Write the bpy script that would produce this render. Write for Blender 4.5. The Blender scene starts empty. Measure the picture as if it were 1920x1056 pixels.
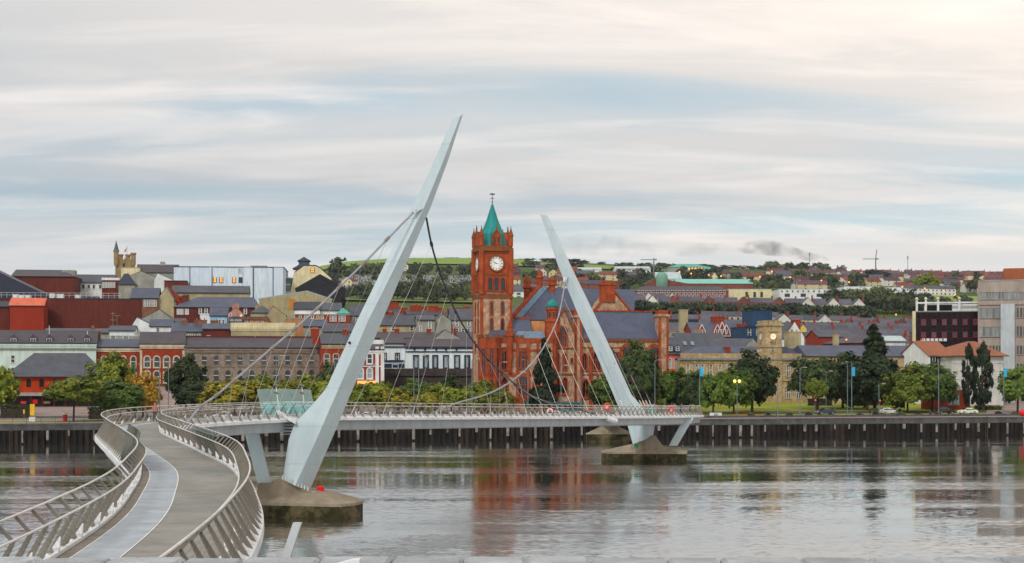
import bpy, bmesh, math, random
from math import sin, cos, tan, pi, radians, sqrt, atan2, hypot
from mathutils import Vector, Matrix, Quaternion
R = random.Random(7)
sc = bpy.context.scene
col = sc.collection
# ------------------------------------------------------------------ camera
H = 14.0          # eye height above the river, metres
FP = 2800.0       # focal length in photo pixels (1920 wide)
HOR = 695.0       # photo row of the horizon
cd = bpy.data.cameras.new('camera'); cam = bpy.data.objects.new('camera', cd); col.objects.link(cam)
cam.location = (0, 0, H); cam.rotation_euler = (pi/2, 0, 0)
cd.sensor_width = 36; cd.lens = 36*FP/1920; cd.shift_y = (HOR-528)/1920
cd.clip_start = 0.2; cd.clip_end = 12000
sc.camera = cam
# ------------------------------------------------------------------ light
SUN_AZ, SUN_EL = radians(204), radians(40)     # azimuth clockwise from +Y (view direction)
w = bpy.data.worlds.new('World'); sc.world = w; w.use_nodes = True
nt = w.node_tree; nt.nodes.clear(); N = nt.nodes; L = nt.links
def wn(t, **k):
    n = N.new(t)
    for a, b in k.items(): setattr(n, a, b)
    return n
def wmath(op, a, b=None):
    n = wn('ShaderNodeMath', operation=op)
    for i, q in enumerate((a, b)):
        if q is None: continue
        if isinstance(q, (int, float)): n.inputs[i].default_value = q
        else: L.new(q, n.inputs[i])
    return n.outputs[0]
def wramp(fac, stops):
    r = wn('ShaderNodeValToRGB'); e = r.color_ramp.elements
    while len(e) < len(stops): e.new(0.5)
    for s, (p, c) in zip(e, stops): s.position = p; s.color = (*c, 1)
    L.new(fac, r.inputs[0]); return r.outputs[0]
def wmix(f, a, b, bt='MIX'):
    m = wn('ShaderNodeMix', data_type='RGBA', blend_type=bt)
    for s, q in ((0, f), (6, a), (7, b)):
        if isinstance(q, (int, float)): m.inputs[s].default_value = q
        elif isinstance(q, tuple): m.inputs[s].default_value = (*q, 1)
        else: L.new(q, m.inputs[s])
    return m.outputs[2]
tc = wn('ShaderNodeTexCoord'); sp = wn('ShaderNodeSeparateXYZ'); L.new(tc.outputs['Generated'], sp.inputs[0])
zz = wmath('MAXIMUM', sp.outputs[2], 0.0)
den = wmath('ADD', zz, 0.13)
cx_ = wmath('DIVIDE', sp.outputs[0], den); cy_ = wmath('DIVIDE', sp.outputs[1], den)
def cloud(sx, sy, off, scale, det, rough, dist):
    cv = wn('ShaderNodeCombineXYZ')
    L.new(wmath('MULTIPLY', cx_, sx), cv.inputs[0]); L.new(wmath('MULTIPLY', cy_, sy), cv.inputs[1]); cv.inputs[2].default_value = off
    n = wn('ShaderNodeTexNoise'); L.new(cv.outputs[0], n.inputs['Vector'])
    n.inputs['Scale'].default_value = scale; n.inputs['Detail'].default_value = det
    n.inputs['Roughness'].default_value = rough; n.inputs['Distortion'].default_value = dist
    return n.outputs[0]
c1 = cloud(0.55, 1.7, 3.1, 1.0, 5, 0.5, 0.35)
c2 = cloud(1.15, 3.5, 9.7, 1.0, 7, 0.58, 0.6)
c3 = cloud(0.35, 0.9, 17.2, 1.0, 3, 0.5, 0.2)
sky = wn('ShaderNodeTexSky', sky_type='NISHITA', sun_disc=False, sun_elevation=SUN_EL, sun_rotation=SUN_AZ)
sky.altitude = 20; sky.air_density = 1.0; sky.dust_density = 2.0
skc = wmix(1.0, sky.outputs[0], (0.12, 0.12, 0.12), 'MULTIPLY')
veil = wmix(0.75, skc, (0.40, 0.535, 0.60))                       # thin grey-blue stratus over the blue
mid = wramp(wmath('ADD', c1, wmath('MULTIPLY', wmath('SUBTRACT', wmath('MINIMUM', zz, 0.3), 0.15), 0.85)), [(0.30, (0.0,)*3), (0.58, (1,)*3)])
base = wmix(mid, veil, (0.62, 0.615, 0.61))
hi = wramp(c2, [(0.44, (0.0,)*3), (0.74, (0.9,)*3)])
base = wmix(hi, base, (0.85, 0.795, 0.755))
dk = wramp(c3, [(0.36, (0.86, 0.885, 0.91)), (0.62, (1.09, 1.07, 1.055))])
base = wmix(1.0, base, dk, 'MULTIPLY')
hz = wramp(zz, [(0.055, (0.75,)*3), (0.088, (0.0,)*3)])
base = wmix(hz, base, (0.74, 0.705, 0.69))
gi = wramp(wmath('ADD', wmath('MULTIPLY', sp.outputs[0], 0.5), zz), [(-0.05, (0.93, 0.95, 0.97)), (0.40, (1.22, 1.15, 1.09))])
base = wmix(1.0, base, gi, 'MULTIPLY')
bg = wn('ShaderNodeBackground'); L.new(base, bg.inputs[0]); bg.inputs[1].default_value = 1.0
wo = wn('ShaderNodeOutputWorld'); L.new(bg.outputs[0], wo.inputs[0])
sd = bpy.data.lights.new('sun', 'SUN'); so = bpy.data.objects.new('sun', sd); col.objects.link(so)
sd.energy = 1.5; sd.angle = radians(14); sd.color = (1.0, 0.965, 0.92)
dvec = Vector((sin(SUN_AZ)*cos(SUN_EL), cos(SUN_AZ)*cos(SUN_EL), sin(SUN_EL)))
so.rotation_euler = dvec.to_track_quat('Z', 'Y').to_euler()
vs = sc.view_settings; vs.view_transform = 'Standard'; vs.look = 'None'; vs.exposure = 0.22; vs.gamma = 1
# ------------------------------------------------------------------ materials
def lin(v):
    v /= 255.0
    return v/12.92 if v <= 0.04045 else ((v+0.055)/1.055)**2.4
def C(r, g, b, k=1.0):
    c = [lin(q)*k for q in (r, g, b)]; y = .25*c[0]+.6*c[1]+.15*c[2]
    return tuple(max(0.003, min(0.85, y+(q-y)*1.14)) for q in c)
MATS = {}
def pm(name, c, var=0.18, scale=0.7, rough=0.8, bump=0.0, spec=0.3, stretch=(1, 1, 1), c2=None, c2amt=0.5, c2scale=0.25,
       metal=0.0, fine=0.5, kind=None, objvar=0.0):
    if name in MATS: return MATS[name]
    m = bpy.data.materials.new(name); m.use_nodes = True; t = m.node_tree; n = t.nodes; l = t.links
    b = n['Principled BSDF']; b.inputs['Roughness'].default_value = rough; b.inputs['Specular IOR Level'].default_value = spec
    b.inputs['Metallic'].default_value = metal
    g = n.new('ShaderNodeNewGeometry'); mp = n.new('ShaderNodeMapping'); l.new(g.outputs['Position'], mp.inputs[0])
    mp.inputs['Scale'].default_value = stretch
    nz = n.new('ShaderNodeTexNoise'); l.new(mp.outputs[0], nz.inputs['Vector']); nz.inputs['Scale'].default_value = scale
    nz.inputs['Detail'].default_value = 5; nz.inputs['Roughness'].default_value = 0.62
    src = nz.outputs[0]
    def mix(f, a, bb, bt='MIX'):
        q = n.new('ShaderNodeMix'); q.data_type = 'RGBA'; q.blend_type = bt
        for s, v in ((0, f), (6, a), (7, bb)):
            if isinstance(v, (int, float)): q.inputs[s].default_value = v
            elif isinstance(v, tuple): q.inputs[s].default_value = (*v, 1)
            else: l.new(v, q.inputs[s])
        return q.outputs[2]
    def ramp(f, stops):
        r = n.new('ShaderNodeValToRGB'); e = r.color_ramp.elements
        while len(e) < len(stops): e.new(0.5)
        for s, (p, cc) in zip(e, stops): s.position = p; s.color = (*cc, 1)
        l.new(f, r.inputs[0]); return r.outputs[0]
    lo = tuple(max(0, q*(1-var)) for q in c); hi_ = tuple(min(0.92, q*(1+var)) for q in c)
    co = ramp(src, [(0.3, lo), (0.7, hi_)])
    if kind in ('rubble', 'brick'):
        v = n.new('ShaderNodeTexVoronoi'); l.new(mp.outputs[0], v.inputs['Vector']); v.inputs['Scale'].default_value = 2.4 if kind == 'rubble' else 5
        sv = n.new('ShaderNodeSeparateColor'); l.new(v.outputs['Color'], sv.inputs[0])
        a_ = 0.26 if kind == 'rubble' else 0.16
        co = mix(1.0, co, ramp(sv.outputs[0], [(0.0, (1-a_,)*3), (1.0, (1+a_*0.8,)*3)]), 'MULTIPLY')
    if kind == 'slate':
        sx = n.new('ShaderNodeSeparateXYZ'); l.new(g.outputs['Position'], sx.inputs[0])
        wv = n.new('ShaderNodeMath'); wv.operation = 'MULTIPLY'; l.new(sx.outputs[2], wv.inputs[0]); wv.inputs[1].default_value = 5.0
        fr = n.new('ShaderNodeMath'); fr.operation = 'FRACT'; l.new(wv.outputs[0], fr.inputs[0])
        co = mix(1.0, co, ramp(fr.outputs[0], [(0.0, (0.80,)*3), (0.25, (1.03,)*3), (1.0, (1.05,)*3)]), 'MULTIPLY')
    if fine:
        m2 = n.new('ShaderNodeMapping'); l.new(g.outputs['Position'], m2.inputs[0]); m2.inputs['Scale'].default_value = (1, 1, .14) if kind != 'slate' else (1, 1, 1)
        n4 = n.new('ShaderNodeTexNoise'); l.new(m2.outputs[0], n4.inputs['Vector']); n4.inputs['Scale'].default_value = 1.1; n4.inputs['Detail'].default_value = 6; n4.inputs['Roughness'].default_value = .7
        q4 = fine*.42; co = mix(1.0, co, ramp(n4.outputs[0], [(0.32, (1-q4,)*3), (0.62, (1+q4*.35,)*3)]), 'MULTIPLY')
    if c2:
        n2 = n.new('ShaderNodeTexNoise'); l.new(mp.outputs[0], n2.inputs['Vector']); n2.inputs['Scale'].default_value = c2scale
        n2.inputs['Detail'].default_value = 6; n2.inputs['Roughness'].default_value = 0.65
        f = ramp(n2.outputs[0], [(0.48, (0, 0, 0)), (0.66, (c2amt,)*3)])
        co = mix(f, co, c2)
    if objvar:
        oi = n.new('ShaderNodeObjectInfo')
        co = mix(1.0, co, ramp(oi.outputs['Random'], [(0.0, (1-objvar, 1-objvar*0.9, 1-objvar*0.8)), (1.0, (1+objvar, 1+objvar*0.9, 1+objvar*0.8))]), 'MULTIPLY')
    l.new(co, b.inputs['Base Color'])
    if bump:
        bp = n.new('ShaderNodeBump'); bp.inputs['Strength'].default_value = bump; bp.inputs['Distance'].default_value = 0.1
        n3 = n.new('ShaderNodeTexNoise'); l.new(mp.outputs[0], n3.inputs['Vector']); n3.inputs['Scale'].default_value = scale*6
        l.new(n3.outputs[0], bp.inputs['Height']); l.new(bp.outputs[0], b.inputs['Normal'])
    MATS[name] = m; return m
def emi(name, c, s):
    if name in MATS: return MATS[name]
    m = bpy.data.materials.new(name); m.use_nodes = True; b = m.node_tree.nodes['Principled BSDF']
    b.inputs['Base Color'].default_value = (*c, 1); b.inputs['Emission Color'].default_value = (*c, 1); b.inputs['Emission Strength'].default_value = s
    MATS[name] = m; return m
def glass(name, c, rough=0.08, spec=0.6):
    return pm(name, c, 0.35, 0.35, rough, 0, spec, objvar=0.5)
def leafmat(name, c, c2, var=0.3, tr=0.25):
    if name in MATS: return MATS[name]
    m = bpy.data.materials.new(name); m.use_nodes = True; t = m.node_tree; n = t.nodes; l = t.links
    b = n['Principled BSDF']; b.inputs['Roughness'].default_value = 0.6; b.inputs['Specular IOR Level'].default_value = 0.25
    g = n.new('ShaderNodeNewGeometry')
    nz = n.new('ShaderNodeTexNoise'); l.new(g.outputs['Position'], nz.inputs['Vector']); nz.inputs['Scale'].default_value = 0.55; nz.inputs['Detail'].default_value = 4
    r = n.new('ShaderNodeValToRGB'); e = r.color_ramp.elements; e[0].position = 0.36; e[0].color = (*c, 1); e[1].position = 0.66; e[1].color = (*c2, 1)
    l.new(nz.outputs[0], r.inputs[0])
    oi = n.new('ShaderNodeObjectInfo'); r2 = n.new('ShaderNodeValToRGB'); e = r2.color_ramp.elements
    e[0].color = (1-var, 1-var, 1-var*0.6, 1); e[1].color = (1+var*1.1, 1+var*0.8, 1+var*0.4, 1); l.new(oi.outputs['Random'], r2.inputs[0])
    ri = n.new('ShaderNodeValToRGB'); e = ri.color_ramp.elements; e[0].color = (0.66, 0.68, 0.7, 1); e[1].color = (1.35, 1.32, 1.2, 1)
    l.new(g.outputs['Random Per Island'], ri.inputs[0])
    q = n.new('ShaderNodeMix'); q.data_type = 'RGBA'; q.blend_type = 'MULTIPLY'; q.inputs[0].default_value = 1
    l.new(r.outputs[0], q.inputs[6]); l.new(r2.outputs[0], q.inputs[7])
    q2 = n.new('ShaderNodeMix'); q2.data_type = 'RGBA'; q2.blend_type = 'MULTIPLY'; q2.inputs[0].default_value = 1
    l.new(q.outputs[2], q2.inputs[6]); l.new(ri.outputs[0], q2.inputs[7])
    l.new(q2.outputs[2], b.inputs['Base Color'])
    ts = n.new('ShaderNodeBsdfTranslucent'); l.new(q2.outputs[2], ts.inputs[0])
    mx = n.new('ShaderNodeMixShader'); mx.inputs[0].default_value = tr; l.new(b.outputs[0], mx.inputs[1]); l.new(ts.outputs[0], mx.inputs[2])
    l.new(mx.outputs[0], n['Material Output'].inputs[0])
    MATS[name] = m; return m
# ------------------------------------------------------------------ mesh helpers
class MB:
    def __init__(s): s.v = []; s.f = []; s.m = []; s.sm = False
    def add(s, vs, fs, mi=0):
        o = len(s.v); s.v += [tuple(q) for q in vs]
        for f in fs: s.f.append(tuple(i+o for i in f)); s.m.append(mi)
        return s
    def box(s, x0, x1, y0, y1, z0, z1, mi=0):
        return s.add([(x0,y0,z0),(x1,y0,z0),(x1,y1,z0),(x0,y1,z0),(x0,y0,z1),(x1,y0,z1),(x1,y1,z1),(x0,y1,z1)],
                     [(0,3,2,1),(4,5,6,7),(0,1,5,4),(1,2,6,5),(2,3,7,6),(3,0,4,7)], mi)
    def hexa(s, b, t, mi=0):           # bottom quad, top quad (both counter-clockwise from above)
        return s.add(list(b)+list(t), [(3,2,1,0),(4,5,6,7),(0,1,5,4),(1,2,6,5),(2,3,7,6),(3,0,4,7)], mi)
    def prism(s, poly, y0, y1, mi=0):  # polygon in x,z extruded along y
        n = len(poly)
        vs = [(x, y0, z) for x, z in poly]+[(x, y1, z) for x, z in poly]
        fs = [tuple(range(n)), tuple(range(2*n-1, n-1, -1))]+[((i+1) % n, i, i+n, (i+1) % n+n) for i in range(n)]
        return s.add(vs, fs, mi)
    def prismx(s, poly, x0, x1, mi=0): # polygon in y,z extruded along x
        n = len(poly)
        vs = [(x0, y, z) for y, z in poly]+[(x1, y, z) for y, z in poly]
        fs = [tuple(range(n-1, -1, -1)), tuple(range(n, 2*n))]+[(i, (i+1) % n, (i+1) % n+n, i+n) for i in range(n)]
        return s.add(vs, fs, mi)
    def lathe(s, prof, n=12, cx=0, cy=0, mi=0, a0=0.0):   # (radius, z) profile
        o = []
        for r, z in prof:
            for i in range(n): a = a0+2*pi*i/n; o.append((cx+r*cos(a), cy+r*sin(a), z))
        fs = []
        for k in range(len(prof)-1):
            for i in range(n):
                j = (i+1) % n; fs.append((k*n+i, k*n+j, (k+1)*n+j, (k+1)*n+i))
        fs.append(tuple(range(n-1, -1, -1))); fs.append(tuple(range((len(prof)-1)*n, len(prof)*n)))
        return s.add(o, fs, mi)
    def tube(s, pts, r, n=6, mi=0, cap=True):
        pts = [Vector(p) for p in pts]; k = len(pts); o = []; up = Vector((0, 0, 1))
        for i, p in enumerate(pts):
            d = (pts[min(i+1, k-1)]-pts[max(i-1, 0)]).normalized()
            a = d.cross(up)
            if a.length < 1e-3: a = Vector((1, 0, 0))
            a.normalize(); b = d.cross(a).normalized()
            rr = r[i] if isinstance(r, (list, tuple)) else r
            for q in range(n): t = 2*pi*q/n; o.append(p+a*(rr*cos(t))+b*(rr*sin(t)))
        fs = []
        for i in range(k-1):
            for q in range(n): w_ = (q+1) % n; fs.append((i*n+q, (i+1)*n+q, (i+1)*n+w_, i*n+w_))
        if cap: fs.append(tuple(range(n))); fs.append(tuple(range(k*n-1, (k-1)*n-1, -1)))
        return s.add(o, fs, mi)
    def loft(s, rings, mi=0, cap=True):
        n = len(rings[0]); o = [p for r in rings for p in r]; fs = []
        for i in range(len(rings)-1):
            for q in range(n): w_ = (q+1) % n; fs.append((i*n+q, i*n+w_, (i+1)*n+w_, (i+1)*n+q))
        if cap: fs.append(tuple(range(n-1, -1, -1))); fs.append(tuple(range((len(rings)-1)*n, len(rings)*n)))
        return s.add(o, fs, mi)
    def mesh(s, name, mats):
        me = bpy.data.meshes.new(name); me.from_pydata(s.v, [], s.f)
        for m in (mats if isinstance(mats, (list, tuple)) else [mats]): me.materials.append(m)
        if len(me.materials) > 1: me.polygons.foreach_set('material_index', s.m)
        me.update()
        bm = bmesh.new(); bm.from_mesh(me); bmesh.ops.recalc_face_normals(bm, faces=bm.faces); bm.to_mesh(me); bm.free()
        if s.sm: me.polygons.foreach_set('use_smooth', [True]*len(me.polygons))
        return me
    def build(s, name, mats, parent=None, loc=None):
        return link(name, s.mesh(name, mats), parent, loc)
def link(name, data, parent=None, loc=None, rz=None, scale=None):
    o = bpy.data.objects.new(name, data); col.objects.link(o)
    if parent is not None: o.parent = parent
    if loc is not None: o.location = loc
    if rz is not None: o.rotation_euler = (0, 0, rz)
    if scale is not None: o.scale = scale
    return o
def tag(o, label=None, cat=None, group=None, kind=None):
    if label: o['label'] = label
    if cat: o['category'] = cat
    if group: o['group'] = group
    if kind: o['kind'] = kind
    return o
def thing(name, label, cat, loc=(0, 0, 0), rz=0.0, group=None):
    o = link(name, None, None, loc, rz); o.empty_display_size = 0.5
    return tag(o, label, cat, group)
def P(u, v, Y): return Vector(((u-960)*Y/FP, Y, H-(v-HOR)*Y/FP))
def lerp(a, b, t): return a+(b-a)*t
def pl(x, kn):
    if x <= kn[0][0]: return kn[0][1]
    for (a, b), (c, d) in zip(kn, kn[1:]):
        if x <= c: return b+(d-b)*(x-a)/(c-a)
    return kn[-1][1]
def sst(x, a, b):
    t = max(0, min(1, (x-a)/(b-a))); return t*t*(3-2*t)
# ------------------------------------------------------------------ the lie of the land
QS = 0.21
def yq(x): return 300+QS*x
QA = math.atan(QS)
BASE = [(0, 4), (30, 4), (90, 5.6), (130, 9), (200, 16), (300, 25.5), (400, 35), (500, 44), (700, 63), (900, 83), (1200, 109), (1500, 133), (1700, 150), (1850, 152), (2600, 110)]
LEFT = [(90, 0), (130, 5), (180, 8), (230, 12), (300, 14), (350, 12), (450, 2), (520, 0)]
CREST = [(-800, 540), (540, 530), (600, 506), (650, 497), (740, 489), (880, 486), (1050, 490), (1200, 494), (1400, 497), (1500, 495), (1600, 501), (1700, 499), (1920, 499), (2800, 505)]
def T(x, y):
    t = y-yq(x)
    if t <= 0: return 4.0
    u = 960+FP*x/max(y, 50)
    z = pl(t, BASE)
    if t > 600:
        zc = 14+(HOR-pl(u, CREST))*2000/FP
        z *= lerp(1, zc/150.0, sst(t, 600, 1650))
    if t > 90: z += pl(t, LEFT)*(1-sst(u, 620, 900))
    return z
# ------------------------------------------------------------------ setting: ground, water, quay, near bank
def struct(o): o['kind'] = 'structure'; return o
m_hill = pm('hill_grass', C(84, 102, 58, 0.8), 0.35, 0.012, 0.95, 0, 0.1, c2=C(60, 80, 50), c2amt=0.8, c2scale=0.02)
m_asph = pm('asphalt', (0.075, 0.075, 0.078), 0.2, 0.3, 0.85, 0, 0.2)
m_pave = pm('paving', C(165, 150, 145, 0.75), 0.15, 0.3, 0.85, 0, 0.2, c2=C(120, 110, 105), c2scale=0.1)
m_lawn = pm('lawn', (0.22, 0.26, 0.035), 0.35, 0.12, 0.95, 0, 0.1, c2=(0.33, 0.30, 0.05), c2scale=0.08)
m_conc = pm('quay_concrete', C(92, 93, 93, 0.8), 0.3, 0.5, 0.9, 0.3, 0.2, c2=C(60, 62, 60), c2amt=0.75, c2scale=0.4)
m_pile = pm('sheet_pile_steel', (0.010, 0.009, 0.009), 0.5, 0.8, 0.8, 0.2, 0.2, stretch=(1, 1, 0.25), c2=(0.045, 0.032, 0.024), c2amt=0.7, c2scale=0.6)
m_pilew = pm('fender_concrete', C(158, 153, 146, 0.75), 0.35, 0.9, 0.9, 0, 0.2, c2=C(60, 55, 50), c2amt=0.9, c2scale=0.5)
TS = [0.5, 10, 20, 30, 60, 90, 110, 130, 165, 200, 250, 300, 350, 400, 450, 500, 600, 700, 800, 900, 1050, 1200, 1350, 1500, 1600, 1700, 1850, 2100, 2600]
KS = [-0.62+1.24*i/110 for i in range(111)]
def sheet(name, t0s, ks, mat, dz=0.0, f=T):
    mb = MB()
    for t in t0s:
        for k in ks:
            Y = (300+t)/(1-QS*k); mb.v.append((k*Y, Y, f(k*Y, Y)+dz))
    n = len(ks)
    for j in range(len(t0s)-1):
        for i in range(n-1): mb.f.append((j*n+i, j*n+i+1, (j+1)*n+i+1, (j+1)*n+i)); mb.m.append(0)
    return struct(mb.build(name, mat))
sheet('ground', TS, KS, m_hill)
def ku(u): return (u-960)/FP
def strip(name, u0, u1, t0, t1, mat, dz, n=12):
    ts = sorted(set([t0, t1]+[t for t in (30, 60, 90) if t0 < t < t1]))
    return sheet(name, ts, [ku(u0+(u1-u0)*i/n) for i in range(n+1)], mat, dz)
strip('promenade', -300, 2300, 0.6, 9, m_pave, 0.02, 40)
strip('lawn', -300, 340, 9, 19, m_lawn, 0.03, 20)
strip('lawn', 1290, 2300, 9, 30, m_lawn, 0.03, 30)
strip('lawn', 1290, 1850, 40.5, 88, m_lawn, 0.03, 30)
strip('road', -300, 2300, 31, 40, m_asph, 0.045, 40)
strip('plaza', -300, 340, 19, 31, m_pave, 0.03, 20)
strip('plaza', 340, 1290, 9, 31, m_pave, 0.03, 20)
strip('pavement', -300, 1290, 40.3, 110, m_pave, 0.03, 30)
strip('pavement', 1850, 2300, 9, 88, m_pave, 0.05, 20)
m_line = pm('road_paint', (0.7, 0.7, 0.68), 0.1, 1, 0.8)
for i in range(60):
    u = -100+36*i; t = 35.5
    Y = (300+t)/(1-QS*ku(u)); 
    strip('lane_marking', u, u+16, 35.4, 35.6, m_line, 0.052, 1)
# river
m_w = bpy.data.materials.new('river_water'); m_w.use_nodes = True
t_ = m_w.node_tree; n_ = t_.nodes; l_ = t_.links
b_ = n_['Principled BSDF']; b_.inputs['Base Color'].default_value = (0.040, 0.034, 0.028, 1); b_.inputs['IOR'].default_value = 1.33
b_.inputs['Specular IOR Level'].default_value = 0.5
g_ = n_.new('ShaderNodeNewGeometry')
def wnoise(sx, sy, scale, det, off=0.0, rough=0.5):
    mp = n_.new('ShaderNodeMapping'); mp.inputs['Scale'].default_value = (sx, sy, 1); mp.inputs['Location'].default_value = (off, off*1.7, 0)
    l_.new(g_.outputs['Position'], mp.inputs[0])
    z = n_.new('ShaderNodeTexNoise'); z.inputs['Scale'].default_value = scale; z.inputs['Detail'].default_value = det; z.inputs['Roughness'].default_value = rough
    l_.new(mp.outputs[0], z.inputs['Vector']); return z
def wmt(op, a, b=None, c=None):
    q = n_.new('ShaderNodeMath'); q.operation = op
    for i, v in enumerate((a, b, c)):
        if v is None: continue
        if isinstance(v, (int, float)): q.inputs[i].default_value = v
        else: l_.new(v, q.inputs[i])
    return q.outputs[0]
def wrp(f, a, b):
    r = n_.new('ShaderNodeMapRange'); r.inputs[1].default_value = a[0]; r.inputs[2].default_value = a[1]; r.inputs[3].default_value = b[0]; r.inputs[4].default_value = b[1]
    l_.new(f, r.inputs[0]); return r.outputs[0]
band = wnoise(0.012, 0.06, 1.0, 3, 4.4)                         # cat's-paws and slicks lying across the river
band2 = wnoise(0.010, 0.30, 1.0, 4, 12.4, 0.65)
amp = wmt('MULTIPLY', wrp(band.outputs[0], (0.40, 0.60), (0.035, 0.125)), wrp(band2.outputs[0], (0.38, 0.62), (0.45, 1.6)))
wa = wnoise(1.3, 2.8, 1.0, 3, 0.0, 0.6); wb = wnoise(4.5, 9.5, 1.0, 2, 31.0, 0.6)
sa = n_.new('ShaderNodeSeparateColor'); l_.new(wa.outputs['Color'], sa.inputs[0])
sb_ = n_.new('ShaderNodeSeparateColor'); l_.new(wb.outputs['Color'], sb_.inputs[0])
nx = wmt('ADD', wmt('SUBTRACT', sa.outputs[0], 0.5), wmt('MULTIPLY', wmt('SUBTRACT', sb_.outputs[0], 0.5), 0.45))
ny = wmt('ADD', wmt('SUBTRACT', sa.outputs[1], 0.5), wmt('MULTIPLY', wmt('SUBTRACT', sb_.outputs[1], 0.5), 0.45))
cvn = n_.new('ShaderNodeCombineXYZ'); l_.new(wmt('MULTIPLY', wmt('MULTIPLY', nx, 0.55), amp), cvn.inputs[0]); l_.new(wmt('MULTIPLY', wmt('SUBTRACT', ny, 0.10), wmt('MULTIPLY', amp, 1.6)), cvn.inputs[1]); cvn.inputs[2].default_value = 1.0
nm = n_.new('ShaderNodeVectorMath'); nm.operation = 'NORMALIZE'; l_.new(cvn.outputs[0], nm.inputs[0]); l_.new(nm.outputs[0], b_.inputs['Normal'])
rgh = wrp(band.outputs[0], (0.40, 0.62), (0.05, 0.15)); l_.new(rgh, b_.inputs['Roughness'])
gl_ = n_.new('ShaderNodeBsdfGlossy'); gl_.inputs['Color'].default_value = (0.90, 0.92, 0.92, 1); l_.new(rgh, gl_.inputs['Roughness']); l_.new(nm.outputs[0], gl_.inputs['Normal'])
mxw = n_.new('ShaderNodeMixShader'); mxw.inputs[0].default_value = 0.55; l_.new(b_.outputs[0], mxw.inputs[1]); l_.new(gl_.outputs[0], mxw.inputs[2]); l_.new(mxw.outputs[0], n_['Material Output'].inputs[0])
mb = MB(); mb.add([(-900, 14, 0), (900, 14, 0), (900, 300+QS*900+1, 0), (-900, 300-QS*900+1, 0)], [(0, 1, 2, 3)])
struct(mb.build('river', m_w))
mb = MB(); mb.add([(-900, 10, -3), (900, 10, -3), (900, 520, -3), (-900, 520, -3)], [(0, 1, 2, 3)])
struct(mb.build('riverbed', pm('riverbed_mud', (0.05, 0.04, 0.03))))
# near bank with its stone parapet
m_bank = pm('bank_paving', C(120, 115, 110), 0.2, 0.5)
mb = MB(); mb.box(-200, 200, -60, 8.6, -2.5, 11.9); mb.add([(-200, 8.6, 9.2), (200, 8.6, 9.2), (200, 14, 9.2), (-200, 14, 9.2)], [(0, 1, 2, 3)])
mb.add([(-200, 14, 9.2), (200, 14, 9.2), (200, 24, -1), (-200, 24, -1)], [(0, 1, 2, 3)])
mb.box(-9.8, -4.0, 14, 23, 3, 9.15)
struct(mb.build('bank', m_bank))
m_cop = pm('coping_stone', C(172, 178, 182, 1.0), 0.25, 6, 0.85, 0.5, 0.2, c2=C(120, 125, 125), c2amt=0.6, c2scale=3, objvar=0.12)
m_pst = pm('parapet_stone', C(130, 132, 130), 0.3, 4, 0.9, 0.5)
pw = thing('stone_parapet', 'low stone parapet wall with pale coping blocks in the foreground', 'wall', (0, 8, 11.9))
mb = MB(); mb.box(-8, 8, 0.04, 0.5, 0, 0.96); mb.build('wall_body', m_pst, pw)
x = -6.4; RR = random.Random(3)
while x < 6.4:
    L_ = RR.uniform(0.28, 0.46); mb = MB(); h = RR.uniform(-0.006, 0.006)
    b = 0.02
    z1 = 12.935-11.9+h
    mb.hexa([(x+.006, 0, 0.962), (x+L_-.006, 0, 0.962), (x+L_-.006, .54, 0.962), (x+.006, .54, 0.962)], [(x+.006, 0, z1-b), (x+L_-.006, 0, z1-b), (x+L_-.006, .54, z1-b), (x+.006, .54, z1-b)])
    mb.hexa([(x+.006, 0, z1-b), (x+L_-.006, 0, z1-b), (x+L_-.006, .54, z1-b), (x+.006, .54, z1-b)], [(x+.006+b, b, z1), (x+L_-.006-b, b, z1), (x+L_-.006-b, .54-b, z1), (x+.006+b, .54-b, z1)])
    mb.build('coping_stone', m_cop, pw); x += L_
# far quay wall
qw = thing('quay_wall', 'dark sheet pile quay wall with concrete cap along the far bank', 'quay wall', (0, 300, 0), QA)
SX = 1/cos(QA)
mb = MB(); mb.box(-190, 190, -0.25, 0.62, 2.75, 4.012); mb.box(-190, 190, -0.35, -0.25, 3.72, 4.04); mb.build('cap_beam', m_conc, qw)
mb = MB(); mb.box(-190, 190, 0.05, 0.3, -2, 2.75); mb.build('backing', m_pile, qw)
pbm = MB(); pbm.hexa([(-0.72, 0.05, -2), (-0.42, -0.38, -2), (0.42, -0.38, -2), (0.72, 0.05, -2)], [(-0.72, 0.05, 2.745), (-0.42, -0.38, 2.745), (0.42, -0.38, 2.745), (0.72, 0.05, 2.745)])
pme = pbm.mesh('sheet_pile', m_pile)
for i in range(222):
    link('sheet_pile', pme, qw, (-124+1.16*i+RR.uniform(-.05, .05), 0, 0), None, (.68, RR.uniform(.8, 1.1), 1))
FM = []
for zb_ in (0.4, 0.9, 1.3, 1.7):
    fbm = MB(); fbm.hexa([(-0.30, -0.40, zb_), (-0.16, -0.60, zb_), (0.16, -0.60, zb_), (0.30, -0.40, zb_)], [(-0.32, -0.42, 2.70), (-0.2, -0.66, 2.70), (0.2, -0.66, 2.70), (0.32, -0.42, 2.70)]); FM.append(fbm.mesh('fender', m_pilew))
x = -124.0
while x < 130: link('fender', RR.choice(FM), qw, (x, 0, 0), None, (RR.uniform(.5, 1.2), 1, 1)); x += RR.uniform(2.4, 5.2)
for x in (-96, -58, 30, 71, 104):                                   # quay ladders
    mb = MB()
    for q in (-.22, .22): mb.box(x+q-.03, x+q+.03, -.72, -.66, -.5, 4.3)
    for k in range(14): mb.box(x-.19, x+.19, -.71, -.67, -.3+.32*k, -.26+.32*k)
    mb.build('ladder', pm('ladder_rust', (.09, .05, .035), .3, 2), qw)
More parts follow.
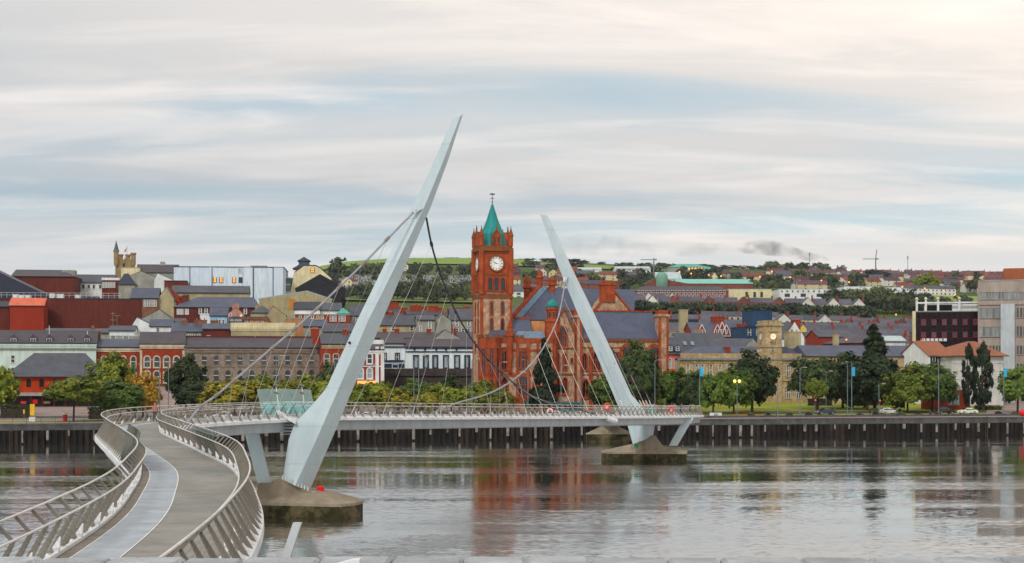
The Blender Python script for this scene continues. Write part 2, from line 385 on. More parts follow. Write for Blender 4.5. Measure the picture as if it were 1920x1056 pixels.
# ------------------------------------------------------------------ the footbridge
m_white = pm('bridge_white_steel', C(188, 202, 207, 1.0), 0.05, 0.25, 0.42, 0, 0.45, c2=C(150, 168, 174), c2amt=0.25, c2scale=0.12, stretch=(1, 1, 0.3), fine=0.22)
m_edge = pm('bridge_edge_steel', C(222, 224, 226, 1.0), 0.06, 0.4, 0.45, 0, 0.4, c2=C(165, 165, 160), c2amt=0.35, c2scale=0.4)
m_gird = pm('bridge_girder_steel', C(172, 178, 182, 0.95), 0.08, 0.3, 0.5, 0, 0.4, c2=C(110, 112, 110), c2amt=0.3, c2scale=0.3)
m_rail = pm('stainless_steel', C(222, 221, 216, 0.95), 0.08, 0.6, 0.38, 0, 0.5, metal=0.3)
m_post = pm('parapet_post_steel', C(144, 139, 130, 0.85), 0.15, 0.6, 0.45, 0, 0.45, metal=0.3)
m_wire = pm('parapet_wire', C(170, 168, 160, 0.8), 0.1, 1, 0.45, metal=0.5)
m_deck = pm('deck_resin', C(145, 144, 139, 0.88), 0.09, 0.35, 0.8, 0.05, 0.25, c2=C(122, 130, 128, 0.7), c2amt=0.7, c2scale=0.16)
m_lane = pm('deck_lane_paint', C(184, 193, 201, 0.76), 0.07, 0.5, 0.7, 0, 0.3, c2=C(150, 165, 178, 0.7), c2amt=0.5, c2scale=0.3)
m_gut = pm('deck_gutter', C(140, 134, 124, 0.72), 0.12, 0.8, 0.8, 0, 0.3)
m_cabl = pm('cable_silver', C(170, 172, 178, 0.8), 0.1, 1.5, 0.4, 0, 0.5, metal=0.4)
m_cabd = pm('cable_dark', (0.02, 0.02, 0.024), 0.2, 1.5, 0.5, 0, 0.4)
m_pier = pm('pier_concrete', C(150, 140, 124, 0.9), 0.2, 0.5, 0.9, 0.05, 0.2, c2=C(104, 96, 84), c2amt=0.65, c2scale=0.3)
m_weed = pm('pier_weed', C(46, 46, 26, 0.8), 0.5, 0.8, 0.9, 0.1, 0.2, c2=C(120, 108, 84), c2amt=0.6, c2scale=0.5)
m_tealg = pm('screen_glass', C(140, 205, 205, 0.8), 0.15, 0.6, 0.12, 0, 0.6, c2=C(90, 190, 200), c2amt=0.5, c2scale=0.4)
def tint_glass(name, c, alpha):
    m = bpy.data.materials.new(name); m.use_nodes = True; t = m.node_tree; n = t.nodes
    b = n['Principled BSDF']; b.inputs['Base Color'].default_value = (*c, 1); b.inputs['Roughness'].default_value = 0.08
    tr = n.new('ShaderNodeBsdfTransparent'); tr.inputs[0].default_value = (0.75, 0.92, 0.92, 1)
    mx = n.new('ShaderNodeMixShader'); mx.inputs[0].default_value = alpha
    t.links.new(tr.outputs[0], mx.inputs[1]); t.links.new(b.outputs[0], mx.inputs[2]); t.links.new(mx.outputs[0], n['Material Output'].inputs[0])
    return m
m_tg = tint_glass('green_glass', C(24, 92, 92, 0.7), 0.72)
m_tc = tint_glass('cyan_glass', C(150, 228, 232, 0.95), 0.78); m_tu = tint_glass('pale_glass', C(190, 208, 206, 0.9), 0.45)
BCX, BCY = -0.3, 188.0
near = [(-7.5, 14), (-7.75, 20), (-8.25, 28), (-8.98, 36), (-10.1, 45), (-11.75, 54), (-14.6, 67), (-18.9, 81), (-24.4, 98), (-27.5, 108), (-29.6, 117.5), (-30.1, 126), (-28.6, 134), (-25.4, 142), (-21.2, 150), (-16.0, 159.5), (-8.2, 173.8)]
far = [(2*BCX-x, 2*BCY-y) for x, y in near[::-1]]
ctl = [Vector((x, y, 0)) for x, y in near+[(BCX, BCY)]+far if y < 312]
def zdeck(s_frac_y, after): pass
def cr(p0, p1, p2, p3, t):
    return 0.5*((2*p1)+(p2-p0)*t+(2*p0-5*p1+4*p2-p3)*t*t+(3*p1-p0-3*p2+p3)*t**3)
raw = []
for i in range(len(ctl)-1):
    p0 = ctl[max(i-1, 0)]; p3 = ctl[min(i+2, len(ctl)-1)]
    for k in range(40): raw.append(cr(p0, ctl[i], ctl[i+1], p3, k/40))
raw.append(ctl[-1])
PATH = [raw[0]]; acc = 0.0; STEP = 1.0; need = STEP
for a, b in zip(raw, raw[1:]):
    d = (b-a).length
    while acc+d >= need: PATH.append(a.lerp(b, (need-acc)/d)); need += STEP
    acc += d
ip1 = min(range(len(PATH)), key=lambda i: (PATH[i]-Vector((-21.2, 150, 0))).length)
ip2 = min(range(len(PATH)), key=lambda i: (PATH[i]-Vector((20.6, 226, 0))).length)
ZK = [(0, 9.5), (ip1, 9.5), (ip2, 7.3), (ip2+38, 6.5), (len(PATH)-1, 4.1)]
for i, p in enumerate(PATH): p.z = pl(i, ZK)
NP = len(PATH)
TAN = [(PATH[min(i+1, NP-1)]-PATH[max(i-1, 0)]).normalized() for i in range(NP)]
OUT = [Vector((t.y, -t.x, 0)).normalized() for t in TAN]      # to the right of travel
def dp(i, o, z=0.0):                  # point at station i (float), offset o right of the centre line, height z over the deck
    i = max(0, min(NP-1.001, i)); k = int(i); f = i-k
    p = PATH[k].lerp(PATH[k+1], f); n = OUT[k].lerp(OUT[k+1], f)
    return p+n*o+Vector((0, 0, z))
HW = 2.02
fb = thing('footbridge', 'white steel footbridge winding across the river between two leaning pylons', 'footbridge', (0, 0, 0))
def sweep(name, prof, mat, i0=0, i1=None, step=1.0, closed=True, parent=fb, sm=False):
    rings = []; i = i0; i1 = NP-1 if i1 is None else i1
    while i <= i1+1e-6: rings.append([dp(i, o, z) for o, z in prof]); i += step
    mb = MB(); mb.sm = sm
    if closed: mb.loft(rings)
    else:
        n = len(prof); mb.v = [p for r in rings for p in r]
        for a in range(len(rings)-1):
            for q in range(n-1): mb.f.append((a*n+q, a*n+q+1, (a+1)*n+q+1, (a+1)*n+q)); mb.m.append(0)
    return mb.build(name, mat, parent)
sweep('deck', [(-HW, 0), (HW, 0), (HW, -0.22), (-HW, -0.22)], m_deck)
sweep('girder', [(-1.95, -0.222), (1.95, -0.222), (1.86, -1.38), (0.6, -1.55), (-0.6, -1.55), (-1.86, -1.38)], m_gird)
sweep('gutter', [(-HW+.05, 0.006), (-HW+.38, 0.006)], m_gut, closed=False)
sweep('lane_strip', [(-HW+.42, 0.010), (-HW+1.55, 0.010)], m_lane, closed=False)
sweep('lane_line', [(-HW+.38, 0.014), (-HW+.42, 0.014)], m_edge, closed=False)
sweep('lane_line', [(-HW+1.55, 0.014), (-HW+1.59, 0.014)], m_edge, closed=False)
for s in (-1, 1):
    sweep('edge_plate', [(s*(HW+.0), 0.0), (s*(HW+.55), -0.20), (s*(HW+.57), -0.46), (s*(HW+.50), -0.48), (s*(HW-.02), -0.224)], m_edge)
    sweep('kerb', [(s*(HW-.04), 0.005), (s*(HW-.04), 0.10), (s*(HW+.06), 0.10), (s*(HW+.06), -0.01)], m_edge)
# parapets
RAILS = (((-0.24, 1.00), 0.031, 'inner_handrail'), ((0.12, 1.36), 0.031, 'outer_handrail'))
for s in (-1, 1):
    for (o, z), r, nm_ in RAILS:
        prof = [(s*(HW+o)+r*cos(2*pi*k/8), z+r*sin(2*pi*k/8)) for k in range(8)]
        sweep(nm_, prof, m_rail, 0, None, 1.0, True, fb, True)
    for k in range(8):
        f = 0.08+0.11*k; o = lerp(0.34, -0.24, f); z = lerp(-0.10, 1.0, f); r = 0.005
        sweep('wire', [(s*(HW+o)-r, z-r), (s*(HW+o)+r, z-r), (s*(HW+o)+r, z+r), (s*(HW+o)-r, z+r)], m_wire, 0, NP-1, 2.0)
pmb = MB(); tk = 0.022
for sgn in (0,):
    a = [(0.52, -0.20), (0.22, -0.06), (-0.25, 0.93), (-0.17, 0.97)]
    pmb.add([(x, -tk, z) for x, z in a]+[(x, tk, z) for x, z in a], [(0, 1, 2, 3), (7, 6, 5, 4), (0, 4, 5, 1), (1, 5, 6, 2), (2, 6, 7, 3), (3, 7, 4, 0)])
    a = [(-0.27, 0.96), (-0.20, 0.92), (0.15, 1.32), (0.08, 1.36)]
    pmb.add([(x, -tk, z) for x, z in a]+[(x, tk, z) for x, z in a], [(0, 1, 2, 3), (7, 6, 5, 4), (0, 4, 5, 1), (1, 5, 6, 2), (2, 6, 7, 3), (3, 7, 4, 0)])
post_me = pmb.mesh('post', m_post)
gmb = MB(); gmb.add([(0.10, -0.22, 0.0), (0.54, 0, -0.20), (0.10, 0.22, 0.0), (0.30, 0, 0.07)], [(0, 1, 3), (1, 2, 3), (0, 3, 2), (0, 2, 1)])
gus_me = gmb.mesh('gusset', m_edge)
lmb = MB(); lmb.loft([[(0.08, -0.03, 0.02), (0.08, 0.03, 0.02), (0.02, 0.03, 0.02), (0.02, -0.03, 0.02)], [(0.14, -0.09, 0.2), (0.14, 0.09, 0.2), (-0.03, 0.09, 0.2), (-0.03, -0.09, 0.2)], [(-0.02, -0.015, 0.46), (-0.02, 0.015, 0.46), (-0.05, 0.015, 0.46), (-0.05, -0.015, 0.46)]])
rl_me = lmb.mesh('rail_lamp', m_edge)
far_posts = MB(); i = 1.0; cnt = 0
stuff_pts = []
while i < NP-1:
    for s in (-1, 1):
        k = int(i); n = OUT[k]*s; a = atan2(n.y, n.x); p = dp(i, s*HW)
        if cnt < 290:
            q = link('post', post_me, fb, p, a); cnt += 1
            if p.y < 112: link('gusset', gus_me, fb, dp(i+.8, s*HW), a)
        else:
            M_ = Matrix.Translation(p) @ Matrix.Rotation(a, 4, 'Z')
            far_posts.add([M_ @ v.co for v in post_me.vertices], [tuple(f.vertices) for f in post_me.polygons])
        if int(round(i/1.6)) % 2 == 0 and p.y < 245: link('rail_lamp', rl_me, fb, dp(i+.8, s*(HW-0.02)), a)
    i += 1.6
if far_posts.v: far_posts.build('post', m_post, fb)['kind'] = 'stuff'
# glass infill on the parapets of the first bend, and the leaning wind screens
def glass_run(i0, i1, s, o0, z0, o1, z1, mat, nm_, st=2.0):
    i = i0
    while i < i1-0.01:
        a, b = dp(i+.04, s*(HW+o0), z0), dp(i+st-.04, s*(HW+o0), z0); c, d = dp(i+st-.04, s*(HW+o1), z1), dp(i+.04, s*(HW+o1), z1)
        n = (b-a).cross(d-a).normalized()*0.012
        MB().hexa([a-n, b-n, c-n, d-n], [a+n, b+n, c+n, d+n]).build(nm_, mat, fb); i += st
def stat(x, y): return min(range(NP), key=lambda i: (PATH[i]-Vector((x, y, PATH[i].z))).length)
ia = stat(-17, 73); glass_run(ia-7, ia+5, -1, 0.42, -0.1, 0.0, 1.75, m_tg, 'glass_panel')
ia = stat(-17, 78); glass_run(ia-4, ia+6, 1, 0.28, 0.0, -0.14, 1.4, m_tg, 'glass_panel')
# wind screen beside the first pylon (leans outward on the far side of the deck) and its twin beyond
def wind_screen(ic, s, hs=1.0, npn=5):
    i0 = ic-npn*.9
    for k in range(npn):
        a = dp(i0+k*1.8+.03, s*(HW+.30), -0.1); b = dp(i0+k*1.8+1.77, s*(HW+.30), -0.1)
        for q, mat in ((0, m_tc), (1, m_tu)):
            z0, z1 = (0.0, 1.45*hs) if q == 0 else (1.48*hs, 2.75*hs)
            def at(p, z): return p+OUT[ic]*(s*z*0.28)+Vector((0, 0, z))
            v = [at(a, z0), at(b, z0), at(b, z1), at(a, z1)]; n = (v[1]-v[0]).cross(v[3]-v[0]).normalized()*0.012
            MB().hexa([x-n for x in v], [x+n for x in v]).build('screen_pane', mat, fb)
    for k in ((1.2, 3.6) if npn > 3 else ()):
        b = dp(i0+k*1.8, s*(HW-.15), 0.0); t = b+OUT[ic]*(s*0.5)+Vector((0, 0, 3.0))
        mb = MB(); mb.tube([b, t], [0.07, 0.05], 8); pz = mb.build('lamp_post', m_rail, fb)
        for dz in (0.0, -0.75):
            c = t+Vector((0.05, -0.1, dz)); mb = MB(); mb.tube([c+Vector((-.22, -.12, .12)), c+Vector((.16, .12, -.06))], [0.10, 0.15], 8); mb.build('floodlight', m_post, pz)
def st_px(u, o, y0, y1): return min((i for i in range(NP) if y0 < PATH[i].y < y1), key=lambda i: abs(960+FP*dp(i, o).x/dp(i, o).y-u))
i_ws = st_px(548, -HW, 138, 175); wind_screen(i_ws, -1)
i_ws2 = st_px(1228, -HW, 215, 252); wind_screen(i_ws2, -1, .62, 2)
# pylons
def pylon(rows, Y, dy, sgn, flip):
    rings = []; fine = []
    for a, b in zip(rows, rows[1:]):
        ra, rb = [(q if isinstance(q, tuple) else (q, q, q)) for q in (a[0], b[0])]
        for k in range(8):
            t = k/8; fine.append((tuple(lerp(x, y, t) for x, y in zip(ra, rb)),)+tuple(lerp(x, y, t) for x, y in zip(a[1:], b[1:])))
    fine.append(rows[-1])
    for row, l, m, r, dep in fine:
        dep *= 1.5
        rl, rm, rr = (row if isinstance(row, tuple) else (row, row, row))
        a, b, c = P(l, rl, Y), P(m, rm, Y-dep), P(r, rr, Y)
        # keep the ridge on its sight line although it stands nearer
        back = (a+c)*0.5+Vector((0, dep*1.0, 0))
        rings.append([a, b, c, back])
    mb = MB(); mb.sm = True
    for q in range(4):
        o = len(mb.v); w_ = (q+1) % 4; mb.v += [p for r_ in rings for p in (r_[q], r_[w_])]
        for i in range(len(rings)-1): mb.f.append((o+2*i, o+2*i+1, o+2*i+3, o+2*i+2)); mb.m.append(0)
    for r_ in (rings[0], rings[-1]): o = len(mb.v); mb.v += list(r_); mb.f.append((o, o+1, o+2, o+3)); mb.m.append(0)
    return mb
rows1 = [((897, 911, 921), 527, 553, 580, 1.1), (900, 530, 558.5, 589, 1.15), (825, 541, 593, 621.5, 1.35), (793, 553, 607, 635, 1.4), (762, 583, 620.5, 648, 1.3), (728, 612, 635.5, 662, 1.1), (690, 629, 652, 679, 1.05), (600, 670, 691, 717, 0.95), (500, 719, 741, 760, 0.8), (385, 775, 797, 809, 0.65), (300, 815, 832, 840.5, 0.45), ((222, 218, 214), 849, 863, 868, 0.25)]
py1 = pylon(rows1, 144, 0, 1, 0).build('pylon', m_white, fb)
rows2 = [((833, 826, 816), 1186.5, 1206, 1225, 1.3), (797, 1176.5, 1207, 1228, 1.4), (757, 1157, 1186, 1199, 1.35), (740, 1150, 1176, 1184, 1.2), (660, 1116, 1137, 1148, 1.0), (590, 1084, 1104, 1115, 0.85), (500, 1047, 1062, 1071, 0.65), (450, 1030, 1042, 1049, 0.45), ((402, 403, 405), 1013, 1020, 1027, 0.25)]
py2 = pylon(rows2, 232, 0, 1, 0).build('pylon', m_white, fb)
def disc(c, r, n, mat, nm_, par, t=0.05):
    q = n.to_track_quat('Z', 'Y').to_matrix().to_4x4(); q.translation = c
    mb = MB(); mb.lathe([(r, 0), (r, t), (r*.7, t), (r*.7, t*.6)], 14); mb.v = [tuple(q @ Vector(v)) for v in mb.v]; return mb.build(nm_, mat, par)
disc(P(656, 643, 143.45), 0.13, Vector((-.5, -1, .2)), m_cabd, 'port_hole', py1, 0.12)
disc(P(1151, 682, 231.2), 0.17, Vector((.2, -1, .1)), m_cabd, 'port_hole', py2, 0.12)
def lug(c, d, par, sc_=1.0):
    d = d.normalized(); s = d.cross(Vector((0, 1, 0))).normalized(); mb = MB(); y = Vector((0, .12, 0))
    a = [c+s*.45*sc_, c-s*.30*sc_, c-s*.18*sc_+d*.9*sc_, c+s*.18*sc_+d*.9*sc_]
    mb.hexa([p-y for p in a], [p+y for p in a]); mb.build('cable_lug', m_white, par)
    mb = MB(); mb.tube([c+d*.5*sc_-Vector((0, .2, 0)), c+d*.5*sc_+Vector((0, .2, 0))], 0.14*sc_, 10); mb.build('lug_pin', m_rail, par)
# suspension cables: nodes read along the cable, depth running from pylon to deck anchorage
def smooth(pts, k=6):
    o = []
    for i in range(len(pts)-1):
        p0, p3 = pts[max(i-1, 0)], pts[min(i+2, len(pts)-1)]
        for q in range(k): o.append(cr(p0, pts[i], pts[i+1], p3, q/k))
    return o+[pts[-1]]
def cable(pts, r, mat, par=fb):
    mb = MB(); mb.sm = True; mb.tube(smooth(pts), r, 8); return mb.build('cable', mat, par)
def clamps(cab, pts, idx, r, mat):
    for i in idx:
        d = (pts[min(i+1, len(pts)-1)]-pts[i-1]).normalized()
        mb = MB(); mb.tube([pts[i]-d*.32, pts[i]-d*.3, pts[i]+d*.3, pts[i]+d*.32], [r*.9, r*1.5, r*1.5, r*.9], 8); mb.build('cable_clamp', mat, cab)
def hanger(a, b, mat=m_rail, r=0.017):
    mb = MB(); mb.tube([a, b], r, 5); h = mb.build('hanger', mat, fb)
    d = (a-b).normalized(); mb = MB(); mb.tube([b, b+d*1.1], 0.05, 6); mb.build('hanger_socket', m_rail, h); return h
A1 = P(783, 390, 143.2)
nl = [(726, 448.5), (682, 494), (636, 538.5), (594, 579), (551, 618), (511, 652), (471, 686), (436, 715.5), (405, 742), (376, 763)]
iend = stat(-29.6, 127); ENDL = dp(iend, HW+.25, -0.15)
ptsL = [A1]+[P(u, v, lerp(143.2, ENDL.y, (k+1)/11.5)) for k, (u, v) in enumerate(nl)]+[ENDL]
cL = cable(ptsL, 0.105, m_cabl); clamps(cL, ptsL, range(1, 11), 0.105, m_post)
lug(P(786, 386, 143.1), ptsL[1]-ptsL[0], py1)
anchL = []
ianc0 = stat(-21.0, 150.2)
for k in range(10): anchL.append(dp(ianc0-2-2*k, HW+.3, -0.05))
for k in range(10): hanger(ptsL[k+1], anchL[k], m_rail if k > 1 else m_cabl)
nr = [(809, 458), (823, 506), (839, 549), (855, 586), (874.5, 620.6), (894, 649), (916, 675.5), (941, 699), (967, 721.6), (994, 741)]
ie = min(range(NP), key=lambda i: abs(960+FP*dp(i, HW).x/dp(i, HW).y-1136) if PATH[i].y > 190 else 9e9)
ENDR = dp(ie, HW+.45, -0.5); A1r = P(799.5, 409, 144.2)
ptsR = [A1r]+[P(u, v, lerp(144.2, ENDR.y, (k+1)/14.0)) for k, (u, v) in enumerate(nr)]+[P(1030, 754.5, lerp(144.2, ENDR.y, 11.6/14)), P(1072, 764, lerp(144.2, ENDR.y, 12.7/14)), ENDR]
cR = cable(ptsR, 0.10, m_cabd); clamps(cR, ptsR, range(1, 11), 0.11, m_cabd)
mb = MB(); d = (ptsR[-1]-ptsR[-2]).normalized(); mb.tube([ENDR-d*.5, ENDR+d*1.6], 0.36, 12); mb.build('cable_anchorage', m_edge, fb)
for k in range(10): hanger(ptsR[k+1], dp(ianc0+2+(ie-ianc0-8)*(k+0.5)/10.0, HW+.3, -0.05))
# second pylon
A2 = P(1060, 527, 231.4)
n2 = [(1055, 556), (1048, 590), (1038, 616), (1023, 645), (1008, 668), (992, 687), (971, 706), (945, 724), (920.5, 736.6), (893, 746)]
ie2 = min(range(NP), key=lambda i: abs(960+FP*dp(i, -HW).x/dp(i, -HW).y-806) if PATH[i].y > 152 else 9e9)
END2 = dp(ie2, -HW-.3, -0.2)
pts2 = [A2]+[P(u, v, lerp(231.4, END2.y, (k+1)/12.5)) for k, (u, v) in enumerate(n2)]+[P(850, 758, lerp(231.4, END2.y, 11.6/12.5)), END2]
c2_ = cable(pts2, 0.10, m_cabl); clamps(c2_, pts2, range(1, 11), 0.10, m_cabl)
ip2b = stat(20.2, 225)
for k in range(10): hanger(pts2[k+1], dp(ip2b-2-(ip2b-ie2-10)*(k+0.5)/10.0, -HW-.3, -0.05), m_rail)
lug(P(1059, 519, 231.2), Vector((-.05, 0, -1)), py2)
# its back cable falls away behind to the far bend
END3 = P(1226, 756, 248)
pts3 = [P(1063, 527, 232.6)]+[P(lerp(1063, 1226, k/11), lerp(527, 756, k/11)+9*sin(pi*k/11), lerp(232.6, 248, k/11)) for k in range(1, 11)]+[END3]
c3_ = cable(pts3, 0.10, m_cabd); clamps(c3_, pts3, range(1, 11), 0.10, m_cabd)
for k in range(10): hanger(pts3[k+1], P(lerp(1168, 1222, k/9), 762, lerp(229, 246, k/9)), m_edge if k % 2 else m_cabd)
# piers
def pier(cx, cy, half, wid, a, peak, par=fb):
    c_, s_ = cos(a), sin(a)
    def q(x, y, z): return (cx+x*c_-y*s_, cy+x*s_+y*c_, z)
    pln = [(-half, -wid*.72), (half*.82, -wid), (half, -wid*.3), (half, wid*.3), (half*.82, wid), (-half, wid*.72)]
    mb = MB(); rings = [[q(x, y, -3) for x, y in pln], [q(x, y, 1.15) for x, y in pln]]; mb.loft(rings); base = mb.build('pier_base', m_weed, par)
    mb = MB(); pn = [(x*1.012, y*1.02) for x, y in pln]
    mb.loft([[q(x, y, 1.154) for x, y in pn], [q(x, y, 1.42) for x, y in pn], [q(x*.30-peak*.0, y*.35, 2.5) for x, y in pn]]); mb.build('pier_cap', m_pier, par)
    return q
qa = pier(-20.3, 144.6, 5.75, 3.4, radians(-8), 0)
qb = pier(20.6, 233.0, 6.6, 3.2, radians(172), 0)
def plinth(pts, top, par=fb):
    mb = MB(); mb.loft([pts, top]); mb.build('pylon_plinth', m_pier, par)
def box_pts(c, hx, hy): return [c+Vector((-hx, -hy, 0)), c+Vector((hx, -hy, 0)), c+Vector((hx, hy, 0)), c+Vector((-hx, hy, 0))]
b1 = P(552, 911, 144)
plinth(box_pts(Vector((b1.x-.3, 144.3, 1.6)), 3.4, 1.4), [P(523, 896, 143.1), P(584, 923, 143.1), P(584, 923, 145.4), P(523, 896, 145.4)])
b2 = P(1206, 826, 232)
plinth(box_pts(Vector((b2.x+.8, 232.3, 1.6)), 2.7, 1.3), [P(1183, 836, 231.0), P(1228, 816, 231.0), P(1228, 816, 233.3), P(1183, 836, 233.3)])
# bolts along the foot of each pylon
for (l, r, lr, rr, Y) in ((527, 580, 897, 921, 142.6), (1186, 1225, 833, 816, 230.5)):
    for k in range(9):
        t = (k+.5)/9; c = P(lerp(l, r, t), lerp(lr, rr, t)-2, Y); mb = MB(); mb.lathe([(0.07, c.z-.15), (0.07, c.z+.25)], 6, c.x, c.y); mb.build('anchor_bolt', m_rail, fb)
# raking struts from pier to deck
def strut(a, b, w0, w1, mat=m_white):
    d = (b-a).normalized(); s = Vector((1, 0, 0)); y = Vector((0, 1, 0)); mb = MB()
    mb.loft([[a-s*w0-y*w0*.6, a+s*w0-y*w0*.6, a+s*w0+y*w0*.6, a-s*w0+y*w0*.6], [b-s*w1-y*w1*.6, b+s*w1-y*w1*.6, b+s*w1+y*w1*.6, b-s*w1+y*w1*.6]]); mb.build('raking_strut', mat, fb)
strut(P(497, 909, 145.5), P(471, 806, 146.5), 0.62, 0.66)
plinth([P(478, 945, 143.5), P(560, 950, 143.5), P(560, 950, 147.5), P(478, 945, 147.5)], [P(484, 906, 144.6), P(512, 905, 144.6), P(512, 905, 146.4), P(484, 906, 146.4)])
strut(P(1262, 836, 233.4), P(1291, 784, 236), 0.62, 0.72)
plinth([P(1215, 852, 231.7), P(1285, 852, 231.7), P(1285, 852, 235.5), P(1215, 852, 235.5)], [P(1248, 838, 232.3), P(1275, 838, 232.3), P(1275, 838, 234.5), P(1248, 838, 234.5)])
for (x, y, rr_) in ((-20.3, 79, 0.34), (-7.7, 43, 0.32), (-8.9, 41, 0.32)):
    i = stat(x, y); mb = MB(); mb.lathe([(rr_, -3), (rr_, PATH[i].z-.5)], 14, x, y); mb.sm = False; mb.build('support_column', m_gird, fb)
ifar = stat(18.5, 292); pc = PATH[ifar]
mb = MB(); mb.box(pc.x-4.6, pc.x+4.6, pc.y-1.8, pc.y+1.8, -3, 1.6); mb.build('pier_base', m_weed, fb)
mb = MB(); mb.loft([[Vector((pc.x+a, pc.y+b, 1.604)) for a, b in ((-4.7, -1.9), (4.7, -1.9), (4.7, 1.9), (-4.7, 1.9))], [Vector((pc.x+a, pc.y+b, 2.9)) for a, b in ((-2, -.9), (2, -.9), (2, .9), (-2, .9))], [Vector((pc.x+a, pc.y+b, pc.z-.9)) for a, b in ((-1.2, -.6), (1.2, -.6), (1.2, .6), (-1.2, .6))]]); mb.build('pier_cap', m_pier, fb)
# the white bracket that ties deck and first pylon
mb = MB(); a = P(540, 797, 145.2)
for k in range(5): mb.box(a.x-.5+.0*k, a.x+.75, a.y-.9, a.y+1.2, a.z-.9+.3*k, a.z-.82+.3*k)
mb.build('tie_bracket', m_gird, fb)
mb = MB(); a = P(545, 785, 144.2); mb.hexa([a+Vector((-1.4, 0, .5)), a+Vector((.6, -1, -.5)), a+Vector((.6, .6, -.5)), a+Vector((-1.4, 1.6, .5))], [a+Vector((-1.4, 0, .75)), a+Vector((.6, -1, -.2)), a+Vector((.6, .6, -.2)), a+Vector((-1.4, 1.6, .75))]); mb.build('tie_bracket', m_edge, fb)

# plate seams round the pylons (thin weld beads on the visible faces) and deck movement joints
def seam(rows, Y, par, at):
    for rw in at:
        v = []
        for k in range(1, 4): v.append(pl(rw, sorted([((r_[0] if not isinstance(r_[0], tuple) else r_[0][1]), r_[k]) for r_ in rows])))
        dep = 1.5*pl(rw, sorted([((r_[0] if not isinstance(r_[0], tuple) else r_[0][1]), r_[4]) for r_ in rows]))
        mb = MB(); mb.tube([P(v[0]+.3, rw, Y-.01), P(v[1], rw, Y-dep-.012), P(v[2]-.3, rw, Y-.01)], 0.014, 4); mb.build('weld_seam', m_gird, par)
seam(rows1, 144, py1, (870, 800, 728, 650, 570, 490, 410, 330, 270)); seam(rows2, 232, py2, (757, 690, 620, 550, 480, 430))
for i in range(6, NP-2, 12):
    a = [dp(i, o, .017) for o in (-HW+.06, HW-.06)]; b_ = [dp(i+.035, o, .017) for o in (-HW+.06, HW-.06)]
    mb = MB(); mb.add([a[0], a[1], b_[1], b_[0]], [(0, 1, 2, 3)]); mb.build('movement_joint', m_cabd, fb)
# ------------------------------------------------------------------ building kit
class Fr:
    def __init__(s, u, Y, yaw):
        s.u, s.Y, s.a = u, Y, radians(yaw); s.ca, s.sa = cos(s.a), sin(s.a); s.ox = (u-960)*Y/FP; s.oy = Y
    def s(s, px, v=0.0):
        k = (px-960)/FP; return (k*(s.oy+v*s.ca)-s.ox+v*s.sa)/(s.ca-k*s.sa)
    def yw(s, px, v=0.0): return s.oy+s.s(px, v)*s.sa+v*s.ca
    def z(s, row, px=None, v=0.0): return H-(row-HOR)*s.yw(s.u if px is None else px, v)/FP
    def w(s, x, y): return (s.ox+x*s.ca-y*s.sa, s.oy+x*s.sa+y*s.ca)
    def ground(s, xs, d): return min(T(*s.w(x, y)) for x in xs for y in (0, d))
m_glz = glass('window_glass', (0.045, 0.055, 0.065))
m_glb = glass('window_glass_dark', (0.016, 0.02, 0.026))
m_gll = glass('window_glass_pale', (0.20, 0.28, 0.30), 0.15)
m_lit = emi('lit_window', (1.0, 0.42, 0.08), 1.0)
m_frw = pm('window_frame_white', (0.62, 0.63, 0.62), 0.08, 2, 0.6)
m_frd = pm('window_frame_dark', (0.03, 0.03, 0.035), 0.2, 2, 0.6)
m_crm = pm('stone_trim_cream', C(205, 195, 172, 0.95), 0.15, 0.6, 0.85, c2=C(150, 140, 120), c2amt=0.5, c2scale=0.5)
def outl(w, h, st, e=0.0):
    hw = w/2+e; b = -e
    if st == 'arch':
        r = hw; zc = h-w/2; return [(-hw, b), (hw, b)]+[(r*cos(pi*k/10), zc+r*sin(pi*k/10)) for k in range(0, 11)]
    if st == 'seg':
        zc = h-w*0.16; return [(-hw, b), (hw, b)]+[(hw*cos(pi*k/8), zc+(w*.16+e)*sin(pi*k/8)) for k in range(0, 9)]
    if st == 'lancet':
        zc = h-w*0.85; r = []
        for k in range(6): t = k/5; r.append((hw*(1-t**1.7), zc+(w*.85+e)*sin(t*pi/2)))
        return [(-hw, b), (hw, b)]+r+[(-x, z) for x, z in r[-2::-1]]
    return [(-hw, b), (hw, b), (hw, h+e), (-hw, h+e)]
WC = {}
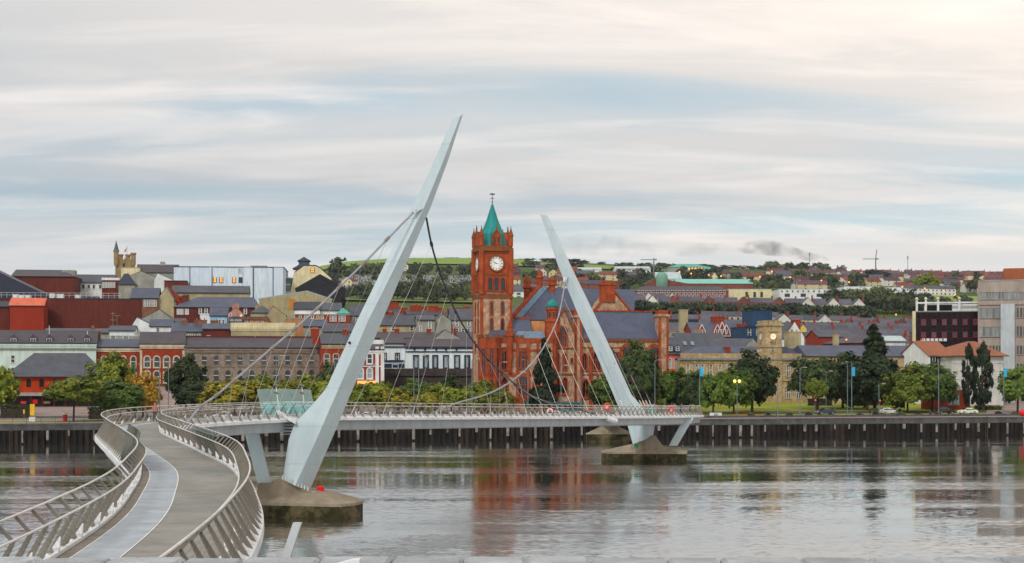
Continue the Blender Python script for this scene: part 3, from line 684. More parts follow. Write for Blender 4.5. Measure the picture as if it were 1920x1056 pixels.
def win(root, x, z, w, h, st='rect', y=0.0, rz=0.0, sur=None, bar=None, pane=None, b=0.14, proud=0.12, bars='sash', name='window'):
    w = max(.2, round(w, 1)); h = max(.2, round(h, 1)); sur = sur or m_frw; bar = bar or m_frw; pane = pane or m_glz
    key = (w, h, st, sur.name, bar.name, b, proud, bars)
    if key not in WC:
        i, o = outl(w, h, st), outl(w, h, st, b); n = len(i); mb = MB()
        mb.add([(p, -proud, q) for p, q in o]+[(p, -proud, q) for p, q in i]+[(p, 0.0, q) for p, q in o]+[(p, 0.0, q) for p, q in i],
               [(k, (k+1) % n, (k+1) % n+n, k+n) for k in range(n)]+[(k+2*n, (k+1) % n+2*n, (k+1) % n, k) for k in range(n)]+[(k+n, (k+1) % n+n, (k+1) % n+3*n, k+3*n) for k in range(n)])
        t = 0.05 if h < 1.4 else 0.085
        mb.box(-w/2-b*1.3, w/2+b*1.3, -proud-.08, 0.0, -b-.06, -b+.05)
        if bars in ('sash', 'cross'): mb.box(-w/2, w/2, -.06, -.022, h*.5-t, h*.5+t, 1)
        if bars in ('cross', 'mull'): mb.box(-t, t, -.07, -.022, 0, h*.86, 1)
        if bars == 'trace':
            for q in (-w/6, w/6): mb.box(q-t, q+t, -.09, -.022, 0, h*.72, 1)
            mb.box(-w/2, w/2, -.09, -.022, h*.55, h*.55+2*t, 1)
        if bars in ('sash', 'cross') and st == 'rect':
            for q in (-w/2+t, w/2-t): mb.box(q-t, q+t, -.05, -.022, 0, h, 1)
        pb = MB(); pb.add([(p, -.02, q) for p, q in i], [tuple(range(n))])
        WC[key] = (mb.mesh('window', [sur, bar]), {}, pb)
    me, pd, pb = WC[key]
    if pane.name not in pd: pd[pane.name] = pb.mesh('pane', pane)
    o = link(name, me, root, (x, y, z), rz); link('pane', pd[pane.name], o)
    return o
def px_win(root, F, zb, px, row_t, row_b, wpx, v=0.0, **k):
    s = F.s(px, v); sc_ = F.yw(px, v)/FP; return win(root, s, F.z(row_b, px, v)-zb, wpx*sc_, (row_b-row_t)*sc_, y=v, **k)
def roof_gx(mb, x0, x1, y0, y1, ze, zr, t=0.22, o=0.35, mi=0, yr=None):
    ym = (y0+y1)/2 if yr is None else yr; sl = (zr-ze)/(ym-y0); zo = ze-o*sl
    sl2 = (zr-ze)/(y1-ym); zo2 = ze-o*sl2
    mb.prismx([(y0-o, zo), (ym, zr), (y1+o, zo2), (y1+o, zo2+t), (ym, zr+t), (y0-o, zo+t)], x0-o, x1+o, mi)
def roof_gy(mb, x0, x1, y0, y1, ze, zr, t=0.22, o=0.3, mi=0, xm=None):
    xm = (x0+x1)/2 if xm is None else xm; sl = (zr-ze)/(xm-x0); sr = (zr-ze)/(x1-xm)
    mb.prism([(x0-o, ze-o*sl), (xm, zr), (x1+o, ze-o*sr), (x1+o, ze-o*sr+t), (xm, zr+t), (x0-o, ze-o*sl+t)], y0-o, y1+o, mi)
def roof_hip(mb, x0, x1, y0, y1, ze, zr, r0, r1, o=0.45, mi=0, t=0.2):
    ym = (y0+y1)/2
    b = [(x0-o, y0-o, ze), (x1+o, y0-o, ze), (x1+o, y1+o, ze), (x0-o, y1+o, ze)]
    mb.add([(p[0], p[1], p[2]-t) for p in b]+b+[(r0, ym, zr), (r1, ym, zr)], [(3, 2, 1, 0), (0, 1, 5, 4), (1, 2, 6, 5), (2, 3, 7, 6), (3, 0, 4, 7), (4, 5, 9, 8), (5, 6, 9), (6, 7, 8, 9), (7, 4, 8)], mi)
def chimney(root, x, y, z0, z1, w=0.9, d=0.9, mat=None, pots=2, capm=None):
    mb = MB(); mb.box(x-w/2, x+w/2, y-d/2, y+d/2, z0, z1-.25); mb.box(x-w/2-.1, x+w/2+.1, y-d/2-.1, y+d/2+.1, z1-.25, z1)
    c = mb.build('chimney', mat, root)
    for k in range(pots):
        q = x+(k-(pots-1)/2)*w/max(pots, 1)*.9; p = MB(); p.lathe([(.16, z1), (.13, z1+.5), (.16, z1+.55)], 7, q, y); p.build('chimney_pot', capm or M_pot, c)
    return c
M_pot = pm('chimney_pot_clay', C(190, 120, 80, 0.9), 0.2, 2)
M_red = pm('brick_orange_red', C(156, 68, 48, 0.85), 0.25, 0.5, 0.9, c2=C(120, 45, 32), c2amt=0.5, kind='brick')
M_dred = pm('brick_dark_red', C(108, 52, 44, 0.9), 0.2, 0.15, 0.9, c2=C(70, 32, 28), c2amt=0.6, c2scale=0.12, stretch=(1, 1, .35), kind='brick')
M_brn = pm('brick_brown', C(130, 92, 72, 0.95), 0.25, 0.5, 0.9, kind='brick')
M_sl = pm('slate_grey', C(82, 87, 97, 0.78), 0.28, 0.35, 0.6, 0, 0.4, c2=C(70, 70, 76), c2amt=0.6, c2scale=0.5, kind='slate')
M_slb = pm('slate_blue', C(78, 86, 104, 0.85), 0.25, 0.35, 0.55, 0, 0.4, c2=C(68, 74, 92), c2amt=0.5, kind='slate')
M_slp = pm('slate_purple', C(84, 80, 88, 0.78), 0.28, 0.3, 0.65, 0, 0.35, c2=C(70, 66, 70), c2amt=0.6, c2scale=0.3, kind='slate')
M_sld = pm('slate_navy', C(38, 44, 62, 1.0), 0.25, 0.3, 0.5, 0, 0.4, kind='slate')
M_rtile = pm('roof_tile_red_brown', C(120, 72, 62, 0.9), 0.3, 0.4, 0.8, kind='slate', objvar=0.25)
M_terra = pm('roof_tile_terracotta', C(156, 104, 82, 0.82), 0.2, 0.5, 0.8, c2=C(140, 84, 62), c2amt=0.5, kind='slate')
M_wht = pm('render_white', C(225, 228, 228, 1.0), 0.08, 0.4, 0.85, c2=C(190, 192, 190), c2amt=0.4)
M_blw = pm('render_blue_white', C(196, 207, 236, 1.2), 0.05, 0.2, 0.8, c2=C(190, 200, 222), c2amt=0.4, c2scale=0.1, stretch=(1, 1, .4))
M_crmw = pm('render_cream', C(214, 204, 170, 1.05), 0.1, 0.4, 0.85, c2=C(180, 168, 135), c2amt=0.4)
M_bei = pm('render_beige', C(168, 158, 128, 1.05), 0.15, 0.4, 0.85, c2=C(130, 120, 95), c2amt=0.5)
M_gry = pm('render_grey', C(150, 150, 142, 1.05), 0.15, 0.4, 0.85, c2=C(115, 114, 106), c2amt=0.5)
M_gst = pm('stone_grey_brown', C(138, 128, 116, 1.0), 0.2, 0.5, 0.9, 0, 0.2, c2=C(96, 88, 80), c2amt=0.6, kind='rubble')
M_sand = pm('stone_sandstone', C(180, 162, 132, 0.95), 0.2, 0.5, 0.9, 0, 0.2, c2=C(160, 130, 90), c2amt=0.35, c2scale=0.4, kind='rubble')
M_mint = pm('render_mint', C(196, 214, 206, 1.05), 0.06, 0.3, 0.85)
M_navy = pm('paint_navy', C(32, 50, 72, 1.0), 0.15, 0.5, 0.6)
M_blk = pm('cladding_black', (0.016, 0.015, 0.022), 0.25, 0.4, 0.6)
M_wall_dark = pm('city_wall_stone', C(72, 66, 66, 0.9), 0.35, 0.5, 0.95, 0.3, 0.15, c2=C(44, 42, 38), c2amt=0.7, kind='rubble')
M_conc2 = pm('office_concrete', C(158, 148, 140, 1.0), 0.15, 0.3, 0.9, c2=C(130, 118, 110), c2amt=0.5, stretch=(1, 1, .3))
M_copper = pm('copper_green', C(54, 142, 138, 0.85), 0.3, 0.5, 0.6, 0, 0.3, stretch=(1, 1, .3), c2=C(36, 96, 98), c2amt=0.7, c2scale=0.6)
M_teal = pm('roof_teal_sheet', C(88, 172, 158, 0.9), 0.15, 0.3, 0.6)
M_wroof = pm('roof_pale_sheet', C(196, 212, 214, 0.8), 0.1, 0.3, 0.6)
M_steel = pm('galvanised_steel', C(120, 128, 132, 0.9), 0.15, 1, 0.5, metal=0.3)
def building(name, label, cat, u0, u1, Y, eave, ridge, wall, roof, rt='gx', depth=10.0, yaw=12.0, group=None, r0=None, r1=None, wins=(), chims=(), par=0.0, base_drop=0.6, apex=None, wkw=None, over=0.3, corn=None, wallname='wall'):
    """a building given by its facade outline; stands on the ground below it"""
    um = (u0+u1)/2; F = Fr(um, Y, yaw); x0, x1 = F.s(u0), F.s(u1)
    zb = F.ground((x0, x1), depth)-base_drop
    root = thing(name, label, cat, (F.ox, F.oy, zb), F.a, group)
    ze = F.z(eave)-zb; zr = F.z(ridge, None, depth/2 if rt in ('gx', 'hip', 'pyr') else 0.0)-zb
    root['_zb'] = zb
    mb = MB(); rf = MB()
    if rt == 'gx':
        mb.prismx([(0, 0), (depth, 0), (depth, ze), (depth/2, zr-.02), (0, ze)], x0, x1); roof_gx(rf, x0, x1, 0, depth, ze, zr, o=over)
    elif rt == 'gy':
        xm = F.s(apex) if apex is not None else (x0+x1)/2
        mb.prism([(x0, 0), (x1, 0), (x1, ze), (xm, zr-.02), (x0, ze)], 0, depth); roof_gy(rf, x0, x1, 0.35, depth, ze, zr, o=over, xm=xm)
    elif rt in ('hip', 'pyr'):
        mb.box(x0, x1, 0, depth, 0, ze-.2); a = F.s(r0, depth/2) if r0 is not None else x0+depth*.45; b = F.s(r1, depth/2) if r1 is not None else x1-depth*.45
        if a > b: a = b = (a+b)/2
        roof_hip(rf, x0, x1, 0, depth, ze, zr, a, b, over)
    else:
        mb.box(x0, x1, 0, depth, 0, ze-.3); rf.box(x0-.12, x1+.12, -.12, depth+.12, ze-.3, ze)
        if par: 
            for a, b, c, d in ((x0-.1, x1+.1, -.1, .2), (x0-.1, x1+.1, depth-.2, depth+.1), (x0-.1, x0+.2, .2, depth-.2), (x1-.2, x1+.1, .2, depth-.2)): rf.box(a, b, c, d, ze+.002, ze+par)
    mb.build(wallname, wall, root); r = rf.build('roof', roof, root)
    if rt in ('gx', 'hip', 'pyr'):
        gt = MB(); gt.tube([(x0-over, -over-.06, ze-over*.35 if rt == 'gx' else ze-.12), (x1+over, -over-.06, ze-over*.35 if rt == 'gx' else ze-.12)], .09, 6); gt.build('gutter', m_frd, r)
    if corn is not None:
        cb = MB(); cb.box(x0-.15, x1+.15, -.35, 0.0, ze-.75, ze-.35); cb.box(x0-.1, x1+.1, -.18, 0.0, ze-1.25, ze-.76); cb.build('cornice', corn, root)
    wkw = wkw or {}
    for q in wins:
        kw = dict(wkw); 
        if len(q) > 4: kw.update(q[4])
        px_win(root, F, zb, q[0], q[1], q[2], q[3], **kw)
    for c in chims:      # (px, row_top, width_px, material)
        vy = depth*(c[4] if len(c) > 4 else .5); x = F.s(c[0], vy); zt = F.z(c[1], c[0], vy)-zb; sc_ = F.yw(c[0], vy)/FP
        chimney(r, x, vy, min(ze, zt-2.0), zt, c[2]*sc_, max(.8, c[2]*sc_*.7), c[3], 3 if c[2] > 12 else 2)
    return root, F, zb
# ------------------------------------------------------------------ the red sandstone town hall
m_rs = pm('sandstone_red', C(160, 82, 56, 0.92), 0.3, 0.6, 0.9, 0.1, 0.2, c2=C(118, 44, 28), c2amt=0.55, c2scale=0.5)
m_rsd = pm('sandstone_weathered', C(128, 78, 52, 1.0), 0.3, 0.8, 0.9, 0.1, 0.2, c2=C(92, 72, 52), c2amt=0.6, c2scale=0.6)
m_rub = pm('rubble_brown', C(178, 150, 126, 1.0), 0.28, 0.8, 0.95, 0.3, 0.15, c2=C(120, 88, 66), c2amt=0.5, c2scale=0.6, kind='rubble')
m_gsl = pm('guildhall_slate', C(82, 89, 110, 0.85), 0.18, 0.3, 0.55, 0, 0.4, c2=C(72, 76, 92), c2amt=0.5, kind='slate')
m_face = pm('clock_face', C(236, 232, 222, 1.1), 0.05, 1, 0.6)
G = Fr(903, 345, 16); gz = T(G.ox, G.oy)-0.3
gh = thing('town_hall', 'red sandstone town hall with tall clock tower and green copper spire', 'town hall', (G.ox, G.oy, gz), G.a)
def gs(px, v=0.0): return G.s(px, v)
def gZ(row, px=930, v=0.0): return G.z(row, px, v)-gz
def part(mb, name, mat, parent=gh, loc=None): return mb.build(name, mat, parent, loc)
TW = gs(958); TX = TW/2
# tower lower shaft (rubble), upper shaft (red), each a little narrower
zs = gZ(559); zp = gZ(471); e = 0.22
tl = part(MB().box(-e, TW+e, -e, TW+e, 0, zs), 'tower_shaft', m_rub)
mb = MB(); q_ = 0.5
for cx, cy in ((-e, -e), (TW+e-q_, -e), (-e, TW+e-q_)): mb.box(cx-.05, cx+q_+.05, cy-.05, cy+q_+.05, 0, zs-.01)
part(mb, 'quoins', m_rs, tl)
mb = MB(); mb.box(-e-.25, TW+e+.25, -e-.25, TW+e+.25, zs, zs+.5); mb.box(-e-.05, TW+e+.05, -e-.05, TW+e+.05, zs+.5, zs+.9); part(mb, 'string_course', m_rsd)
tu = part(MB().box(0, TW, 0, TW, zs+.9, zp), 'belfry_shaft', m_rs)
for cx, cy in ((0, 0), (TW, 0), (0, TW), (TW, TW)):
    part(MB().lathe([(.62, zs+.9), (.62, zp+.1)], 8, cx, cy, 0, pi/8), 'corner_shaft', m_rs, tu)
def on_faces(fn):
    for fx in (0, 1): fn(fx)
def face_mb(fx, d=0.0):                      # transform from (along, outward, z) to tower coordinates
    if fx == 0: return lambda a, o, z: (a, -o-d, z)
    return lambda a, o, z: (-o-d, TW-a, z)
zb1, zb2 = gZ(545), gZ(521)                   # belfry openings
for fx in (0, 1):
    rz = 0.0 if fx == 0 else -pi/2
    def fpos(a): return (a, 0.0) if fx == 0 else (0.0, TW-a)
    for k in range(3):
        x, y = fpos(TX+(k-1)*1.52); win(tu, x, zb1, 1.0, zb2-zb1, 'arch', y=y, rz=rz, sur=m_rs, bar=m_rs, pane=m_glb, b=.22, proud=.28, bars='none', name='belfry_opening')
    x, y = fpos(TX)
    pn = MB(); pn.box(-2.3, 2.3, -.06, 0, 0, zb1-zs-1.4); pn.build('rubble_panel', m_rub, tu, (x, y, zs+1.0)).rotation_euler = (0, 0, rz)
    # clock
    zc = gZ(494); ck = MB(); n = 28; ro, ri = 1.95, 1.62
    ck.add([(ro*cos(2*pi*i/n), -.32, ro*sin(2*pi*i/n)) for i in range(n)]+[(ri*cos(2*pi*i/n), -.32, ri*sin(2*pi*i/n)) for i in range(n)]+[(ro*cos(2*pi*i/n), 0, ro*sin(2*pi*i/n)) for i in range(n)]+[(ri*cos(2*pi*i/n), 0, ri*sin(2*pi*i/n)) for i in range(n)],
           [(i, (i+1) % n, (i+1) % n+n, i+n) for i in range(n)]+[(i+2*n, (i+1) % n+2*n, (i+1) % n, i) for i in range(n)]+[(i+n, (i+1) % n+n, (i+1) % n+3*n, i+3*n) for i in range(n)])
    ob = ck.build('clock', m_rsd, tu, (x, y, zc)); ob.rotation_euler = (0, 0, rz)
    d = MB(); d.add([(ri*cos(2*pi*i/n), -.12, ri*sin(2*pi*i/n)) for i in range(n)], [tuple(range(n))]); d.build('clock_face', m_face, ob)
    hb = MB()
    for i in range(12):
        a = 2*pi*i/12; c_, s_ = cos(a), sin(a)
        def rp(r, t): return (r*c_-t*s_, r*s_+t*c_)
        p = [rp(1.22, -.06), rp(1.50, -.08), rp(1.50, .08), rp(1.22, .06)]
        hb.add([(u_, -.15, v_) for u_, v_ in p], [(0, 1, 2, 3)])
    for i in range(36):
        pass
    r1, r2 = 1.16, 1.20
    hb.add([(r2*cos(2*pi*i/n), -.15, r2*sin(2*pi*i/n)) for i in range(n)]+[(r1*cos(2*pi*i/n), -.15, r1*sin(2*pi*i/n)) for i in range(n)], [(i, (i+1) % n, (i+1) % n+n, i+n) for i in range(n)])
    hb.build('clock_numerals', m_frd, ob)
    for a, ln, wd, nm_ in ((radians(165), .95, .09, 'hour_hand'), (radians(150), 1.35, .06, 'minute_hand')):
        c_, s_ = cos(a), sin(a); h_ = MB(); h_.add([(-.25*c_+wd*s_, -.18, -.25*s_-wd*c_), (ln*c_, -.18, ln*s_), (-.25*c_-wd*s_, -.18, -.25*s_+wd*c_)], [(0, 1, 2)]); h_.build(nm_, m_frd, ob)
    for bz0, bz1 in ((-2.75, -2.35), (2.3, 2.6)):
        ap = MB(); ap.box(-2.9, 2.9, -.14, 0, bz0, bz1); q = ap.build('band', m_rsd, tu, (x, y, zc)); q.rotation_euler = (0, 0, rz)
    # lower shaft lancets
    for a, r0_, r1_ in ((.33, 566, 590), (.70, 566, 590), (.33, 597, 622), (.70, 597, 622), (.33, 640, 660), (.70, 640, 660)):
        x2, y2 = fpos(TW*a); 
        win(tl, x2 if fx == 0 else -e, gZ(r1_), .62, gZ(r0_)-gZ(r1_), 'lancet', y=-e if fx == 0 else y2, rz=rz, sur=m_rs, bar=m_rs, pane=m_glb, b=.2, proud=.1, bars='none')
# parapet, pinnacles, dormers, spire
mb = MB(); mb.box(-.5, TW+.5, -.5, TW+.5, zp, zp+.75); mb.box(-.3, TW+.3, -.3, TW+.3, zp+.75, zp+1.25); part(mb, 'parapet', m_rsd)
for cx, cy in ((0, 0), (TW, 0), (0, TW), (TW, TW)):
    mb = MB(); z0 = zp+1.25; mb.lathe([(.5, z0), (.5, z0+2.2), (.62, z0+2.22), (.62, z0+2.5)], 8, cx, cy, 0, pi/8); p_ = part(mb, 'pinnacle', m_rs)
    mb = MB(); mb.lathe([(.58, z0+2.5), (.1, z0+4.1), (.06, z0+4.6)], 8, cx, cy, 0, pi/8); part(mb, 'pinnacle_cap', m_rsd, p_)
for k, (cx, cy, rz) in enumerate(((TX, 0, 0), (0, TX, -pi/2), (TW, TX, pi/2), (TX, TW, pi))):
    z0 = zp+1.25; mb = MB(); mb.prism([(-1.0, 0), (1.0, 0), (1.0, 2.0), (0, 3.5), (-1.0, 2.0)], -.35, 1.2); o = mb.build('gablet', m_rs, gh, (cx, cy, z0)); o.rotation_euler = (0, 0, rz)
    mb = MB(); mb.prism([(-1.15, 1.9), (0, 3.65), (1.15, 1.9), (1.15, 2.25), (0, 4.1), (-1.15, 2.25)], -.45, -.1); mb.lathe([(.14, 3.9), (.18, 4.2), (.05, 4.9)], 6, 0, -.25); mb.build('gablet_coping', m_rsd, o)
    for q in (-.5, .5): win(o, q, .35, .5, 1.6, 'arch', y=-.352, sur=m_rs, bar=m_rs, pane=m_glb, b=.1, proud=.06, bars='none')
zt = gZ(383, 922, TX); SPP = [(3.35, zp+1.2), (2.7, zp+4.0), (1.32, lerp(zp, zt, .66)), (.1, zt)]
mb = MB(); mb.lathe(SPP, 8, TX, TX, 0, pi/8); sp_ = part(mb, 'spire', M_copper)
mb = MB()
for i in range(8):
    a = pi/8+i*pi/4; pr = SPP
    mb.tube([(TX+r*cos(a), TX+r*sin(a), z) for r, z in pr], .09, 5)
for f in (.22, .36, .5, .64, .78):
    r_ = pl(lerp(zp, zt, f), [(b_, a_) for a_, b_ in SPP])
    mb.lathe([(r_, lerp(zp, zt, f)), (r_+.06, lerp(zp, zt, f)+.02), (r_-.02, lerp(zp, zt, f)+.12)], 8, TX, TX, 0, pi/8)
part(mb, 'spire_ribs', M_copper, sp_)
mb = MB(); mb.tube([(TX, TX, zt-.2), (TX, TX, zt+2.6)], .07, 6); mb.box(TX-.45, TX+.45, TX-.04, TX+.04, zt+1.3, zt+1.42); mb.lathe([(.05, zt+.3), (.2, zt+.5), (.05, zt+.7)], 8, TX, TX); mb.box(TX-.6, TX+.6, TX-.03, TX+.03, zt+2.2, zt+2.5); part(mb, 'weather_vane', m_frd, sp_)
# main hall behind: hipped slate roof with parapeted left end
v0, v1 = 9.0, 24.0
x0, x1 = gs(964, v0), gs(1186, v0); ze = gZ(600, 1040, v0); zr = gZ(541, 1070, 16.5)
part(MB().box(x0, x1, v0, v1, 0, ze-.3), 'hall_wall', m_rub)
rf = MB(); ra, rb = gs(1014, 16.5), gs(1190, 16.5); roof_hip(rf, x0, x1, v0, v1, ze, zr, ra, rb, .3); hr = part(rf, 'hall_roof', m_gsl)
mb = MB(); a = Vector((x0-.3, v0-.3, ze)); b = Vector((ra, 16.5, zr))
for o_, hgt, mt in ((0, .9, m_rs),):
    n = Vector((-.35, 0, 0)); mb.hexa([a+n*2, a-n, b-n, b+n*2], [a+n*2+Vector((0, 0, hgt)), a-n+Vector((0, 0, hgt)), b-n+Vector((0, 0, hgt)), b+n*2+Vector((0, 0, hgt))])
part(mb, 'gable_coping', m_rs, hr)
mb = MB(); n = Vector((.75, -.05, 0)); mb.hexa([a+n*.5, a+n*2.4, b+n*2.4, b+n*.5], [a+n*.5+Vector((0, 0, .5)), a+n*2.4+Vector((0, 0, .22)), b+n*2.4+Vector((0, 0, .22)), b+n*.5+Vector((0, 0, .5))]); part(mb, 'lead_flashing', pm('lead_blue_grey', C(110, 134, 156, 0.9), 0.2, 0.8, 0.5), hr)
part(MB().box(gs(988, 16.5), gs(1036, 16.5), 16.3, 16.8, zr-1.2, zr+.25), 'balustrade', m_rs, hr)
def pinn(px, rt, rb, v, r, cap=True, mat=m_rs):
    x = gs(px, v); za, zb_ = gZ(rb, px, v), gZ(rt, px, v); h = zb_-za
    mb = MB(); mb.lathe([(r*.85, za), (r*.85, za+h*.55), (r*1.25, za+h*.58), (r*1.25, za+h*.64), (r*.95, za+h*.66), (r*.95, za+h*.78)], 8, x, v, 0, pi/8); p_ = part(mb, 'pinnacle', mat)
    mb = MB(); mb.lathe([(r*1.1, za+h*.78), (r*.8, za+h*.9), (r*.1, zb_)], 8, x, v, 0, pi/8); part(mb, 'pinnacle_cap', m_rsd, p_)
pinn(988, 515, 575, 16.0, .9); pinn(1012, 506, 542, 16.6, .8); pinn(1035, 517, 560, 16.0, .9)
# chimney gable
v = 7.0; xa, xb = gs(1112, v), gs(1184, v); zb_ = gZ(588, 1148, v); za = gZ(545, 1148, v); xm = (xa+xb)/2
part(MB().prism([(xa, 0), (xb, 0), (xb, zb_), (xm, za), (xa, zb_)], v, v+6), 'chimney_gable', m_rub)
mb = MB(); t = .5
mb.prism([(xa-.2, zb_-.1), (xm, za+.1), (xb+.2, zb_-.1), (xb+.2, zb_+.5), (xm, za+.8), (xa-.2, zb_+.5)], v-.3, v+.5); part(mb, 'gable_coping', m_rs)
cx0, cx1 = gs(1127, v), gs(1152, v); zc0, zc1 = gZ(557, 1140, v), gZ(526, 1140, v)
mb = MB(); mb.box(cx0, cx1, v-.4, v+1.4, zc0-1.2, zc1-1.2); mb.box(cx0-.25, cx1+.25, v-.6, v+1.6, zc1-1.2, zc1-.7); c_ = part(mb, 'chimney_stack', m_rs)
for k in range(6): 
    q = lerp(cx0, cx1, (k+.5)/6); p = MB(); p.lathe([(.24, zc1-.7), (.2, zc1), (.24, zc1+.05)], 8, q, v+.5); p.build('chimney_pot', m_rs, c_)
# right wing
x0, x1 = gs(1076), gs(1240); ze, zr = gZ(635, 1160), gZ(586, 1160, 6); D = 12.0
part(MB().prismx([(0, 0), (D, 0), (D, ze), (D/2, zr-.05), (0, ze)], x0, x1), 'wing_wall', m_rub)
rf = MB(); roof_gx(rf, x0+.2, x1-.2, 0, D, ze, zr, .2, .15); wr = part(rf, 'wing_roof', m_gsl)
mb = MB(); mb.box(x0, x1, D/2-.2, D/2+.2, zr+.18, zr+.5); part(mb, 'ridge_tiles', m_rs, wr)
mb = MB(); mb.box(x0-.1, x1+.1, -.3, 0, ze-.75, ze-.1); mb.box(x0, x1, -.12, 0, ze-2.3, ze-2.05); mb.box(x0, x1, -.12, 0, gZ(704, 1160), gZ(704, 1160)+.45); part(mb, 'string_courses', m_rsd)
for px, w_, rt in ((1083, 13, 584), (1243, 17, 582)):
    a, b = gs(px-w_/2), gs(px+w_/2); z1 = gZ(rt, px)
    mb = MB(); mb.box(a, b, -.6, 2.2, 0, z1-1.5); mb.box(a-.25, b+.25, -.85, 2.45, z1-1.5, z1-.9); o = part(mb, 'stair_buttress' if px > 1200 else 'chimney_stack', m_rub)
    mb = MB(); mb.box(a-.06, a+.5, -.68, -.2, 0, z1-1.52); mb.box(b-.5, b+.06, -.68, -.2, 0, z1-1.52); mb.box(a, b, -.5, 2.1, z1-.9, z1); part(mb, 'quoins', m_rs, o)
for px in (1107, 1142, 1189, 1215):
    a = gs(px); mb = MB(); mb.box(a-.35, a+.35, -.4, 0, 0, ze-2.3); part(mb, 'buttress', m_rs)
def gwin(px, rt, rb, wpx, st, v=0.0, bars='mull', b=.3, par=gh):
    return win(par, gs(px, v), gZ(rb, px, v), wpx*G.yw(px, v)/FP, (rb-rt)*G.yw(px, v)/FP, st, y=v, sur=m_rs, bar=m_rs, pane=m_glb, b=b, proud=.22, bars=bars)
for px in (1096,): gwin(px, 664, 693, 7, 'lancet')
gwin(1119, 662, 693, 13, 'rect', bars='trace'); gwin(1153, 662, 693, 12, 'rect', bars='trace')
for px in (1098, 1122, 1154): gwin(px, 713, 744, 11, 'lancet', bars='mull', b=.4)
gwin(1226, 650, 690, 19, 'arch', bars='trace', b=.7); gwin(1176, 650, 690, 19, 'arch', bars='trace', b=.7)
gwin(1226, 712, 744, 11, 'lancet', b=.4); gwin(1200, 712, 744, 11, 'lancet', b=.4)
# steep front gable
v = -1.2; xa, xb = gs(1037, v), gs(1077, v); xm = gs(1058, v); zb_ = gZ(628, 1057, v); za = gZ(581, 1057, v)
part(MB().prism([(xa, 0), (xb, 0), (xb, zb_), (xm, za), (xa, zb_)], v, 8), 'front_gable', m_rub)
rf = MB(); roof_gy(rf, xa, xb, v+.5, 12, zb_, za, .2, .1, xm=xm); part(rf, 'gable_roof', m_gsl)
mb = MB(); mb.prism([(xa-.2, zb_-.2), (xm, za), (xb+.2, zb_-.2), (xb+.2, zb_+.35), (xm, za+.7), (xa-.2, zb_+.35)], v-.25, v+.45); mb.box(xa, xb, v-.12, v, gZ(655, 1057, v), gZ(655, 1057, v)+.35); mb.box(xa, xb, v-.12, v, gZ(704, 1057, v), gZ(704, 1057, v)+.45); part(mb, 'gable_coping', m_rsd)
gwin(1056, 614, 650, 11, 'lancet', v, 'trace', .4)
for px in (1045, 1059): gwin(px, 663, 692, 4.5, 'lancet', v); gwin(px, 709, 738, 7, 'lancet', v)
gwin(1072, 672, 680, 3, 'rect', v, 'none', .12)
# turret with copper dome
v = -1.6; tx = gs(1035.5, v); r = 1.35
mb = MB(); mb.lathe([(r*.9, 0), (r*.9, gZ(650, 1035, v)), (r*1.35, gZ(622, 1035, v)), (r*1.25, gZ(606, 1035, v)), (r*1.4, gZ(603, 1035, v)), (r*.95, gZ(598, 1035, v)), (r*.95, gZ(583, 1035, v)), (r*1.15, gZ(581, 1035, v)), (r*1.15, gZ(577, 1035, v))], 8, tx, v, 0, pi/8); tr_ = part(mb, 'turret', m_rs)
mb = MB(); mb.lathe([(r*1.12, gZ(577, 1035, v)), (r*1.0, gZ(571, 1035, v)), (r*.7, gZ(565.5, 1035, v)), (r*.25, gZ(562, 1035, v)), (.12, gZ(560, 1035, v)), (.2, gZ(557, 1035, v)), (.03, gZ(551, 1035, v))], 12, tx, v); mb.sm = True; part(mb, 'turret_dome', M_copper, tr_)
for k in range(3): 
    a = -pi/2+(k-1)*pi/4; win(tr_, tx+r*.88*cos(a), gZ(595, 1035, v), .45, 1.2, 'arch', y=v+r*.88*sin(a), rz=a+pi/2, sur=m_rs, bar=m_rs, pane=m_glb, b=.1, proud=.05, bars='none')
# low left wing with battlements
v = -3.2; x0, x1 = gs(913, v), gs(1036, v); zw = gZ(634, 970, v)
part(MB().box(x0, x1, v, 9, 0, zw), 'wing_wall', m_rub)
mb = MB()
for r_, h_ in ((634, 1.1), (655, .5), (700, .7), (744, 1.4)): mb.box(x0-.08, x1+.08, v-.16, v, gZ(r_, 970, v)-h_, gZ(r_, 970, v))
part(mb, 'string_courses', m_rs)
def merlons(x0, x1, v, z, n, par=gh):
    for k in range(n):
        a = lerp(x0, x1, k/n); b = lerp(x0, x1, (k+.62)/n); part(MB().box(a, b, v-.15, v+.35, z, z+.7), 'merlon', m_rsd, par)
merlons(gs(935, v), gs(985, v), v, zw, 6)
for px, w_ in ((936, 5), (970, 4), (990, 5), (1008, 4)): 
    a = gs(px, v); part(MB().box(a-w_/16, a+w_/16, v-.35, v, 0, zw-.4), 'buttress', m_rs)
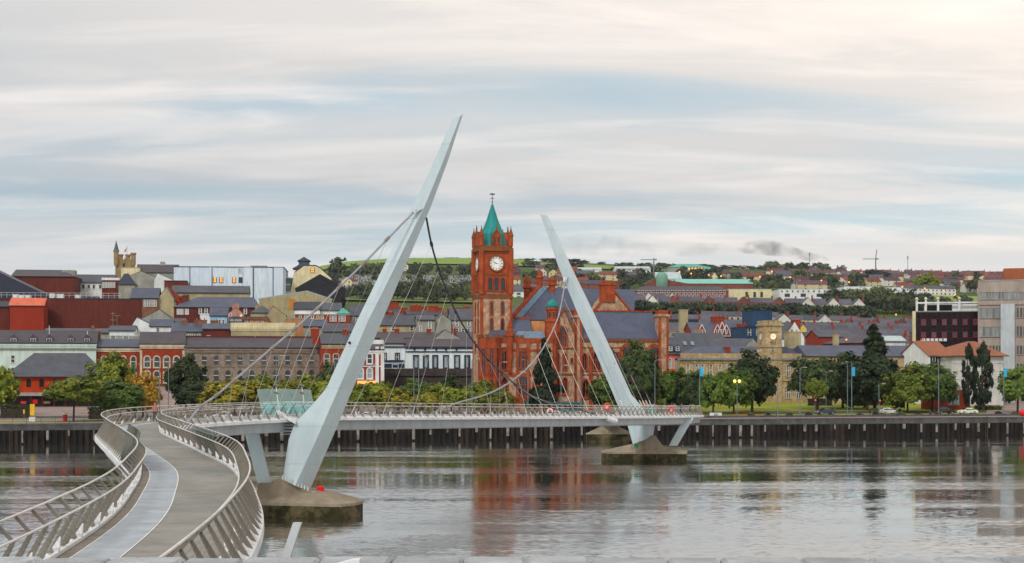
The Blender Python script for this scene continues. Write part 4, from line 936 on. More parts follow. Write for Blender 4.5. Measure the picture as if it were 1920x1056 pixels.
# polygonal bay at its left end
bx = gs(917, v); br = 2.5; mb = MB(); mb.lathe([(br, 0), (br, gZ(655, 917, v)), (br*1.05, gZ(653, 917, v)), (br*1.05, zw)], 8, bx, v+.2, 0, pi/8); by = part(mb, 'bay', m_rs)
for k in range(8):
    a = pi/8+k*pi/4; part(MB().box(bx+br*cos(a)-.35, bx+br*cos(a)+.35, v+.2+br*sin(a)-.35, v+.2+br*sin(a)+.35, zw, zw+.75), 'merlon', m_rsd, by)
for k in (-1, 0, 1):
    a = -pi/2+k*pi/4; rr = br*cos(pi/8)
    for rt, rb in ((650, 700), (712, 738)):
        win(by, bx+rr*cos(a), gZ(rb, 917, v), .95, (rb-rt)/8.2, 'lancet', y=v+.2+rr*sin(a), rz=a+pi/2, sur=m_rs, bar=m_rs, pane=m_glb, b=.2, proud=.1, bars='mull')
gwin(945, 654, 692, 8, 'lancet', v, 'mull', .4); gwin(946, 708, 738, 10, 'lancet', v, 'trace', .3)
for px in (973, 980, 987): gwin(px, 668, 690, 5, 'rect', v, 'none', .16)
gwin(980, 654, 664, 14, 'rect', v, 'trace', .25); gwin(981, 706, 742, 19, 'arch', v, 'trace', .5)
gwin(1004, 715, 738, 8, 'lancet', v, 'mull', .3); gwin(1022, 715, 738, 8, 'lancet', v, 'mull', .3)
rf = MB(); vx0, vx1 = gs(914, -2), gs(999, -2); D = 9.5; ym = -2+D/2
roof_hip(rf, vx0, vx1, -2, -2+D, zw+.1, gZ(597, 960, ym), gs(933, ym), gs(993, ym), .1); wr = part(rf, 'wing_roof', m_gsl)
part(MB().box(gs(930, ym), gs(995, ym), ym-.2, ym+.2, gZ(597, 960, ym)-.1, gZ(597, 960, ym)+.35), 'ridge_tiles', m_rs, wr)
lw = MB(); a, b = gs(975, v+.4), gs(1022, v+.4); lw.hexa([(a-1.6, v+.4, zw), (b, v+.4, zw), (b, v+5, zw), (a-1.6, v+5, zw)], [(a, v+1.6, gZ(621, 1000, v)), (b-.1, v+1.6, gZ(621, 1000, v)), (b-.1, v+5, gZ(621, 1000, v)), (a, v+5, gZ(621, 1000, v))]); part(lw, 'lead_roof', pm('lead_roof', C(120, 140, 160, 0.85), 0.12, 0.5, 0.5))
part(MB().box(gs(996, 3), gs(1026, 3), 3, 8.8, zw-1, gZ(602, 1010, 3)), 'attic_wall', pm('attic_render', C(205, 150, 105, 1.0), .15, .5))
v = -3.6; px = 956; x = gs(px, v); mb = MB(); mb.lathe([(.35, gZ(700, px, v)), (.75, gZ(668, px, v)), (.75, gZ(632, px, v)), (.95, gZ(630, px, v)), (.95, gZ(620, px, v)), (.6, gZ(616, px, v)), (.6, gZ(614, px, v))], 8, x, v, 0, pi/8); p_ = part(mb, 'pinnacle', m_rs)
mb = MB(); mb.lathe([(.62, gZ(614, px, v)), (.06, gZ(598, px, v))], 8, x, v, 0, pi/8); part(mb, 'pinnacle_cap', m_rs, p_)
# ------------------------------------------------------------------ the row of buildings facing the river
def B(*a, **k): return building(*a, **k)
def wrow(pxs, rt, rb, w, **k): return [(p, rt, rb, w, k) for p in pxs]
def lin_px(a, b, n): return [a+(b-a)*i/(n-1) for i in range(n)]
Qy = 12
# orange-red hipped hall on the left
M_or = pm('brick_bright_orange', C(172, 66, 34, 0.95), 0.14, 0.5, 0.9, kind='brick')
r, F, zb = B('bus_depot', 'orange red brick hall with wide grey hipped slate roof by the plaza', 'building', 14, 188, 358, 706, 662, M_or, M_sl, 'hip', 17, Qy, r0=64, r1=160,
  wins=wrow([28, 54, 78, 105, 131, 157], 710, 726, 8.5, st='arch', sur=M_or, bar=M_or, pane=m_glb, b=.18, proud=.1, bars='none'), over=.9)
x0, x1 = F.s(10), F.s(192)
MB().box(x0-.6, x1+.6, -2.6, 0.0, F.z(742)-zb, F.z(736)-zb).build('canopy', M_gry, r)
MB().box(x0+.3, x1-.3, -.06, 0, .6, F.z(743)-zb).build('shopfront', m_glb, r)
for k in range(9): q = lerp(x0+.5, x1-.5, k/8); MB().box(q-.25, q+.25, -.3, -.07, 0, F.z(743)-zb).build('pier', M_dred, r)
for px, w_, h_, mt in ((44, 10, 5, emi('sign_pink', C(200, 60, 70), .35)), (66, 9, 8, emi('sign_red', C(190, 40, 30), .4)), (88, 12, 5, pm('sign_cream', C(200, 170, 150)))):
    MB().box(F.s(px)-w_/16, F.s(px)+w_/16, -.2, -.08, F.z(757)-zb, F.z(757)-zb+h_/8).build('shop_sign', mt, r)
# pale mint building behind it
r, F, zb = B('mint_building', 'long pale mint rendered building with purple slate roof and dormers', 'building', -60, 180, 386, 643, 621, M_mint, M_slp, 'gx', 12, Qy,
  wins=[(24, 667, 680, 8), (-20, 667, 680, 8), (24, 690, 703, 8), (70, 690, 703, 8)], corn=M_mint)
for px in (25, 62, 92, 132, 163):
    x = F.s(px); z0 = F.z(643)-zb; mb = MB(); mb.prism([(-.95, 0), (.95, 0), (.95, 1.3), (0, 2.3), (-.95, 1.3)], .4, 3.5); d = mb.build('dormer', M_slp, r, (x, 0, z0))
    win(d, 0, .15, 1.2, .9, y=.39, b=.1, bars='mull')
MB().box(F.s(-62), F.s(182), -.45, 0, F.z(655)-zb, F.z(653)-zb).build('parapet_ledge', M_gry, r)
for px, rt in ((91, 610), (163, 620)):
    mb = MB(); mb.tube([(F.s(px), 2, F.z(643)-zb), (F.s(px), 2, F.z(rt)-zb)], .1, 6); mb.build('flagpole', m_frw, r)
# red brick pair
arch_c = dict(st='arch', sur=m_crm, b=.32, proud=.16)
r, F, zb = B('brick_house', 'red brick terrace with cream arched windows and blue grey roof', 'building', 182, 262, 392, 651, 637, M_red, M_slb, 'gx', 12, Qy,
  wins=wrow([195, 212, 231, 250], 669, 688, 8, **arch_c)+wrow([195, 212, 231, 250], 696, 718, 8, **arch_c)+wrow([195, 222, 248], 728, 748, 12, sur=M_navy, bar=m_frd, pane=m_glb), corn=m_crm, chims=[(184, 621, 9, M_brn)])
r, F, zb = B('brick_house', 'red brick house with white quoins, parapet and three storeys of arched windows', 'building', 263, 346, 392, 645, 624, M_red, M_slp, 'gx', 12, Qy,
  wins=wrow([276, 294, 312.5, 331], 669, 688, 9, **arch_c)+wrow([276, 294, 312.5, 331], 696, 717, 9, **arch_c)+[(307, 728, 750, 18, dict(sur=M_navy, bar=M_navy, pane=glass('door_blue', C(40, 60, 110)), name='shopfront')), (278, 730, 750, 12, dict(sur=M_navy, pane=m_glb, name='shopfront'))], corn=m_crm)
for px in (264.5, 344): MB().box(F.s(px)-.3, F.s(px)+.3, -.14, .1, 0, F.z(657)-zb).build('quoin', m_crm, r)
MB().box(F.s(262), F.s(347), -.3, 0, F.z(651)-zb, F.z(645)-zb).build('parapet', m_crm, r)
MB().box(F.s(322), F.s(344), -.1, 0, 0, F.z(728)-zb).build('shopfront', pm('shop_orange', C(176, 96, 56)), r)
# grey stone warehouse
aw = lin_px(383, 584, 10)
sg = dict(sur=M_gst, b=.28, proud=.14)
r, F, zb = B('stone_warehouse', 'long grey stone warehouse with three rows of arched sash windows', 'building', 347, 603, 396, 652, 634, M_gst, M_slp, 'gx', 13, Qy,
  wins=wrow([362]+aw, 668, 684, 8.5, st='seg', **sg)+wrow([362]+aw, 694, 714, 9, st='arch', **sg)+wrow([362]+aw, 724, 748, 10, st='arch', **sg), corn=M_gst)
MB().box(F.s(347), F.s(603), -.1, 0, F.z(689)-zb, F.z(687)-zb).build('string_course', M_gst, r)
zc = F.z(660)-zb
for k in range(64): q = lerp(F.s(348), F.s(602), k/63); MB().box(q-.16, q+.16, -.3, 0, zc-.35, zc+.25).build('corbel', M_gst, r)
for (a, b) in ((347, 480), (480, 603)): MB().box(F.s(a)+.1, F.s(b)-.1, 6.3, 6.7, F.z(634, None, 6.5)-zb+.2, F.z(634, None, 6.5)-zb+.55).build('ridge_tiles', M_dred, r)
r, F, zb = B('brick_house', 'tall orange brick house between grey warehouse and white pylon', 'building', 604, 668, 392, 645, 628, M_red, M_sl, 'gx', 12, Qy,
  wins=wrow([613, 630, 647], 664, 682, 9, st='seg', sur=m_crm, b=.2)+wrow([613, 630, 647], 692, 714, 9, st='arch', sur=m_crm, b=.2)+wrow([613, 630, 647], 724, 746, 10, st='arch', sur=m_crm, b=.2), corn=M_bei, chims=[(592, 617, 12, M_red), (648, 619, 10, M_red)])
m_gold = emi('shop_light_gold', (1.0, 0.48, 0.12), 0.6)
r, F, zb = B('ornate_house', 'narrow red and white banded house with lit golden shopfront', 'building', 668, 719, 390, 655, 641, M_red, M_sl, 'gx', 10, Qy,
  wins=wrow([676, 693], 664, 681, 8, st='arch', sur=M_wht, b=.35, proud=.2)+wrow([676, 693], 691, 709, 8, st='arch', sur=M_wht, b=.35, proud=.2, pane=m_gll), corn=M_wht)
for px in (707, 717): MB().box(F.s(px)-.45, F.s(px)+.45, -.25, .05, 0, F.z(650)-zb).build('pilaster', M_wht, r)
for rw in (659, 687): MB().box(F.s(668), F.s(719), -.2, 0, F.z(rw)-zb-.15, F.z(rw)-zb+.15).build('band', M_wht, r)
MB().box(F.s(668), F.s(719), -.3, .4, F.z(645)-zb, F.z(637.5)-zb).build('parapet', M_wht, r)
MB().box(F.s(670), F.s(704), -.5, 0, F.z(720)-zb, F.z(714)-zb).build('shop_fascia', m_gold, r)
# white hall on the city wall
M_wblue = pm('render_pale_blue_white', C(212, 224, 236, 1.1), 0.05, 0.3, 0.8)
cw = thing('city_wall', 'dark stone city rampart below the white and navy building', 'city wall', (0, 0, 0)); Fw = Fr(800, 408, Qy)
cw.location = (Fw.ox, Fw.oy, 4.5); cw.rotation_euler = (0, 0, Fw.a)
MB().hexa([(Fw.s(719), -.9, 0), (Fw.s(905), -.9, 0), (Fw.s(905), 8, 0), (Fw.s(719), 8, 0)], [(Fw.s(719), 0, Fw.z(691)-4.5), (Fw.s(905), 0, Fw.z(691)-4.5), (Fw.s(905), 8, Fw.z(691)-4.5), (Fw.s(719), 8, Fw.z(691)-4.5)]).build('wall_face', M_wall_dark, cw)
MB().box(Fw.s(719), Fw.s(905), -.75, -.2, Fw.z(705)-4.5, Fw.z(703.5)-4.5).build('string_course', M_wall_dark, cw)
nv = dict(sur=M_navy, bar=m_frw, b=.35, proud=.18, pane=m_gll, bars='mull')
r, F, zb = B('white_hall', 'white hall with navy window surrounds standing on the city wall', 'building', 760, 900, 412, 652, 637, M_wblue, M_slp, 'gx', 12, Qy,
  wins=wrow([780, 798.5, 816, 836, 857, 876], 668, 689, 6.5, **nv))
for rw, hh in ((659.5, .3), (652, .6)): MB().box(F.s(760), F.s(900), -.3, 0, F.z(rw)-zb-hh/2, F.z(rw)-zb+hh/2).build('navy_band', M_navy, r)
for px in (777, 797, 818, 836, 856): 
    d = MB(); d.lathe([(.32, 0), (.32, .15)], 10); o = d.build('roundel', M_navy, r, (F.s(px), 0, F.z(655.5)-zb)); o.rotation_euler = (pi/2, 0, 0)
r, F, zb = B('white_house', 'low white house with navy trim left of the white hall', 'building', 719, 759, 411, 644, 634, M_wblue, M_slp, 'gx', 12, Qy, wins=wrow([720.5, 745], 663, 676, 6, sur=M_navy, b=.25, proud=.15)+[(741, 684, 690, 10, dict(sur=M_wblue, pane=m_glz))])
for rw, hh in ((650.5, .35), (677, .5)): MB().box(F.s(719), F.s(761), -.3, 0, F.z(rw)-zb-hh/2, F.z(rw)-zb+hh/2).build('navy_band', M_navy, r)
MB().box(F.s(719), F.s(758), -.08, 0, F.z(690)-zb, F.z(682)-zb).build('navy_panel', M_navy, r)
# ---- right of the town hall
r, F, zb = B('pink_house', 'coral pink house with white windows and slate mansard beside town hall', 'building', 1252, 1276, 398, 664, 634, pm('render_coral', C(216, 106, 84, 1.0), .08, .4), M_sl, 'gx', 10, Qy,
  wins=wrow([1256.5, 1267], 673, 690, 6, bars='cross')+wrow([1256.5, 1267], 703, 722, 6, bars='cross'))
for px in (1257, 1270):
    mb = MB(); mb.prism([(-.8, 0), (.8, 0), (.8, 1.2), (0, 1.9), (-.8, 1.2)], -.1, 3); d = mb.build('dormer', M_slb, r, (F.s(px), 0, F.z(658)-zb)); win(d, 0, .1, .8, 1.0, y=-.1, b=.1)
r, F, zb = B('slate_house', 'grey rendered house with big grey gable and skylit slate roof', 'building', 1278, 1336, 412, 664, 626, M_gry, M_sl, 'gx', 13, Qy, chims=[(1262, 623, 14, M_gry, .6), (1307, 620, 14, M_gry, .6)])
for k in range(2):
    MB().box(-.5, .5, 0, .05, 0, 1.3).build('skylight', m_gll, r, (F.s(1290+14*k), 2.2, F.z(650)-zb+.5)).rotation_euler = (radians(-40), 0, 0)
# harbour office: sandstone with clock tower
HF = Fr(1430, 398, Qy)
tallw = dict(sur=M_sand, bar=m_frw, b=.2, proud=.1, bars='cross')
M_hb = M_sand
r, F, zb = B('harbour_office', 'sandstone harbour office with square clock tower and slate hipped roofs', 'building', 1276, 1512, 398, 672, 650, M_hb, M_slb, 'hip', 14, Qy, r0=1312, r1=1500,
  wins=wrow([1290, 1306, 1317, 1333, 1350, 1366], 684, 703, 6.5, **tallw)+wrow([1478, 1497], 685, 705, 8, **tallw)+wrow([1453.5], 685, 706, 4.5, **tallw)+wrow([1478, 1497], 724, 747, 8.5, **tallw)+wrow([1300, 1325, 1350, 1375], 724, 746, 6, **tallw), corn=M_hb)
MB().box(F.s(1270), F.s(1516), -.8, 0, F.z(675)-zb, F.z(672)-zb).build('cornice', pm('cornice_lead', C(130, 138, 138)), r)
par_z = F.z(672)-zb
MB().box(F.s(1276), F.s(1512), -.2, .3, par_z, par_z+1.3).build('parapet', M_hb, r)
MB().box(F.s(1462), F.s(1512), -.3, 0, F.z(715)-zb, F.z(712)-zb).build('string_course', M_hb, r)
d = win(r, F.s(1454), 0.5, 1.3, 4.0, 'rect', y=0, sur=M_hb, bar=m_frd, pane=m_glb, b=.4, proud=.35, bars='none', name='door')
MB().prism([(-1.6, 4.6), (1.6, 4.6), (0, 5.6)], -.5, 0).build('pediment', M_hb, r, (F.s(1454), 0, 0.5))
# clock tower
v = -0.6; x0, x1 = F.s(1433, v), F.s(1466, v); wT = x1-x0; zt = F.z(601, 1448, v)-zb
t = MB().box(x0, x1, v, v+wT, 0, zt-1.4).build('clock_tower', M_hb, r)
zc0 = F.z(664, 1448, v)-zb
MB().box(x0-.35, x1+.35, v-.35, v+wT+.35, zt-1.4, zt-1.0).build('tower_cornice', M_hb, t)
MB().box(x0-.2, x1+.2, v-.2, v+wT+.2, F.z(651, 1448, v)-zb, F.z(649, 1448, v)-zb).build('tower_band', M_hb, t)
for k in range(4):
    a = lerp(x0, x1, k/4+.02); b_ = lerp(x0, x1, k/4+.22)
    MB().box(a, b_, v-.1, v+.4, zt-1.0, zt).build('merlon', M_hb, t)
    MB().box(x0-.1, x0+.4, lerp(v+.5, v+wT, k/4+.02), lerp(v+.5, v+wT, k/4+.22), zt-1.0, zt).build('merlon', M_hb, t)
n = 20
for rz, lx, ly in ((0, (x0+x1)/2, v), (-pi/2, x0, v+wT/2)):
    zc = F.z(631, 1448, v)-zb; ro = .82
    mb = MB(); mb.lathe([(ro*1.2, 0), (ro*1.2, .14), (ro, .14), (ro, .06)], n); o = mb.build('clock', M_hb, t, (lx, ly, zc)); o.rotation_euler = (pi/2, 0, rz)
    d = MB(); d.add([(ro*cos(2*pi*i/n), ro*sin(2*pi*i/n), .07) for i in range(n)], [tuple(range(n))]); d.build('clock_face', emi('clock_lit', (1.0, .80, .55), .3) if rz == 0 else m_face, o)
    h = MB(); h.add([(-.06, -.1, .09), (.06, -.1, .09), (.5, .32, .09)], [(0, 1, 2)]); h.add([(-.05, -.1, .09), (.05, -.1, .09), (-.25, .6, .09)], [(0, 1, 2)])
    for i in range(12): a = 2*pi*i/12; h.add([(.6*cos(a-.04), .6*sin(a-.04), .09), (.74*cos(a), .74*sin(a), .09), (.6*cos(a+.04), .6*sin(a+.04), .09)], [(0, 1, 2)])
    h.build('clock_hands', m_frd, o)
    mb = MB(); mb.prism([(-1.3, 1.25), (1.3, 1.25), (1.3, 1.5), (0, 2.1), (-1.3, 1.5)], -.25, 0); q = mb.build('clock_pediment', M_hb, t, (lx, ly, zc)); q.rotation_euler = (0, 0, rz)
    win(t, lx, F.z(660, 1448, v)-zb, .9, 1.3, y=ly, rz=rz, sur=M_hb, b=.15, bars='cross')
    for k in range(4): 
        q = (k-1.5)*.42; dx, dy = (q, 0) if rz == 0 else (0, -q)
        win(t, lx+dx, F.z(645, 1448, v)-zb, .2, .7, y=ly+dy, rz=rz, sur=M_hb, pane=m_glb, b=.08, proud=.05, bars='none')
pd = MB(); a = F.s(1413, -.3); b_ = F.s(1446, -.3); pd.prism([(a, par_z), (b_, par_z), ((a+b_)/2, F.z(656, 1430)-zb)], -.35, 5); pd.build('front_pediment', M_hb, r)
for px, w_ in ((1365, 3),): MB().box(F.s(px, 3)-.2, F.s(px, 3)+.3, 2, 7, F.z(664)-zb, F.z(650)-zb).build('party_wall', M_red, r)
r, F, zb = B('sandstone_wing', 'long low sandstone wing with broad grey hipped roof behind dark trees', 'building', 1513, 1742, 402, 668, 648, M_hb, M_slb, 'hip', 13, Qy, r0=1495, r1=1708,
  wins=wrow([1525, 1545, 1565, 1640, 1675, 1700, 1720], 682, 702, 6, **tallw)+wrow([1525, 1545, 1640, 1675, 1700, 1720], 724, 746, 7, **tallw), chims=[(1486, 622, 26, M_bei, .8), (1567, 628, 10, M_bei, .7)])
# terracotta roofed block
M_ltc = pm('block_pale_grey', C(200, 200, 196, 1.0), 0.06, 0.4, 0.85, c2=C(170, 170, 168), c2amt=.4)
r, F, zb = B('pale_block', 'pale grey block with terracotta hipped roof beside two cypresses', 'building', 1786, 1882, 386, 667, 640, M_ltc, M_terra, 'hip', 19, Qy, r0=1815, r1=1828, over=1.0,
  wins=[(1853, 671, 708, 7, dict(sur=m_frw, pane=m_glb, bars='mull')), (1798, 735, 752, 16, dict(sur=m_frd, pane=m_glb)), (1842, 735, 752, 34, dict(sur=m_frd, pane=m_glb, bars='mull'))])
for rw in (682, 697, 712, 727): MB().box(F.s(1786), F.s(1882), -.05, 0, F.z(rw)-zb-.05, F.z(rw)-zb+.05).build('joint_band', M_gry, r)
r, F, zb = B('side_wing', 'white wing with dark strip windows under terracotta roof', 'building', 1742, 1786, 391, 667, 641, M_wht, M_terra, 'gx', 17, Qy,
  wins=wrow(lin_px(1746, 1785, 9), 670, 684, 3.2, sur=m_frd, bar=m_frd, pane=m_glb, bars='none', b=.06)+[(1780, 697, 715, 3, dict(sur=m_frd, pane=m_glb)), (1765, 697, 715, 3, dict(sur=m_frd, pane=m_glb))], chims=[(1729, 639, 10, M_bei, .5)])
r, F, zb = B('substation', 'small orange brick substation with grey double doors under the trees', 'substation', 1745, 1818, 366, 730, 728, M_red, M_gry, 'flat', 5, Qy,
  wins=[(1793, 740, 759, 11, dict(sur=M_steel, bar=M_steel, pane=pm('steel_door', C(150, 160, 160)), name='door', bars='mull')), (1781, 740, 759, 8, dict(sur=M_steel, bar=M_steel, pane=pm('steel_door', C(150, 160, 160)), name='door', bars='none'))])
# black glass office block
M_bglass = pm('black_glass', (0.006, 0.005, 0.008), 0.4, 0.3, 0.08, 0, 0.18, objvar=.4)
m_redfr = pm('frame_crimson', C(170, 30, 50, 1.0), 0.1, 1)
r, F, zb = B('glass_office', 'black glass office block with crimson framed windows and white roof frame', 'office', 1717, 1834, 430, 583, 582, M_blk, M_gry, 'flat', 22, -14)
cols = 12; rows_ = [(584, 597), (597.5, 609.5), (610, 621.5), (622, 633), (633.5, 646), (646.5, 660)]
for j, (ra, rb) in enumerate(rows_):
    for i in range(cols):
        a, b_ = F.s(lerp(1717, 1834, i/cols))+.04, F.s(lerp(1717, 1834, (i+1)/cols))-.04
        MB().box(a, b_, -.10, 0, F.z(rb)-zb+.04, F.z(ra)-zb-.04).build('glass_panel', M_bglass, r)
        if (j, i) in ((1, 1), (1, 3), (1, 5), (1, 7), (1, 9), (1, 11), (3, 1), (3, 3), (3, 5), (3, 7), (3, 9), (3, 11)):
            win(r, (a+b_)/2, F.z(rb)-zb+.15, b_-a-.35, (rb-ra)*F.Y/FP-.4, y=-.10, sur=m_redfr, bar=m_redfr, pane=m_glz, b=.12, proud=.1, bars='none')
for i in range(cols+1): MB().box(F.s(lerp(1717, 1834, i/cols))-.035, F.s(lerp(1717, 1834, i/cols))+.035, -.13, 0, F.z(660)-zb, F.z(584)-zb).build('mullion', pm('mullion_maroon', C(80, 20, 40)), r)
MB().box(F.s(1711), F.s(1717), -.3, 6, 0, F.z(583)-zb).build('end_fin', M_crmw, r)
MB().box(F.s(1735, 2), F.s(1834, 2), 2.0, 16, F.z(583)-zb, F.z(570)-zb).build('roof_storey', M_wht, r)
for (a, b_) in ((1738, 1757), (1761, 1785)): MB().box(F.s(a, 1.9), F.s(b_, 1.9), 1.85, 2.0, F.z(582)-zb, F.z(571)-zb).build('dark_glazing', M_bglass, r)
MB().box(F.s(1717), F.s(1834), .2, .7, F.z(569)-zb, F.z(566)-zb).build('roof_beam', M_wht, r)
for px in (1719, 1736, 1759, 1799):
    x = F.s(px); MB().box(x-.3, x+.3, .15, .75, F.z(583)-zb, F.z(563)-zb).build('roof_post', M_wht, r)
    mb = MB(); mb.lathe([(.1, 0), (.42, .25), (.48, .5), (.3, .8), (.1, .95)], 10, x, .45); mb.v = [(a_, b2, c_+F.z(563)-zb) for a_, b2, c_ in mb.v]; mb.build('finial', M_crmw, r)
for k in range(6): MB().box(0, .9, 0, .5, 0, .8).build('air_conditioner', M_wht, r, (F.s(1729+8*k, -1.6), -1.6, F.z(640)-zb))
# concrete office on the right edge
r, F, zb = B('concrete_office', 'big grey concrete office block with ribbon windows at right edge', 'office', 1834, 2010, 408, 524, 523, M_conc2, M_gry, 'flat', 24, -17)
for ra, rb, px0, px1, n_, pn in ((548, 561, 1836, 2000, 28, m_gll), (578, 596, 1836, 1878, 7, m_gll), (577, 595, 1905, 2000, 15, m_glz), (613, 631, 1836, 1878, 7, m_gll), (612, 630, 1905, 2000, 15, m_glz), (648, 664, 1836, 1878, 7, m_glz), (648, 664, 1905, 2000, 15, m_glz), (682, 698, 1905, 2000, 15, m_glz)):
    for k in range(n_):
        px_win(r, F, zb, lerp(px0, px1, (k+.5)/n_), ra, rb, (px1-px0)/n_*.58, sur=M_conc2, bar=m_frd, pane=pn, b=.12, proud=.22, bars='none')
MB().box(F.s(1876), F.s(1902), -2.4, 0, 0, F.z(570)-zb).build('stair_tower', pm('stair_tower_grey', C(178, 186, 190, 1.0), .06, .4), r)
MB().box(F.s(1834), F.s(2010), -.35, 0, F.z(571)-zb, F.z(563)-zb).build('concrete_band', M_conc2, r)
MB().box(F.s(1882, 6), F.s(2000, 6), 6, 20, F.z(525)-zb, F.z(500)-zb).build('plant_room', pm('plant_room_brown', C(146, 88, 62, 1.0), .12, .3), r)
for k in range(4): 
    mb = MB(); x = F.s(1854+4*k, 5); mb.tube([(x, 5, F.z(526)-zb), (x+.3*(k % 2), 5, F.z(508+3*k)-zb)], .06, 5); mb.build('antenna', M_steel, r)
# ------------------------------------------------------------------ the walled town on the left hill
M_mall = pm('brick_mall', C(102, 50, 43, 0.92), 0.14, 0.08, 0.9, c2=C(66, 28, 26), c2amt=0.5, c2scale=0.15, stretch=(1, 1, .25), kind='brick')
M_mallr = pm('brick_mall_bright', C(152, 58, 42, 0.92), 0.14, 0.1, 0.9, c2=C(120, 36, 28), c2amt=0.5, c2scale=0.2, stretch=(1, 1, .25))
r, F, zb = B('shopping_centre', 'huge windowless dark red brick block with railed roof', 'shopping centre', -60, 266, 480, 559, 558, M_mall, M_sld, 'flat', 40, 8)
for k in range(26):
    x = F.s(lerp(-40, 225, k/25), 1); mb = MB(); mb.tube([(x, 1, F.z(559)-zb), (x, 1, F.z(549)-zb)], .05, 4); mb.build('rail_post', m_frw, r)
for rw in (549, 553.5): mb = MB(); mb.tube([(F.s(-40, 1), 1, F.z(rw)-zb), (F.s(225, 1), 1, F.z(rw)-zb)], .05, 4); mb.build('roof_rail', m_frw, r)
for px, w_, h_ in ((28, 9, 6), (40, 10, 5), (52, 8, 5), (97, 9, 8), (112, 12, 7), (145, 8, 6), (170, 30, 3), (205, 26, 3)):
    MB().box(F.s(px-w_/2, 5), F.s(px+w_/2, 5), 5, 8, F.z(559)-zb, F.z(557-h_)-zb).build('roof_plant', M_wht if h_ > 4 else M_sl, r)
mb = MB(); x = F.s(214, -1)
for q, h_ in ((-.4, 30), (.9, 24)): mb.tube([(x+q, -1, F.z(620)-zb), (x+q, -1, F.z(615-h_)-zb)], .06, 5)
mb.box(x-1.1, x+.4, -1.05, -.95, F.z(588)-zb, F.z(587.4)-zb); mb.box(x-1.3, x+.6, -1.05, -.95, F.z(600)-zb, F.z(599.4)-zb); mb.box(x+.1, x+2, -1.05, -.95, F.z(592)-zb, F.z(591.4)-zb); mb.build('television_aerial', M_gry, r)
r, F, zb = B('brick_stair_block', 'bright red brick block with pink sloped top before the dark mall', 'building', 18, 82, 470, 573, 560, M_mallr, pm('roof_salmon', C(206, 118, 96, .9), .12, .4), 'gx', 8, 8)
MB().box(F.s(18)-.1, F.s(82)+.1, -.15, 0, F.z(574.5)-zb, F.z(572.5)-zb).build('white_band', M_gry, r)
B('brick_lean_to', 'dark brick annexe left of the bright red block', 'building', -60, 17, 471, 575, 566, M_mall, M_sld, 'gx', 8, 8)
B('dark_pitched_hall', 'large navy slate roofed hall sloping at the left edge', 'building', -160, 78, 500, 549, 492, M_sld, M_sld, 'gy', 24, 8, apex=-42)
r, F, zb = B('mall_block', 'red brown brick upper mall block with dark roof', 'building', 22, 140, 545, 518, 506, M_mall, M_slp, 'hip', 20, 8, r0=30, r1=116)
MB().box(F.s(116, 6), F.s(140, 6), 6, 12, F.z(520)-zb, F.z(504)-zb).build('lift_house', M_gry, r)
B('white_terrace', 'white house with long slate roof below the turreted tower', 'house', 142, 214, 562, 530, 516, M_wht, M_sl, 'gx', 10, 8, wins=wrow([156, 166.5, 176, 188], 534, 541, 4, bars='none'))
B('red_terrace', 'small red brick house with white parapet on the hill', 'house', 191, 224, 545, 524, 523, M_dred, M_wht, 'flat', 9, 8, par=.6, wins=wrow([194, 199, 204, 209, 214], 530, 539, 2.6, pane=m_gll))
B('bay_house', 'dark slate roofed villa with pointed turret', 'house', 222, 252, 540, 533, 513, M_gry, M_sld, 'hip', 10, 8, r0=233, r1=241)
# turreted tower
F = Fr(234, 620, 20); x0, x1 = F.s(219), F.s(252); zb = F.ground((x0, x1), 8)-1; W_ = x1-x0
r = thing('turreted_tower', 'sandstone tower with round turrets and one spire flying a red flag', 'tower', (F.ox, F.oy, zb), F.a)
M_tw = pm('tower_stone', C(150, 130, 98, 1.0), .2, .4, .9, c2=C(104, 92, 72), c2amt=.5)
tb = MB().box(x0, x1, 0, W_, 0, F.z(487)-zb).build('tower_body', M_tw, r)
for k in range(5): MB().box(lerp(x0, x1, k/5+.03), lerp(x0, x1, k/5+.14), -.1, .5, F.z(487)-zb, F.z(483.5)-zb).build('merlon', M_tw, tb)
for px, v, rt in ((218, 0, 470), (226, W_, 475), (250, 0, 474), (240, W_, 475)):
    x = F.s(px, v) if v == 0 else F.s(px, v); mb = MB(); mb.lathe([(.7, F.z(500)-zb), (1.0, F.z(494)-zb), (1.0, F.z(rt+3)-zb), (1.25, F.z(rt+2.5)-zb), (1.25, F.z(rt)-zb)], 10, x, v); q = mb.build('turret', M_tw, r)
    if px == 218: mb = MB(); mb.lathe([(1.05, F.z(470)-zb), (.05, F.z(452)-zb)], 8, x, v); mb.build('spire', M_slb, q)
mb = MB(); x = F.s(238, 2); mb.tube([(x, 2, F.z(487)-zb), (x, 2, F.z(460)-zb)], .08, 5); fp_ = mb.build('flagpole', M_steel, r)
mb = MB(); mb.add([(x, 2, F.z(462)-zb), (x-.5, 2.1, F.z(471)-zb), (x-1.3, 1.9, F.z(472)-zb), (x-.3, 2, F.z(465)-zb), (x+.02, 2.06, F.z(462)-zb), (x-.48, 2.16, F.z(471)-zb), (x-1.28, 1.96, F.z(472)-zb)], [(0, 1, 2, 3), (3, 6, 5, 4)]); mb.build('flag', pm('flag_red', C(200, 40, 40)), fp_)
win(tb, F.s(232), F.z(502)-zb, 1.0, 1.8, 'rect', sur=M_tw, pane=m_glb, bars='none')
